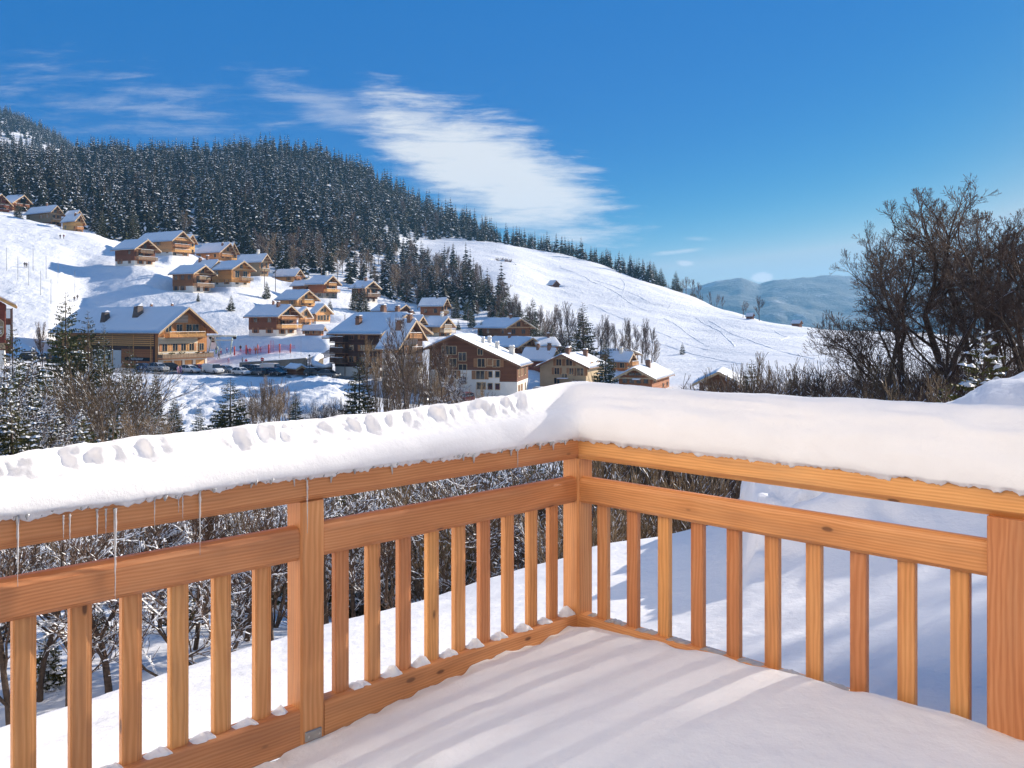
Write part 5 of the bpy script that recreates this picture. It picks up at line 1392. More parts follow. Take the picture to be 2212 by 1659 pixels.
SHAPES = {
 'hatch': dict(top=[(-2.02,.70,.78),(-1.98,.92,.84),(-1.3,.97,.87),(.7,.96,.87),(1.1,.93,.86),(1.75,.80,.82),(2.0,.66,.76),(2.08,.52,.66)], cab=[(-1.93,.93,.78,.93),(-1.5,.94,.80,1.42),(-.9,.95,.81,1.49),(-.1,.95,.81,1.48),(.35,.95,.80,1.36),(1.12,.92,.76,.93)], wb=1.27, r=.31),
 'estate': dict(top=[(-2.3,.68,.80),(-2.25,.95,.86),(-1.4,1.0,.89),(.8,.98,.89),(1.2,.95,.88),(1.95,.82,.84),(2.2,.66,.78),(2.28,.5,.66)], cab=[(-2.2,.95,.80,.96),(-1.95,.97,.82,1.44),(-1.,.98,.83,1.53),(-.1,.98,.83,1.52),(.4,.97,.82,1.38),(1.2,.94,.78,.95)], wb=1.38, r=.33),
 'suv': dict(top=[(-2.2,.75,.84),(-2.16,1.08,.90),(-1.3,1.12,.92),(.8,1.10,.92),(1.2,1.08,.92),(1.95,.98,.90),(2.15,.80,.84),(2.22,.6,.72)], cab=[(-2.12,1.08,.84,1.1),(-1.95,1.1,.85,1.66),(-1.,1.1,.85,1.76),(0,1.1,.85,1.75),(.5,1.1,.84,1.55),(1.2,1.06,.82,1.08)], wb=1.35, r=.37),
 'van': dict(top=[(-2.38,1.1,.92),(-2.36,1.80,.94),(-2.1,1.93,.95),(.55,1.93,.95),(.95,1.86,.94),(1.0,1.18,.94),(1.75,1.10,.93),(2.25,.85,.88),(2.38,.58,.76)], cab=[(.95,1.14,.90,1.84),(1.05,1.14,.89,1.78),(1.75,1.09,.84,1.12)], wb=1.5, r=.34)}
def car_meshes(shape):
    S = SHAPES[shape]
    body = MB(); st = []
    for x, z, hw in S['top']:
        zb = .24 if abs(x) < 1.9 else .32
        st.append([(x, -hw*.92, zb), (x, -hw, zb+.16), (x, -hw, max(zb+.2, z-.16)), (x, -hw*.90, z), (x, hw*.90, z), (x, hw, max(zb+.2, z-.16)), (x, hw, zb+.16), (x, hw*.92, zb)])
    loft(body, st, 0)
    cab = MB(); st = []
    for x, z0, hw, z1 in S['cab']:
        hh = hw*(.82 if z1 > z0+.1 else .97)
        st.append([(x, -hw, z0-.03), (x, -hh, z1), (x, hh, z1), (x, hw, z0-.03)])
    loft(cab, st, 0)
    # roof skin and pillars in the body colour
    if shape != 'van':
        c = S['cab']
        rf = [(x, hw*.80, z1) for x, z0, hw, z1 in c[1:5]]
        stt = [[(x, -h, z-.02), (x, -h*.9, z+.025), (x, h*.9, z+.025), (x, h, z-.02)] for x, h, z in rf]
        loft(body, stt, 0)
        for (xa, z0a, ha, z1a), (xb, z0b, hb, z1b) in ((c[0], c[1]), (c[5], c[4])):
            for sg in (-1, 1):
                body.tube([(xa, sg*ha*.97, z0a), (xb, sg*hb*.83, z1b)], [.045, .04], 4, 0)
        xm = -.35
        for sg in (-1, 1): body.tube([(xm, sg*c[2][2]*1.0, c[2][1]-.02), (xm, sg*c[2][2]*.835, c[2][3]-.02)], [.05, .045], 4, 0)
    lamp = MB().bbox(S['top'][-2][0]-.12, S['top'][-1][0]-.02, -.10, .18, -.07, .08, .02)
    wh = MB().tube([(0, -.10, 0), (0, -.09, 0), (0, .09, 0), (0, .10, 0)], [S['r']*.93, S['r'], S['r'], S['r']*.93], 18)
    rim = MB().tube([(0, -.104, 0), (0, .104, 0)], [S['r']*.58]*2, 12)
    sn = None
    return dict(body=body.mesh('car_body_'+shape, [PAINT['white']], False), cab=cab.mesh('car_glass_'+shape, [M['glass']], False), lamp=lamp.mesh('car_lamp', [M['lamp']]), tail=MB().box(-.03, .03, -.12, .12, -.1, .1).mesh('car_tail', [M['tail']]),
                wheel=wh.mesh('car_wheel_'+shape, [M['tyre']], True), rim=rim.mesh('car_rim', [M['rim']]), S=S)
CM = {k: car_meshes(k) for k in SHAPES}
BODY = {}
def car(u, v, az, shape, color, label, d=None, dmin=150, snow=0., cat=None):
    p = onground(u, d) if d else hit(u, v, dmin, 215)
    if d: p.z = min(p.z, p.z)
    th = PI/2-R(az)
    c = CM[shape]; S = c['S']
    o = empty('van' if shape == 'van' else 'parked_car', p, th, label, cat or ('van' if shape == 'van' else 'car'), 'vehicles parked along the road' if u < 800 else 'cars parked by the apartment house')
    if (shape, color) not in BODY:
        me = c['body'].copy(); me.materials.clear(); me.materials.append(PAINT[color]); BODY[shape, color] = me
    b = link('body', BODY[shape, color], o)
    link('windows', c['cab'], o)
    hw = S['top'][2][2]
    for x in (-S['wb'], S['wb']):
        for sg in (-1, 1):
            w_ = link('wheel', c['wheel'], o, (x, sg*(hw-.07), S['r'])); link('rim', c['rim'], w_)
    for sg in (-1, 1):
        l = link('headlight', c['lamp'], o, (.10, sg*hw*.62, .66 if shape != 'suv' else .78)); l.scale = (1, 1 if sg > 0 else -1, 1)
        link('tail_light', c['tail'], o, (S['top'][1][0], sg*hw*.72, .82))
    if snow:
        k = S['cab']
        MB().bbox(k[1][0], k[-2][0]-.1, -.62, .62, k[2][3]+.03, k[2][3]+.03+snow, .08).build('roof_snow', M['snow_roof'], o, True)
    return o
s6 = lambda x, y: S6(x, y); s9 = lambda x, y: S9(x, y)
CARS = [(s6(285, 655), 110, 'suv', 'green', 'dark green off-roader in the back row near the left edge', 186, 0),
 (s6(285, 695), 100, 'estate', 'black', 'black car in front of the dark green off-roader', 174, .1),
 (s6(455, 680), 105, 'estate', 'grey', 'dark grey car just left of the tall spruce', 182, .1),
 (s6(1285, 775), 118, 'hatch', 'blue', 'dark blue car half hidden by young snowy spruces', 180, 0),
 (s6(1410, 792), 125, 'suv', 'silver', 'silver people carrier with sloping bonnet below the inn', 178, 0),
 (s6(1530, 795), 60, 'suv', 'black', 'black car seen from behind beside two standing people', 180, 0),
 (s6(1690, 803), 122, 'estate', 'white', 'old white estate car with its boot lid open', 177, 0),
 (s6(1775, 803), 118, 'hatch', 'red', 'dark red car left of the white van', 181, 0),
 (s6(1895, 812), 125, 'van', 'white', 'white panel van with black windscreen', 177, 0),
 (s6(2015, 815), 122, 'hatch', 'slate', 'slate blue car right of the white van', 180, 0),
 (s9(945, 553), 124, 'hatch', 'white', 'white hatchback right of the slate blue car', 176, 0),
 (s9(1215, 568), 300, 'estate', 'grey', 'dark grey estate car behind bare twigs with pale reflections', 176, 0),
 (s9(1415, 575), 128, 'hatch', 'navy', 'navy hatchback, left one of the two dark cars before the kiosk', 176, 0),
 (s9(1555, 590), 128, 'estate', 'black', 'black car, right one of the two dark cars before the kiosk', 175, 0),
 (s9(1125, 440), 122, 'estate', 'black', 'black car in the second row with roof bars', 188, 0),
 (s9(1240, 450), 122, 'hatch', 'slate', 'grey car in the second row beside the no-entry sign', 187, .05),
 (s9(1480, 480), 110, 'van', 'white', 'white box van behind the dark cars near the kiosk', 186, .1),
 (s9(1665, 545), 124, 'hatch', 'black', 'black car mostly hidden behind the timber kiosk', 181, 0),
 (S8(1180, 378), 118, 'hatch', 'black', 'black car behind the street lamp', 172, .1),
 (S8(1315, 400), 118, 'hatch', 'grey', 'dark small car with rounded roof right of the street lamp', 169, 0),
 (S3(190, 1115), 160, 'suv', 'silver', 'grey car under snow between the bare trees', 164, .25),
 (S3(215, 1200), 175, 'hatch', 'silver', 'small pale car facing away below the snowy grey one', 152, .1),
 (S3(350, 1190), 60, 'estate', 'white', 'white car left of the dark red one, rear towards the viewer', 153, .15),
 (S3(430, 1110), 120, 'estate', 'grey', 'grey car under a snow layer next to the brown house', 163, .22),
 (S3(590, 1180), 330, 'suv', 'red', 'dark red people carrier seen from behind by the brown house', 154, 0),
 (S3(545, 1085), 120, 'estate', 'slate', 'snow-covered estate car against the white base of the brown house', 164, .3),
 (S3(1310, 1150), 110, 'hatch', 'blue', 'blue car with a white roof beside the tan house', 172, .12)]
rq = random.Random(12)
for (uv, az, sh, co_, lab, d, sn) in CARS:
    if d < 160 and uv[0] > 800 or uv[0] > 800: pad_ = onground(uv[0], d)
    car(uv[0], uv[1], az+rq.uniform(-4, 4), sh, co_, lab, d, snow=sn)

# ================================================================ PEOPLE
def figure(seed, pose='stand', jacket=(.5, .05, .04), trousers=(.03, .03, .04), hat=(.05, .05, .06), h=1.74):
    """one continuous skinned body, helmet and boots coloured by zone"""
    rg = random.Random(seed)
    st = .10 if pose == 'stand' else .26
    ar = {'stand': (.30, .02), 'walk': (.30, .2), 'reach': (.42, .35), 'pole': (.36, .30)}[pose]
    J = [(0, 0, .95), (0, 0, 1.18), (0, .01, 1.40), (0, .02, 1.52), (0, .04, 1.68), (0, .05, 1.76),
         (-.19, 0, 1.40), (-ar[0], -.03, 1.16), (-ar[0]+.03, ar[1], .96), (-ar[0]+.04, ar[1]+.08, .90),
         (.19, 0, 1.40), (ar[0], -.03, 1.16), (ar[0]-.03, ar[1]+.05, .98), (ar[0]-.04, ar[1]+.13, .93),
         (-.10, 0, .90), (-.12, st*.6+.03, .50), (-.13, st-.06, .09), (-.14, st+.13, .05),
         (.10, 0, .90), (.12, -st*.3+.05, .50), (.13, -st, .09), (.14, -st+.20, .05)]
    E = [(0,1),(1,2),(2,3),(3,4),(4,5),(2,6),(6,7),(7,8),(8,9),(2,10),(10,11),(11,12),(12,13),(0,14),(14,15),(15,16),(16,17),(0,18),(18,19),(19,20),(20,21)]
    RD = [.16,.155,.17,.065,.105,.085,.085,.062,.048,.045,.085,.062,.048,.045,.105,.075,.06,.055,.105,.075,.06,.055]
    me = bpy.data.meshes.new('person'); me.from_pydata([(x*h/1.8, y*h/1.8, z*h/1.8) for x, y, z in J], E, [])
    o = bpy.data.objects.new('person_tmp', me); COL.objects.link(o)
    md = o.modifiers.new('s', 'SKIN'); o.modifiers.new('u', 'SUBSURF').levels = 1
    for i, sv in enumerate(me.skin_vertices[0].data): sv.radius = (RD[i], RD[i]*.85); sv.use_root = (i == 0)
    dg = bpy.context.evaluated_depsgraph_get()
    m2 = bpy.data.meshes.new_from_object(o.evaluated_get(dg)); bpy.data.objects.remove(o)
    m2.materials.clear()
    for nm, c in (('jacket', jacket), ('trousers', trousers), ('helmet', hat)):
        m2.materials.append(simple('ski_'+nm, c, .6, 0, .1, 8.))
    m2.materials.append(M['skin']); m2.materials.append(M['black'])
    for p in m2.polygons:
        z = p.center.z*1.8/h; y = p.center.y; r_ = math.hypot(p.center.x, p.center.y-.04)
        p.material_index = 4 if z < .12 else (1 if z < .93 and abs(p.center.x) < .23 else (2 if z > 1.68 or (z > 1.56 and y < .05) else (3 if z > 1.5 and r_ < .2 else 0)))
        p.use_smooth = True
    return m2
RED, BLK, BLU, ORG, WHT, PNK, PUR = (.55, .03, .03), (.02, .02, .025), (.04, .09, .30), (.60, .16, .03), (.6, .6, .6), (.55, .30, .38), (.16, .08, .22)
def person(u, v, az, label, seed, dmin=190, d=None, **kw):
    p = onground(u, d) if d else hit(u, v, dmin, 400)
    o = link('person', figure(seed, **kw), None, p, (0, 0, -R(az)))
    tag(o, label, 'person', 'people out on the snow')
PEOPLE = [(S9(508, 238), 90, 'person in black jacket and lime trousers under the lift pylon', dict(jacket=BLK, trousers=(.35, .6, .05))),
 (S9(592, 243), 160, 'skier in pale jacket and red trousers under the lift pylon', dict(jacket=WHT, trousers=RED, pose='walk')),
 (S9(695, 228), 100, 'person in dark blue with one arm held out right of the lift pylon', dict(jacket=PUR, trousers=BLU, pose='reach')),
 (S9(778, 205), 150, 'person in blue trousers left of the first red padded post', dict(jacket=BLU, trousers=BLU)),
 (S9(930, 190), 170, 'person in black standing highest behind the pink net', dict(jacket=BLK, trousers=RED)),
 (S9(1056, 228), 120, 'dark purple clad skier next to the red ski instructor', dict(jacket=PUR, trousers=BLK)),
 (S9(1095, 232), 150, 'ski instructor all in red beside the second red post', dict(jacket=RED, trousers=RED, hat=RED, pose='reach')),
 (S9(1192, 228), 200, 'skier in orange beside the third red post', dict(jacket=ORG, trousers=(.3, .04, .03), pose='walk')),
 (S9(1278, 205), 160, 'small skier in pink between the third and fourth red posts', dict(jacket=PNK, trousers=RED, h=1.4)),
 (S9(555, 325), 90, 'person in dark clothes climbing the snow bank below the lift', dict(jacket=BLK, trousers=BLK, pose='walk')),
 (S9(962, 408), 60, 'person in grey at the wall foot left of the child in red', dict(jacket=(.2, .18, .17), trousers=BLK)),
 (S9(1028, 422), 170, 'child in red suit at the foot of the wall', dict(jacket=RED, trousers=RED, h=1.5)),
 (S9(722, 388), 140, 'child in pale pink on the snow behind the slate blue car', dict(jacket=PNK, trousers=PNK, h=1.3)),
 (S1(555, 612), 180, 'person in black walking high on the left slope', dict(jacket=BLK, trousers=BLK, pose='walk')),
 (S1(588, 606), 180, 'person in dark red walking high on the left slope', dict(jacket=(.25, .04, .05), trousers=BLK, pose='walk')),
 (S1(228, 882), 150, 'darker skier of the pair halfway up the left slope', dict(jacket=BLK, trousers=BLK, pose='pole')),
 (S1(246, 882), 150, 'brownish skier of the pair halfway up the left slope', dict(jacket=(.12, .07, .05), trousers=BLK, pose='pole')),
 (S1(686, 1190), 150, 'left skier of the pair just above the inn roof', dict(jacket=(.10, .07, .05), trousers=BLK, pose='pole')),
 (S1(714, 1188), 150, 'right skier of the pair just above the inn roof', dict(jacket=(.12, .08, .05), trousers=(.1, .07, .05), pose='pole'))]
for i, (uv, az, lab, kw) in enumerate(PEOPLE):
    person(uv[0], uv[1], az, lab, i+1, 190 if uv[1] > 700 else 225, **kw)
person(*S6(1582, 800), 120, 'person in pale pink standing between the parked cars', 31, 150, d=174, jacket=PNK, trousers=PNK)
person(*S6(1608, 800), 250, 'person in purple leaning to the open boot of the old white car', 32, 150, d=174.5, jacket=PUR, trousers=PUR, pose='reach')

# ================================================================ SLOPE FURNITURE
posts = [(440, 210), (548, 200), (655, 195), (757, 190), (857, 188), (956, 183)]
ordn = ['first', 'second', 'third', 'fourth', 'fifth', 'sixth']
pp = []
for i, (x, y) in enumerate(posts):
    u, v = S8(x, y); p = hit(u, v, 199, 240); pp.append(p)
    o = empty('padded_post', p, 0, f'red padded post, {ordn[i]} from the left along the pink net', 'post', 'red padded posts of the beginner slope')
    MB().tube([(0, 0, -.3), (0, 0, .15), (0, 0, .16), (0, 0, 2.15), (0, 0, 2.2)], [.05, .05, .17, .17, .1], 10).build('padding', M['redpad'], o, True)
    MB().tube([(0, 0, -1.2), (0, 0, 2.5)], [.035, .03], 6).build('pole', M['steel'], o)
for i, (x, y, h) in enumerate([(772, 185, 2.9), (786, 178, 2.7), (802, 170, 2.6), (553, 205, 2.4)]):
    u, v = S8(x, y); p = hit(u, v, 201, 240)
    o = MB().tube([(0, 0, -.3), (0, 0, h)], [.045, .035], 6).build('slalom_pole', M['redpad'], loc=p)
    tag(o, ['tall thin orange pole right beside the fourth red post', 'thin orange pole, second in the cluster right of the fourth red post', 'thin orange pole, third and farthest in the cluster by the fourth post', 'thin orange pole against the second red post'][i], 'pole', 'thin orange poles')
for i, (x, y, h) in enumerate([(652, 240, 6), (1054, 215, 7.5), (960, 225, 4), (857, 235, 5)]):
    u, v = S8(x, y); p = hit(u, v, 196, 240)
    o = MB().tube([(0, 0, -.3), (0, 0, h*.6)], [.04, .03], 6).build('net_pole', M['steel'], loc=p)
    tag(o, ['thin grey pole in front of the third red post', 'thin grey pole standing alone right of the last red post', 'thin grey pole under the last red post', 'thin grey pole under the fifth red post'][i], 'pole', 'thin grey poles')
def netting(pts, z0, z1, label):
    V = []; Fq = []
    for k in range(len(pts)-1):
        a, b = pts[k], pts[k+1]
        for i in range(9):
            t = i/8; sag = .12*math.sin(PI*t)
            V += [(a.x+(b.x-a.x)*t, a.y+(b.y-a.y)*t, a.z+(b.z-a.z)*t+z0), (a.x+(b.x-a.x)*t, a.y+(b.y-a.y)*t+.02, a.z+(b.z-a.z)*t+z1-sag)]
        o0 = k*18
        Fq += [(o0+2*i, o0+2*i+2, o0+2*i+3, o0+2*i+1) for i in range(8)]
    c = pts[0]
    o = MB().add([(x-c.x, y-c.y, z-c.z) for x, y, z in V], Fq).build('safety_net', M['net'], loc=c)
    tag(o, label, 'net')
netting(pp, .15, 1.25, 'pink safety net strung between the red padded posts')
netting([hit(*S8(610, 165), 200, 260), hit(*S8(760, 150), 200, 270), hit(*S8(870, 140), 200, 270), hit(*S8(1000, 150), 200, 270)], .1, 1.0, 'pale pink net across the slope behind the posts')
# drag-lift pylon
def pylon():
    p = hit(*S8(290, 200), 199, 235)
    o = empty('lift_pylon', p, R(-8), 'pale green steel drag-lift pylon beside the inn', 'ski lift')
    H = 5.2
    for (x0, x1) in ((-2.6, -1.5), (.6, -1.2)): MB().tube([(x0, 0, -.4), (x1, 0, H*.92)], [.16, .12], 8).build('leg', M['ltgreen'], o, True)
    MB().tube([(3.0, 0, -.4), (3.6, 0, H*.85)], [.17, .13], 8).build('leg', M['ltgreen'], o, True)
    MB().box(-2.2, 4.6, -.12, .12, H*.84, H*.90).build('crossbar', M['ltgreen'], o)
    MB().box(-1.8, 3.8, -.05, .05, H*.66, H*.70).build('brace', M['ltgreen'], o)
    for x in (-1.9, 4.2):
        MB().tube([(x, -.1, H*.80), (x, .1, H*.80)], [.42, .42], 16).build('pulley', M['black'], o, True)
    q = hit(*S8(235, 130), 203, 240)
    h = empty('lift_hut', q, R(-10), 'small white lift operator cabin with a dark window behind the pylon', 'cabin')
    MB().box(-1.6, 1.6, -1.2, 1.2, -.5, 2.6).build('wall', M['white'], h)
    MB().box(-1.8, 1.8, -1.4, 1.4, 2.601, 2.75).build('roof', M['steel'], h)
    MB().box(.2, 1.3, -1.23, -1.201, 1.2, 2.2).build('window', M['glass'], h)
    MB().bbox(-1.85, 1.85, -1.45, 1.45, 2.752, 3.05, .1).build('roof_snow', M['snow_roof'], h, True)
pylon()
# kiosk
building('kiosk', 'small dark timber kiosk with a snowy roof at the end of the car row', S9(1890, 446), S9(1992, 382), S9(2088, 440), S9(0, 592)[1], 173, 140, LE=S9(1693, 0)[0], up='brown', low='b_brown', split=0, seed=61, gw=False, sw=False, cat='kiosk', sn=.4, ovg=.35, ove=.35, soft=2.)
def lamp():
    u, v = S8(1131, 382); p = onground(u, 171)
    p.z = Zof(v, 171)
    o = empty('street_lamp', p, 0, 'black street lamp with a lantern head right of the kiosk', 'street lamp')
    MB().tube([(0, 0, -1), (0, 0, .5), (0, 0, .55), (0, 0, 3.05)], [.10, .09, .055, .045], 8).build('pole', M['black'], o, True)
    l = MB().tube([(0, 0, 3.05), (0, 0, 3.15), (0, 0, 3.55)], [.05, .14, .22], 6).build('lantern', M['lamp'], o)
    MB().tube([(0, 0, 3.551), (0, 0, 3.62), (0, 0, 3.8), (0, 0, 3.88)], [.27, .25, .08, .03], 6).build('lantern_cap', M['black'], l)
lamp()
def noentry():
    u, v = S9(1307, 395); p = onground(u, 183)
    zt = Zof(S9(0, 312)[1], 183)
    o = empty('road_sign', p, 0, 'round red no-entry sign with a white bar on a pole', 'road sign')
    z = zt-p.z
    MB().tube([(0, .04, -.3), (0, .04, z+.2)], [.04, .04], 8).build('pole', M['steel'], o)
    MB().tube([(0, .02, z), (0, -.01, z)], [.36, .36], 24).build('disc', M['signred'], o)
    MB().box(-.26, .26, -.022, -.012, z-.06, z+.06).build('bar', M['white'], o)
    MB().tube([(0, -.0, z+.36), (0, -.0, z+.46)], [.2, .1], 8).build('sign_snow', M['snow_roof'], o)
noentry()
# retaining wall, hedge, poles
def wallrun(name, pts, thick, m, label, cat, cap=.25):
    mb = MB(); sn = MB(); n = len(pts); c = Vector(pts[0][0])
    ring = []; r2 = []
    for i, (p, zt) in enumerate(pts):
        a = Vector(pts[max(0, i-1)][0]); b = Vector(pts[min(n-1, i+1)][0]); d = (b-a); d.z = 0; d.normalize(); s = Vector((-d.y, d.x, 0))*thick/2
        q = Vector(p)-c; zb = -3
        ring.append([q-s+Vector((0, 0, zb)), q+s+Vector((0, 0, zb)), Vector((q.x+s.x, q.y+s.y, zt-c.z)), Vector((q.x-s.x, q.y-s.y, zt-c.z))])
        s2 = s*1.15; z = zt-c.z+.004
        h = cap*(.8+.4*random.Random(i).random())
        r2.append([Vector((q.x-s2.x, q.y-s2.y, z)), Vector((q.x+s2.x, q.y+s2.y, z)), Vector((q.x+s2.x*.8, q.y+s2.y*.8, z+h*.8)), Vector((q.x, q.y, z+h)), Vector((q.x-s2.x*.8, q.y-s2.y*.8, z+h*.8))])
    o = empty(name, c, 0, label, cat)
    loft(mb, ring, 0); loft(sn, r2, 0)
    mb.build('body', m, o); sn.build('snow_top', M['snow_roof'], o, True)
def wl(zx, zy0, d): 
    u, v = S8(zx, zy0); return ((u-CX)/F*d, d, 0), Zof(v, d)
wp = [wl(490, 270, 197), wl(600, 262, 197), wl(720, 256, 196.5), wl(850, 248, 196), wl(980, 238, 195.5), wl(1105, 228, 195)]
wallrun('retaining_wall', [((p[0], p[1], z-2), z) for p, z in wp], .6, M['concrete'], 'grey-brown retaining wall behind the second car row', 'wall', .12)
hp = [(714, 793, 177), (702, 795, 177.5), (690, 794, 179), (682, 789, 182), (679, 782, 187), (683, 776, 193), (692, 772, 198)]
wallrun('hedge', [(((u-CX)/F*d, d, Zof(v, d)-1.0), Zof(v, d)) for u, v, d in hp], 1.3, M['hedge'], 'curved clipped hedge under a thick snow roll beside the road', 'hedge', .75)
for i, (uv, d, h, lab) in enumerate([(S2(573, 760), 300, 7.5, 'dark pole beside the low golden chalet at the forest foot'), (S2(472, 722), 300, 6, 'thin dark pole left of the low golden chalet'), (S2(1213, 1020), 245, 4, 'short grey pole on the snow above the big dark block')]):
    p = onground(uv[0], d)
    tag(MB().tube([(0, 0, -.5), (0, 0, h)], [.12, .09], 7).build('utility_pole', M['bark'], loc=p), lab, 'pole')
for i, (x, y) in enumerate([(60, 905), (165, 985), (265, 1045), (375, 1125), (470, 1210), (305, 905), (425, 970), (535, 1030), (690, 1110)]):
    p = hit(*S1(x, y), 226, 340)
    tag(MB().tube([(0, 0, -.4), (0, 0, 6.5)], [.07, .05], 6).build('piste_pole', M['steel'], loc=p), 'thin marker pole standing on the trampled left slope', 'pole', 'marker poles on the left slope')
# ---- roads
def strip(name, pts, w, m, lift=.05):
    P3 = []
    for i in range(len(pts)-1):
        for t in np.linspace(0, 1, 14, endpoint=(i == len(pts)-2)):
            u = pts[i][0]*(1-t)+pts[i+1][0]*t; d = pts[i][1]*(1-t)+pts[i+1][1]*t; P3.append(((u-CX)/F*d, d))
    V = []; n = len(P3)
    for i, (x, y) in enumerate(P3):
        a = P3[max(0, i-1)]; b = P3[min(n-1, i+1)]; dx, dy = b[0]-a[0], b[1]-a[1]; l = math.hypot(dx, dy); nx, ny = -dy/l, dx/l
        for k in range(7):
            o = (k/6-.5)*w; X, Y = x+nx*o, y+ny*o
            V.append((X, Y, ground(X, Y)+lift+.10*(1-(2*k/6-1)**2)))
    a = np.arange(n*7).reshape(n, 7)
    Q = np.stack([a[:-1, :-1], a[:-1, 1:], a[1:, 1:], a[1:, :-1]], -1).reshape(-1, 4)
    o = link(name, np_mesh(name, np.array(V), Q, [m])); tag(o, kind='structure')
def road_mat():
    m, nt, b = mat('slushy_asphalt')
    f = noise(nt, worldpos(nt), .8, 5, .65)
    nt.links.new(ramp(nt, f, [(.42, (.085, .08, .078)), (.56, (.20, .19, .19)), (.66, (.72, .72, .74))]), b.inputs['Base Color'])
    b.inputs['Roughness'].default_value = .6
    bump(nt, b, f, .4, .1)
    return m
M['road'] = road_mat()
strip('road', [(-250, 176), (0, 176), (250, 181), (430, 184), (600, 183), (690, 180), (760, 172)], 20, M['road'])
strip('road', [(660, 194), (672, 201), (688, 207), (704, 211), (722, 214)], 3.4, M['road'], .12)
strip('road', [(822, 268), (840, 284), (862, 287), (872, 280)], 5.0, M['asphalt'], .12)
# ---- ski tracks: low ridges of thrown-up snow on the open hill
def track(pts, w=.5, h=.22):
    mb = MB(); rr = random.Random(int(pts[0][0]*7))
    P3 = []
    for i in range(len(pts)-1):
        a = hit(pts[i][0], pts[i][1], 232, 640); b = hit(pts[i+1][0], pts[i+1][1], 232, 640)
        k = max(2, int((b-a).length/2.5))
        for j in range(k):
            t = j/k; x = a.x+(b.x-a.x)*t+rr.uniform(-.25, .25); y = a.y+(b.y-a.y)*t+rr.uniform(-.25, .25)
            P3.append(Vector((x, y, ground(x, y)-.02)))
    if len(P3) < 3: return
    hh = [h*rr.uniform(.5, 1.3) for _ in P3]
    V = []; n = len(P3)
    for i, p in enumerate(P3):
        d = P3[min(n-1, i+1)]-P3[max(0, i-1)]; d.z = 0; d.normalize(); s = Vector((-d.y, d.x, 0))*w
        V += [p-s, p-s*.4+Vector((0, 0, hh[i])), p+s*.4+Vector((0, 0, hh[i])), p+s]
    Fq = [(i*4+j, i*4+4+j, i*4+5+j, i*4+1+j) for i in range(n-1) for j in range(3)]
    o = MB().add(V, Fq).build('ski_track', M['terrain'], smooth=True); tag(o, kind='structure')
T4 = lambda *l: [S4(a, b) for a, b in l]
for t in (T4((0, 215), (100, 245), (190, 280), (240, 320), (330, 355)), T4((250, 305), (400, 350), (520, 400), (640, 455), (720, 490), (830, 500)), T4((460, 290), (490, 340), (480, 395)), T4((330, 350), (440, 410), (520, 470), (600, 515), (700, 555)),
          T4((790, 595), (930, 680), (960, 710), (1100, 795), (1130, 810)), T4((1120, 610), (1260, 690), (1390, 745), (1550, 800), (1700, 850), (1950, 905)), T4((1220, 700), (1290, 770), (1320, 808)), T4((1030, 590), (1120, 650), (1230, 700)),
          T4((620, 745), (800, 800), (960, 850), (1150, 895), (1400, 940)), T4((200, 480), (400, 570), (600, 640), (800, 720), (950, 785), (1150, 840)), T4((1460, 750), (1530, 745), (1640, 750), (1800, 735), (1950, 690)), T4((1620, 690), (1720, 735), (1650, 760)),
          T4((820, 500), (835, 485), (810, 525))):
    track(t, .40, .14)
# ================================================================ TREES IN THEIR PLACES
rg = random.Random(77)
def spruce(proto, u, vtop, d, label, group=None, vbase=None, sc=None, wide=1.):
    """a spruce whose tip reaches the sight height vtop; stands on the ground at distance d"""
    p = onground(u, d); h = Zof(vtop, d)-p.z
    p.z -= .1
    s = h/10.
    return proto.at(p, rg.uniform(0, 6.28), s*wide, label, 'spruce', group, s)
g = 'single spruces below the parking'
spruce(SP[0], 141, 626, 128, 'tall spruce with drooping limbs in front of the inn roof, tallest at left', wide=1.35)
spruce(SP[1], 192, 668, 126, 'slender dark spruce right of the tallest left spruce', wide=1.2)
spruce(SP[2], 227, 697, 122, 'thin spruce, right one of the three before the inn', wide=1.)
spruce(SPY[0], 283, 738, 120, 'young snow-dotted spruce under the inn name board')
spruce(SP[2], 337, 782, 112, 'narrow spruce below the silver people carrier', wide=.9)
spruce(SP[0], 376, 848, 104, 'small dark spruce at the snow-cap edge, left of two more young ones', wide=1.35)
spruce(SPY[1], 429, 864, 105, 'small open spruce second in the row along the snow cap', wide=1.1)
spruce(SP[1], 497, 811, 104, 'broad young spruce in the middle of the snowy bank', wide=1.75)
spruce(SP[2], 640, 843, 108, 'small spruce right of the bare thicket on the bank', wide=1.5)
spruce(SP[0], 776, 757, 112, 'tall spruce standing before the big dark apartment block', wide=1.35)
spruce(SP[1], 28, 692, 100, 'spruce in front of the sign hotel near the left edge', wide=1.)
for i, (u, vt, d, wd) in enumerate([(-60, 790, 62, 1.5), (10, 800, 56, 1.7), (70, 830, 60, 1.6), (118, 812, 75, 1.4), (165, 800, 84, 1.3), (230, 830, 80, 1.3), (-140, 760, 70, 1.5), (300, 870, 88, 1.3), (45, 770, 88, 1.3), (95, 790, 95, 1.2), (262, 790, 98, 1.2), (180, 880, 54, 1.6), (30, 850, 46, 1.7), (105, 870, 50, 1.7), (-30, 830, 48, 1.7), (320, 850, 96, 1.2), (68, 745, 104, 1.1), (345, 900, 70, 1.3)]):
    spruce(SPN[i % 2], u, vt, d, 'snow-loaded spruce in the tangled wood at the left edge', 'snow-loaded spruces of the left wood', wide=wd)
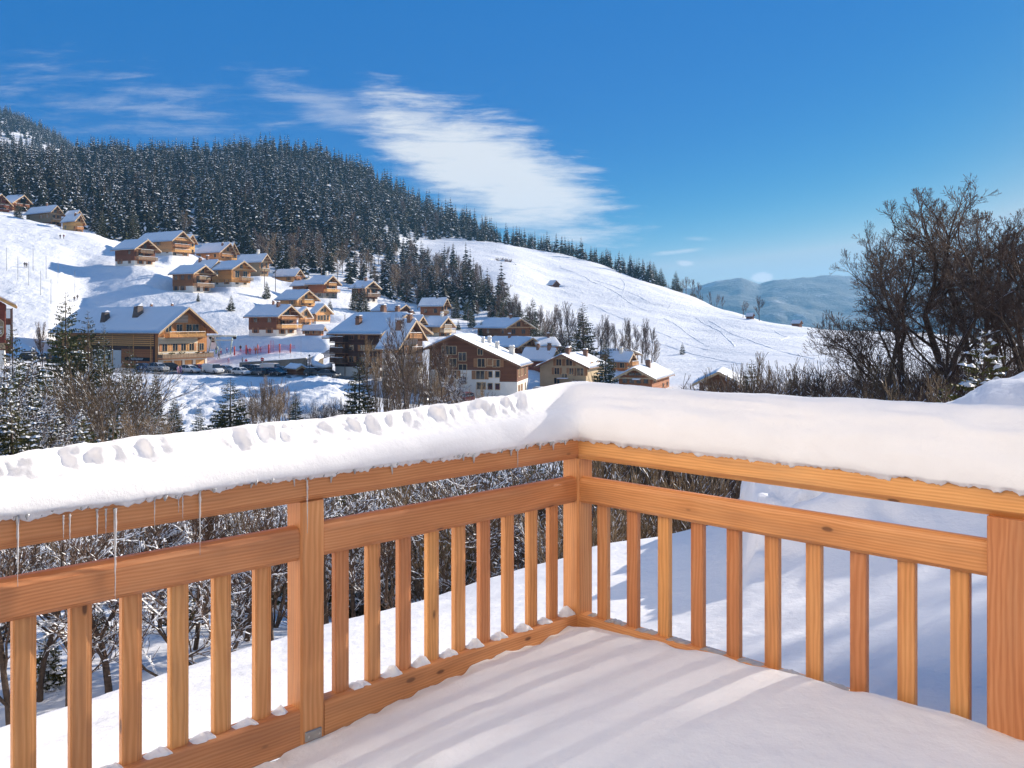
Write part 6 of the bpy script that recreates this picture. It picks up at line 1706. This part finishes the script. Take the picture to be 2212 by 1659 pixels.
# seen through and under the railing
for i, (u, vt, d, wd) in enumerate([(935, 985, 24, 1.3), (1075, 965, 27, 1.3), (760, 1030, 25, 1.3), (860, 985, 34, 1.2), (1160, 975, 30, 1.2), (990, 1010, 20, 1.2), (560, 1090, 26, 1.2), (640, 1075, 30, 1.2), (1010, 955, 40, 1.2), (1210, 985, 24, 1.1), (460, 1080, 30, 1.2), (700, 1000, 40, 1.2), (300, 1080, 38, 1.2), (105, 1330, 13, 1.3), (215, 1290, 15, 1.2), (500, 1250, 17, 1.2), (395, 1220, 19, 1.3), (15, 1300, 15, 1.3)]):
    spruce(SPN[i % 2], u, vt, d, 'dark spruce with heavy snow clumps seen through the balusters', 'spruces below the balcony', wide=wd)
# right wood
spruce(SPN[1], 2112, 705, 24, 'spruce with big snow clumps under the tall bare trees at right', wide=1.5)
spruce(SPY[0], 2048, 800, 20, 'tiny sapling spruce bent under snow at the foot of the right trees', wide=1.)
spruce(SP[1], 1624, 772, 88, 'dark spruce rising from the brown thicket right of the barn', wide=1.4)
spruce(SP[0], 1308, 733, 172, 'snow-dappled spruce in front of the amber half-hidden chalet', wide=1.5)
spruce(SP[2], 1261, 651, 214, 'tall dark spruce standing free behind the tan house', wide=1.6)
spruce(SPN[0], 1238, 733, 205, 'short snow-laden spruce left of the tall dark one behind the tan house', wide=1.3)
spruce(SPY[0], 1474, 737, 268, 'single small spruce on the open lower hill', wide=1.1)
# small spruces among the chalets
for u, vt, d, lab in [(428, 630, 255, 'tiny spruce below the round white terrace'), (499, 636, 252, 'tiny spruce on the white slope right of the round terrace'), (576, 604, 276, 'little spruce beside the amber chalet with plank balcony'), (713, 644, 268, 'shrub-sized spruce on the slope right of the golden chalet roof'),
                      (767, 611, 282, 'left one of two spruces in front of the dark brown chalet'), (785, 612, 280, 'right one of two spruces in front of the dark brown chalet'), (39, 432, 360, 'spruce between the red-brown chalets on the top row'), (221, 450, 352, 'spruce standing right of the topmost golden chalet'), (287, 456, 360, 'spruce left behind the largest pale honey chalet')]:
    spruce(SP[int(u) % 3], u, vt, d, lab, wide=1.5 if vt > 600 and u > 700 else 1.3)
# valley-side conifers below the open hill
for i, (u, vt, d) in enumerate([(1112, 632, 300), (1140, 652, 285), (1122, 650, 292), (1065, 630, 310), (1052, 610, 330), (1040, 585, 345), (1020, 575, 350), (1005, 560, 360), (1152, 672, 275), (1195, 690, 250), (1035, 600, 335), (1085, 640, 300), (1098, 625, 315), (1128, 668, 280), (1160, 690, 268), (1172, 700, 262), (1010, 640, 300), (985, 632, 305), (960, 640, 312), (1150, 640, 300), (1020, 660, 280), (1210, 705, 246), (1075, 670, 282), (1225, 690, 240), (1040, 690, 270), (990, 690, 275)]):
    spruce(SP[i % 3], u, vt, d, 'dark conifer in the belt between the village and the open hill', 'conifers of the belt below the open hill', wide=1.35)
for i, (u, vt, d) in enumerate([(1086, 588, 470), (1098, 584, 474), (1108, 596, 470), (1074, 596, 455), (1142, 592, 480), (1040, 556, 500)]):
    spruce(SPY[i % 2], u, vt, d, 'small conifer of the clump on the upper hill', 'conifers clumped on the upper hill', wide=1.2)
for u, vt, d, lab in [(1460, 584, 548, 'last free-standing conifer at the end of the ridge row'), (1428, 577, 556, 'second last conifer at the end of the ridge row'), (1412, 565, 560, 'third last conifer, joined to the ridge wood')]:
    spruce(SP[0], u, vt, d, lab, wide=1.5)

# ---- bare trees
def bare(proto, u, vtop, d, label, group=None, cat='bare tree', wide=1., rz=None):
    p = onground(u, d); h = Zof(vtop, d)-p.z
    s = h/10.
    return proto.at(p, rg.uniform(0, 6.28) if rz is None else rz, s*wide, label, cat, group, s)
def big_tree(seed, trunks, h, **kw):
    S = grow_segments(seed, h, trunks=trunks, **kw)
    a = seg_mesh([s for s in S if s[4] <= 1], .012, .25, seed)
    b = seg_mesh([s for s in S if s[4] > 1], .0062, .0, seed+1)
    return Proto(make_tree('bare_tree', [('trunk', a, TW, True), ('crown', b, [M['twig'], M['snow_branch']], True)]))
BIG = [big_tree(101, 2, 10., maxlv=5, spread=.16, r0=.17, up=.030, kids=2, first=.12, ang=(32, 62), ratio=(.48, .70), wig=.26, kp=.0),
       big_tree(102, 1, 10., maxlv=5, spread=.22, r0=.145, up=.035, kids=2, first=.15, ang=(28, 58), ratio=(.44, .66), wig=.24, kp=.0),
       big_tree(103, 2, 10., maxlv=5, spread=.20, r0=.16, up=.04, kids=2, first=.36, ang=(28, 58), ratio=(.46, .66), wig=.26, kp=.0)]
print('BIG', [len(p.o.children[-1].data.polygons) if p.o.children else 0 for p in BIG])
bare(BIG[0], 1985, 470, 46, 'wide-branched bare tree at the left side of the right wood', wide=1.18)
bare(BIG[1], 2075, 424, 48, 'tallest bare tree in the middle of the right wood', wide=1.2)
bare(BIG[1], 1905, 505, 54, 'broad bare tree farthest left of the right wood', wide=.95, rz=.6)
bare(BIG[2], 2125, 442, 54, 'bare tree between the tallest one and the right photo edge', wide=1.2, rz=1.)
bare(BIG[2], 2180, 428, 50, 'tall bare tree near the right photo edge', wide=1.2)
bare(BIG[0], 2240, 450, 44, 'bare tree cut by the right photo edge', wide=1.1, rz=4.)
for bi, x, y, zt, rz_ in ((0, 15.6, 12.5, 9.5, 1.), (0, 17.6, 14.2, 10.8, 2.), (1, 19.2, 15.8, 11.5, 4.), (0, 21.6, 16.6, 12.5, 3.)):  # crowns added out of view toward the sun to soften the deck light
    bare(BIG[bi], CX+F*x/y, HV-zt/y*F, y, 'added bare tree out of view at right, shading the deck', 'added shade trees out of view at right', rz=rz_)
th = 'brown bushes of the right thicket'
k = 0
for d, vt0, uu in ((100, 822, range(1480, 2300, 62)), (70, 800, range(1470, 2330, 58)), (46, 805, range(1500, 2340, 66)), (30, 850, range(1560, 2340, 70))):
    for u in uu:
        u_ = u+rg.uniform(-22, 22); vt = vt0+rg.uniform(-30, 28)-(25 if u > 1880 else 0)+(16 if u < 1620 else 0)-(45 if 1640 < u_ < 1720 and d == 70 else 0)
        bare(SH[2 if k % 3 else 1], u_, vt, d*rg.uniform(.9, 1.1), 'brown leafless bush in the dense thicket at right', th, 'bush', rg.uniform(1., 1.5)); k += 1
for d, vt0, uu in ((34, 862, range(1290, 1600, 40)), (22, 960, range(1270, 1560, 42)), (15, 1040, range(1260, 1600, 45))):
    for u in uu:
        bare(SH[k % 3], u+rg.uniform(-15, 15), vt0+rg.uniform(-10, 60), d*rg.uniform(.92, 1.1), 'dark leafless bush below the snow cap, seen through the right railing', 'bushes below the right railing', 'bush', rg.uniform(.9, 1.3)); k += 1
# thicket and wood below, left
bare(SH[0], 238, 772, 66, 'great fan of snowy stems in the middle of the left wood', cat='bush', wide=1.25)
bare(SH[0], 170, 800, 70, 'snowy many-stemmed bush left of the great fan of stems', cat='bush', wide=1.1, rz=1.)
bare(SH[0], 318, 890, 62, 'low snowy bush at the right foot of the great fan of stems', cat='bush', wide=1.1)
for u, vt, d in [(20, 800, 50), (-40, 760, 60), (80, 850, 48), (130, 880, 60), (-110, 800, 55), (-180, 760, 60)]:
    bare(BS[k % 2], u, vt, d, 'snowy crooked tree in the tangle at the left edge', 'snowy trees of the left tangle'); k += 1
bare(BT[1], 95, 700, 128, 'thin leafless tree in front of the snow slope, left of the tall spruce', wide=.8)
for u, vt, d in [(560, 822, 116), (590, 815, 120), (615, 835, 114), (545, 850, 110), (575, 860, 108)]:
    bare(SH[1], u, vt, d, 'grey twiggy bush on the snowy bank between two spruces', 'twiggy bushes on the bank', 'bush', 1.2)
for u, vt, d in [(668, 880, 104), (690, 860, 108), (715, 870, 106), (738, 850, 112)]:
    bare(SH[2], u, vt, d, 'sparse reed-like bush at the foot of the white bank', 'sparse bushes at the foot of the bank', 'bush', .8)
for u, vt, d in [(822, 742, 112), (850, 726, 116), (880, 755, 112)]:
    bare(SH[k % 2 if k % 2 else 1], u, vt, d, 'dense brown twigs screening the pink wall of the steep-roofed wing', 'tall bushes before the steep-roofed wing', 'bush', .75); k += 1
bare(BT[0], 882, 688, 106, 'tall bare tree rising in front of the steep snow roof', wide=.8)
bare(BT[1], 952, 745, 106, 'bare tree in front of the brown gable of the broad house', wide=1.)
bare(BS[0], 990, 800, 98, 'crooked snowy tree in front of the snowed-in cars', wide=1.)
for u, vt, d in [(930, 760, 120), (945, 775, 118), (965, 800, 112), (1015, 830, 104), (1050, 845, 108)]:
    bare(SH[1], u, vt, d, 'brown twiggy bush before the broad brown house', 'bushes before the broad brown house', 'bush', .8)
for i, (u, d, vt) in enumerate([(-40, 18, 1100), (110, 22, 1080), (250, 23, 1060), (330, 18, 1090), (400, 24, 1050), (470, 17, 1080), (530, 24, 1060), (590, 18, 1040), (660, 24, 1040), (720, 17, 1060), (800, 24, 1010), (840, 16, 1040), (900, 22, 990), (960, 18, 1010), (1040, 22, 975), (1110, 17, 990), (1170, 22, 960), (1220, 18, 985), (150, 32, 1030), (360, 34, 1010), (560, 34, 990), (780, 32, 965), (980, 34, 930), (1130, 36, 920), (60, 26, 1080), (290, 28, 1050), (500, 28, 1030), (680, 30, 985), (890, 30, 960), (1080, 30, 945)]):
    bare([BS[0], SH[0], BS[1]][i % 3], u, vt, d, 'snowy branched shrub in the ravine, seen through the left railing', 'snowy shrubs in the ravine', 'bush', rg.uniform(.9, 1.3))
for i, (u, d, vt) in enumerate([(-60, 12, 1060), (25, 11, 1120), (85, 12.5, 1100), (140, 11.5, 1180), (175, 14, 1060), (235, 12.5, 1120), (300, 13.5, 1130), (365, 12, 1160), (420, 14.5, 1090), (475, 13, 1150), (530, 15, 1080), (590, 13.5, 1110), (650, 14.5, 1080), (710, 13.5, 1120), (-120, 13, 1100), (265, 17, 1090), (345, 18, 1070), (770, 15, 1080), (830, 14, 1110), (550, 18, 1060), (445, 19, 1060), (60, 17, 1090), (120, 18, 1080)]):
    bare([BN[0], BT[0], BN[1], BT[1], BN[2]][i % 5], u, vt, d, 'leafless snowy tree close below the snow bank, seen through the left balusters', 'leafless trees close below the snow bank', wide=rg.uniform(1.25, 1.8))
# bare trees by the open hill
for i, (u, vt, d) in enumerate([(1232, 655, 222), (1248, 672, 225), (1296, 682, 230), (1316, 690, 232), (1345, 688, 238), (1362, 695, 242), (1378, 702, 236), (1330, 700, 228), (1400, 745, 225), (1195, 660, 245), (1180, 672, 250), (1100, 670, 285), (1060, 660, 292), (1030, 650, 300), (1140, 690, 270), (1215, 670, 240), (1270, 690, 228), (1395, 705, 240), (1165, 660, 285), (1010, 670, 290), (1090, 690, 275), (975, 660, 300), (1385, 690, 236), (1122, 700, 268)]):
    bare(BT[i % 2], u, vt, d, 'bare tree at the foot of the open hill', 'bare trees at the foot of the open hill', wide=.9)
for u, vt, d, lab in [(1640, 640, 418, 'larger lone bare tree right of the crest hay hut'), (1605, 650, 420, 'thinner lone bare tree left of the crest hay hut'), (1132, 592, 470, 'bare tree next to the middle hill hut, left of it')]:
    bare(BT[0], u, vt, d, lab, wide=1.3)
for i, (u, vt, d) in enumerate([(1482, 598, 530), (1495, 604, 525), (1510, 610, 520), (1532, 630, 505), (1548, 636, 500), (1560, 640, 490), (1475, 604, 535)]):
    bare(BT[i % 2], u, vt, d, 'bare tree on the ridge line right of the conifers', 'bare trees on the ridge line', wide=1.1)
for u, vt, d in [(1270, 629, 452), (1285, 630, 450), (1300, 631, 448), (1312, 633, 446), (1292, 632, 444)]:
    bare(SH[2], u, vt, d, 'low bare bush of the dark patch on the open hill', 'bushes of the dark patch on the hill', 'bush', 2.5)
for u, vt, d in [(1078, 555, 482), (1090, 556, 486), (1100, 558, 480)]:
    bare(SH[2], u, vt, d, 'bare bush around the tiny dark hut on the upper hill', 'bushes around the tiny dark hut', 'bush', 1.3)
for i in range(38):
    u = rg.uniform(1075, 1420); d = np.interp(u, [1075, 1150, 1250, 1350, 1420], [300, 272, 240, 236, 226])+rg.uniform(-14, 24)
    p = onground(u, d, .2); s_ = rg.uniform(.45, 1.0)
    BT[i % 3].at(p, rg.uniform(0, 6.28), s_*1.15, 'bare tree in the loose belt along the foot of the open hill', 'bare tree', 'bare trees of the belt along the hill foot', s_)
# ---- mixed leafless trees at the forest foot
n = 0
for _ in range(9000):
    if n >= 128: break
    u = rg.uniform(540, 1110); d = rg.uniform(300, 470)
    lo = np.interp(u, [540, 620, 720, 800, 900, 1000, 1110], [345, 335, 340, 330, 318, 320, 290]); hi = np.interp(u, [540, 640, 720, 850, 950, 1110], [400, 420, 480, 520, 460, 345])
    if not lo < d < hi: continue
    gapw = 710 < u < 830 and 380 < d < 420
    if gapw and rg.random() < .6: continue
    p = onground(u, d, .2); s = rg.uniform(.65, 1.25)*(1.05 if d < 380 else .9)
    BT[n % 3].at(p, rg.uniform(0, 6.28), s*1.25, 'brown leafless tree in the mixed wood at the forest foot', 'bare tree', 'leafless trees of the mixed wood', s*1.1); n += 1
# ================================================================ THE CONIFER FOREST
FARP = [far_conifer(i, snow=[.30, .55, .10, .62, .20, .42][i % 6], slim=[.18, .22, .16, .21, .19, .24][i % 6], levels=[13, 12, 14, 13, 15, 11][i % 6]) for i in range(6)]
FM = [M['bark'], M['needle_far'], M['snow_branch']]
FARM = [p.mesh('forest_spruce', FM) for p in FARP]
def tri_arrays(mb):
    T = []; m = []
    for f, mi in zip(mb.f, mb.m):
        for i in range(1, len(f)-1): T.append((f[0], f[i], f[i+1])); m.append(mi)
    return np.array(mb.v), np.array(T), np.array(m)
FARA = [tri_arrays(p) for p in FARP]
spots = []
dlo_u = [-420, 0, 100, 170, 205, 240, 300, 345, 430, 520, 600, 700, 760, 820, 900, 980, 1065]
dlo = [390, 392, 384, 366, 352, 352, 360, 372, 372, 368, 358, 380, 420, 520, 566, 610, 640]
d = 345.
while d < 900:
    step = 7.3+(d-345)*.0070
    u = -420.
    while u < 1110:
        u += step*F/d*rg.uniform(.75, 1.25)
        dd = d+rg.uniform(-.5, .5)*step
        if u < 1065 and dd > np.interp(u, dlo_u, dlo) and dd < 880:
            if 330 < u < 400 and 620 < dd < 640: continue
            edge = dd-np.interp(u, dlo_u, dlo)
            h = rg.choice((rg.uniform(10, 16), rg.uniform(15, 22), rg.uniform(18, 25)))*(1+.04*(dd > 600))*(.62+.38*min(1, edge/60+rg.random()*.3))*(.8 if rg.random() < .15 else 1)
            if 395 < u < 470 and dd < 450 and rg.random() < .5: continue
            spots.append((u, dd, h))
    d += step*.95
def band(n, u0, u1, f0, f1, h0, h1):
    for _ in range(n):
        u = rg.uniform(u0, u1); c = np.interp(u, [900, 1000, 1060, 1100, 1200, 1300, 1400, 1500], [566, 600, 600, 590, 592, 572, 534, 520])
        spots.append((u, c+rg.uniform(f0, f1), rg.uniform(h0, h1)))
band(170, 1010, 1425, -2, 60, 9, 15.5)
band(46, 1400, 1560, 25, 80, 6, 9)
for _ in range(24):
    u = rg.uniform(150, 1000); dd = np.interp(u, dlo_u, dlo)+rg.uniform(5, 200)
    if u < 1040 and dd < 700: BT[_ % 3].at(onground(u, dd, .2), rg.uniform(0, 6.28), rg.uniform(1., 1.7), 'brown leafless tree standing among the hillside conifers', 'bare tree', 'leafless trees among the conifers')
# mixed conifers among the bare trees
k = 0
while k < 235:
    u = rg.uniform(560, 1100); dd = rg.uniform(300, 520)
    lo = np.interp(u, [540, 620, 720, 800, 900, 1000, 1110], [345, 335, 340, 330, 322, 325, 295]); hi = np.interp(u, [540, 640, 720, 850, 950, 1110], [400, 420, 500, 535, 470, 345])
    if not lo < dd < hi or (710 < u < 830 and 380 < dd < 420 and rg.random() < .7): continue
    spots.append((u, dd, rg.uniform(8, 16))); k += 1
# far shoulder at the left
for _ in range(1000):
    u = rg.uniform(-330, 178); dd = rg.uniform(1040, 1390)
    if dd < 1180 and rg.random() < .45: continue
    spots.append((u, dd, rg.uniform(14, 22)))
spots.sort(key=lambda s: -s[2]/s[1])
V = []; T = []; MI = []; off = 0
for i, (u, dd, h) in enumerate(spots):
    p = onground(u, dd, .3); k = (i*7+int(u*3)) % 6; rz = rg.uniform(0, 6.28); w = h*rg.uniform(.75, 1.3)
    if i < 290:
        o = link('forest_spruce', FARM[k], None, p, (0, 0, rz)); o.scale = (w, w, h)
        tag(o, 'snow-dusted spruce among many alike at the front of the hillside forest', 'spruce', 'spruces at the front of the hillside forest')
    else:
        v, t, m = FARA[k]; c, s = math.cos(rz), math.sin(rz)
        x = (v[:, 0]*c-v[:, 1]*s)*w+p.x; y = (v[:, 0]*s+v[:, 1]*c)*w+p.y; z = v[:, 2]*h+p.z
        V.append(np.stack([x, y, z], -1)); T.append(t+off); MI.append(m); off += len(v)
fo = link('forest', np_mesh('forest', np.concatenate(V), np.concatenate(T), FM, np.concatenate(MI), False))
tag(fo, 'dense dark conifer forest covering the hillside up to the skyline', 'forest', kind='stuff')
print('FOREST', len(spots), 'tris', sum(len(t) for t in T))
for p in SP+SPN+SPY+BT+BS+SH+BIG+BN:
    if not p.used: print('unused proto', p.o.name)
# ================================================================ SKY, SUN, CAMERA
finish_terrain()
SUN_AZ, SUN_EL = R(50), R(20.5)
w = bpy.data.worlds.new('World'); scene.world = w; w.use_nodes = True
nt = w.node_tree; bg = nt.nodes['Background']
sky = nt.nodes.new('ShaderNodeTexSky'); sky.sky_type = 'NISHITA'; sky.sun_disc = False
sky.sun_elevation = SUN_EL; sky.sun_rotation = SUN_AZ
sky.altitude = 1300; sky.air_density = 1.0; sky.dust_density = .6; sky.ozone_density = 2.5
g_ = nt.nodes.new('ShaderNodeTexCoord').outputs['Generated']
sp = nt.nodes.new('ShaderNodeSeparateXYZ'); nt.links.new(g_, sp.inputs[0])
yy = mathn(nt, 'MAXIMUM', sp.outputs['Y'], .05)
a = mathn(nt, 'DIVIDE', sp.outputs['X'], yy); b = mathn(nt, 'DIVIDE', sp.outputs['Z'], yy)
ahead = mathn(nt, 'GREATER_THAN', sp.outputs['Y'], .06)
def ellipse(u, v, ru, rv, ang, soft=1.):
    """soft patch of cirrus around one bearing and height"""
    ca, sa = math.cos(R(ang)), math.sin(R(ang)); a0, b0 = (u-CX)/F, -(v-HV)/F
    da = mathn(nt, 'SUBTRACT', a, a0); db = mathn(nt, 'SUBTRACT', b, b0)
    p = mathn(nt, 'ADD', mathn(nt, 'MULTIPLY', da, ca), mathn(nt, 'MULTIPLY', db, -sa))
    q = mathn(nt, 'ADD', mathn(nt, 'MULTIPLY', da, sa), mathn(nt, 'MULTIPLY', db, ca))
    p = mathn(nt, 'DIVIDE', p, ru/F); q = mathn(nt, 'DIVIDE', q, rv/F)
    r = mathn(nt, 'SQRT', mathn(nt, 'ADD', mathn(nt, 'MULTIPLY', p, p), mathn(nt, 'MULTIPLY', q, q)))
    return mathn(nt, 'SUBTRACT', 1., r)
cv = nt.nodes.new('ShaderNodeCombineXYZ'); nt.links.new(a, cv.inputs[0]); nt.links.new(b, cv.inputs[1])
fine = noise(nt, mapping(nt, cv.outputs[0], (10, 72, 1), (0, 0, R(10))), 1., 10, .70, .3)
mid = noise(nt, mapping(nt, cv.outputs[0], (6, 15, 1), (0, 0, R(14))), 1., 6, .6, .8)
nz = mathn(nt, 'ADD', mathn(nt, 'MULTIPLY', mathn(nt, 'SUBTRACT', fine, .5), 2.6), mathn(nt, 'MULTIPLY', mathn(nt, 'SUBTRACT', mid, .5), 1.4))
def layer(e, gain, lo, hi, op):
    t = mathn(nt, 'ADD', mathn(nt, 'MULTIPLY', e, gain), nz)
    mr = nt.nodes.new('ShaderNodeMapRange'); mr.interpolation_type = 'SMOOTHSTEP'
    mr.inputs['From Min'].default_value = lo; mr.inputs['From Max'].default_value = hi; mr.inputs['To Max'].default_value = op
    nt.links.new(t, mr.inputs['Value']); return mr.outputs[0]
main = layer(ellipse(1060, 372, 385, 135, 25), 1.9, .05, 1.35, .95)
tail = layer(ellipse(720, 235, 300, 62, 20), 1.1, .1, 1.3, .38)
left = layer(ellipse(300, 225, 560, 110, 6), .8, .15, 1.5, .42)
low = layer(ellipse(1180, 470, 210, 34, 12), 1.2, .0, 1., .6)
s1 = layer(ellipse(1470, 543, 90, 7, -6), 1.0, .1, 1., .55)
s2 = layer(ellipse(1478, 569, 26, 9, 4), 1.4, .0, .8, .75)
s3 = layer(ellipse(1505, 515, 60, 8, 3), .9, .1, 1., .35)
s4 = layer(ellipse(1645, 600, 32, 14, 0), 2.2, .0, .8, .9)
cl = main
for x in (tail, left, low, s1, s2, s3, s4): cl = mathn(nt, 'MAXIMUM', cl, x)
cl = mathn(nt, 'MULTIPLY', cl, ahead, True)
# roll the bright horizon glow off and deepen the blue, as a polarised winter sky
den = nt.nodes.new('ShaderNodeVectorMath'); den.operation = 'MULTIPLY_ADD'
nt.links.new(sky.outputs['Color'], den.inputs[0]); den.inputs[1].default_value = (SKY_K,)*3; den.inputs[2].default_value = (1, 1, 1)
dv = nt.nodes.new('ShaderNodeVectorMath'); dv.operation = 'DIVIDE'
nt.links.new(sky.outputs['Color'], dv.inputs[0]); nt.links.new(den.outputs[0], dv.inputs[1])
hs = nt.nodes.new('ShaderNodeHueSaturation'); hs.inputs['Saturation'].default_value = SKY_SAT; nt.links.new(dv.outputs[0], hs.inputs['Color'])
tint = mixc(nt, 1., hs.outputs['Color'], SKY_TINT, 'MULTIPLY')
sc = nt.nodes.new('ShaderNodeSeparateColor'); nt.links.new(tint, sc.inputs[0]); cc = nt.nodes.new('ShaderNodeCombineColor')
for i, (g0, k0) in enumerate(SKY_CURVE):
    nt.links.new(mathn(nt, 'MULTIPLY', mathn(nt, 'POWER', mathn(nt, 'MULTIPLY', sc.outputs[i], .2), g0), k0*5.), cc.inputs[i])
# final grade of the sky: deep even blue overhead, paler band only near the skyline
s3 = nt.nodes.new('ShaderNodeSeparateColor'); nt.links.new(cc.outputs[0], s3.inputs[0]); c3 = nt.nodes.new('ShaderNodeCombineColor')
for i, (a0, k0, g0) in enumerate(SKY_GRADE):
    nt.links.new(mathn(nt, 'MULTIPLY', mathn(nt, 'ADD', mathn(nt, 'MULTIPLY', mathn(nt, 'POWER', mathn(nt, 'MINIMUM', mathn(nt, 'MULTIPLY', s3.outputs[i], .2215), SKY_MAX[i]), g0), k0), a0), SKY_GAIN/.2215), c3.inputs[i])
tint = c3.outputs[0]
# bright veil added to the unseen sky behind the viewer as shadow fill
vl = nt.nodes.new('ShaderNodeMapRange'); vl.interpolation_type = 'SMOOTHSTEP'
vl.inputs['From Min'].default_value = .0; vl.inputs['From Max'].default_value = -.5; vl.inputs['To Max'].default_value = FILL_VEIL
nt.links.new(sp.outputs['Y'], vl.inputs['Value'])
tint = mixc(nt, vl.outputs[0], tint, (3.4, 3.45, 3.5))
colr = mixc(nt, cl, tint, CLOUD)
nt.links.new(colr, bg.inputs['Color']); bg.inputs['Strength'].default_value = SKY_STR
sd = bpy.data.lights.new('sun', 'SUN'); sd.energy = SUN_STR; sd.angle = R(.55); sd.color = (1., .90, .77)
so = bpy.data.objects.new('sun', sd); COL.objects.link(so)
dirv = Vector((math.sin(SUN_AZ)*math.cos(SUN_EL), math.cos(SUN_AZ)*math.cos(SUN_EL), math.sin(SUN_EL)))
so.rotation_euler = dirv.to_track_quat('Z', 'Y').to_euler(); so.location = (60, 60, 60)
if HAZE:
    m = bpy.data.materials.new('valley_haze'); m.use_nodes = True; t = m.node_tree
    t.nodes.remove(t.nodes['Principled BSDF'])
    pv = t.nodes.new('ShaderNodeVolumePrincipled'); pv.inputs['Density'].default_value = HAZE; pv.inputs['Color'].default_value = (.26, .60, 1., 1); pv.inputs['Anisotropy'].default_value = .2
    t.links.new(pv.outputs[0], t.nodes['Material Output'].inputs['Volume'])
    hz = MB().box(-4300, 4300, -900, 6400, -190, 372).build('haze', m); tag(hz, kind='stuff')
cam = bpy.data.cameras.new('camera'); cam.sensor_width = 36; cam.lens = F/2212*36; cam.shift_y = (HV-829.5)/2212
cam.clip_start = .05; cam.clip_end = 40000
co = bpy.data.objects.new('camera', cam); COL.objects.link(co); co.location = (0, 0, 0); co.rotation_euler = (PI/2, 0, 0)
scene.camera = co
scene.view_settings.view_transform = 'Standard'; scene.view_settings.look = 'None'; scene.view_settings.gamma = 1
scene.view_settings.exposure = EXPO
cy = scene.cycles
cy.max_bounces = 6; cy.diffuse_bounces = 3; cy.glossy_bounces = 2; cy.transmission_bounces = 6; cy.transparent_max_bounces = 10; cy.volume_bounces = 0
cy.use_denoising = True; cy.caustics_reflective = False; cy.caustics_refractive = False; cy.sample_clamp_indirect = 6
cy.use_adaptive_sampling = True; cy.adaptive_threshold = .02
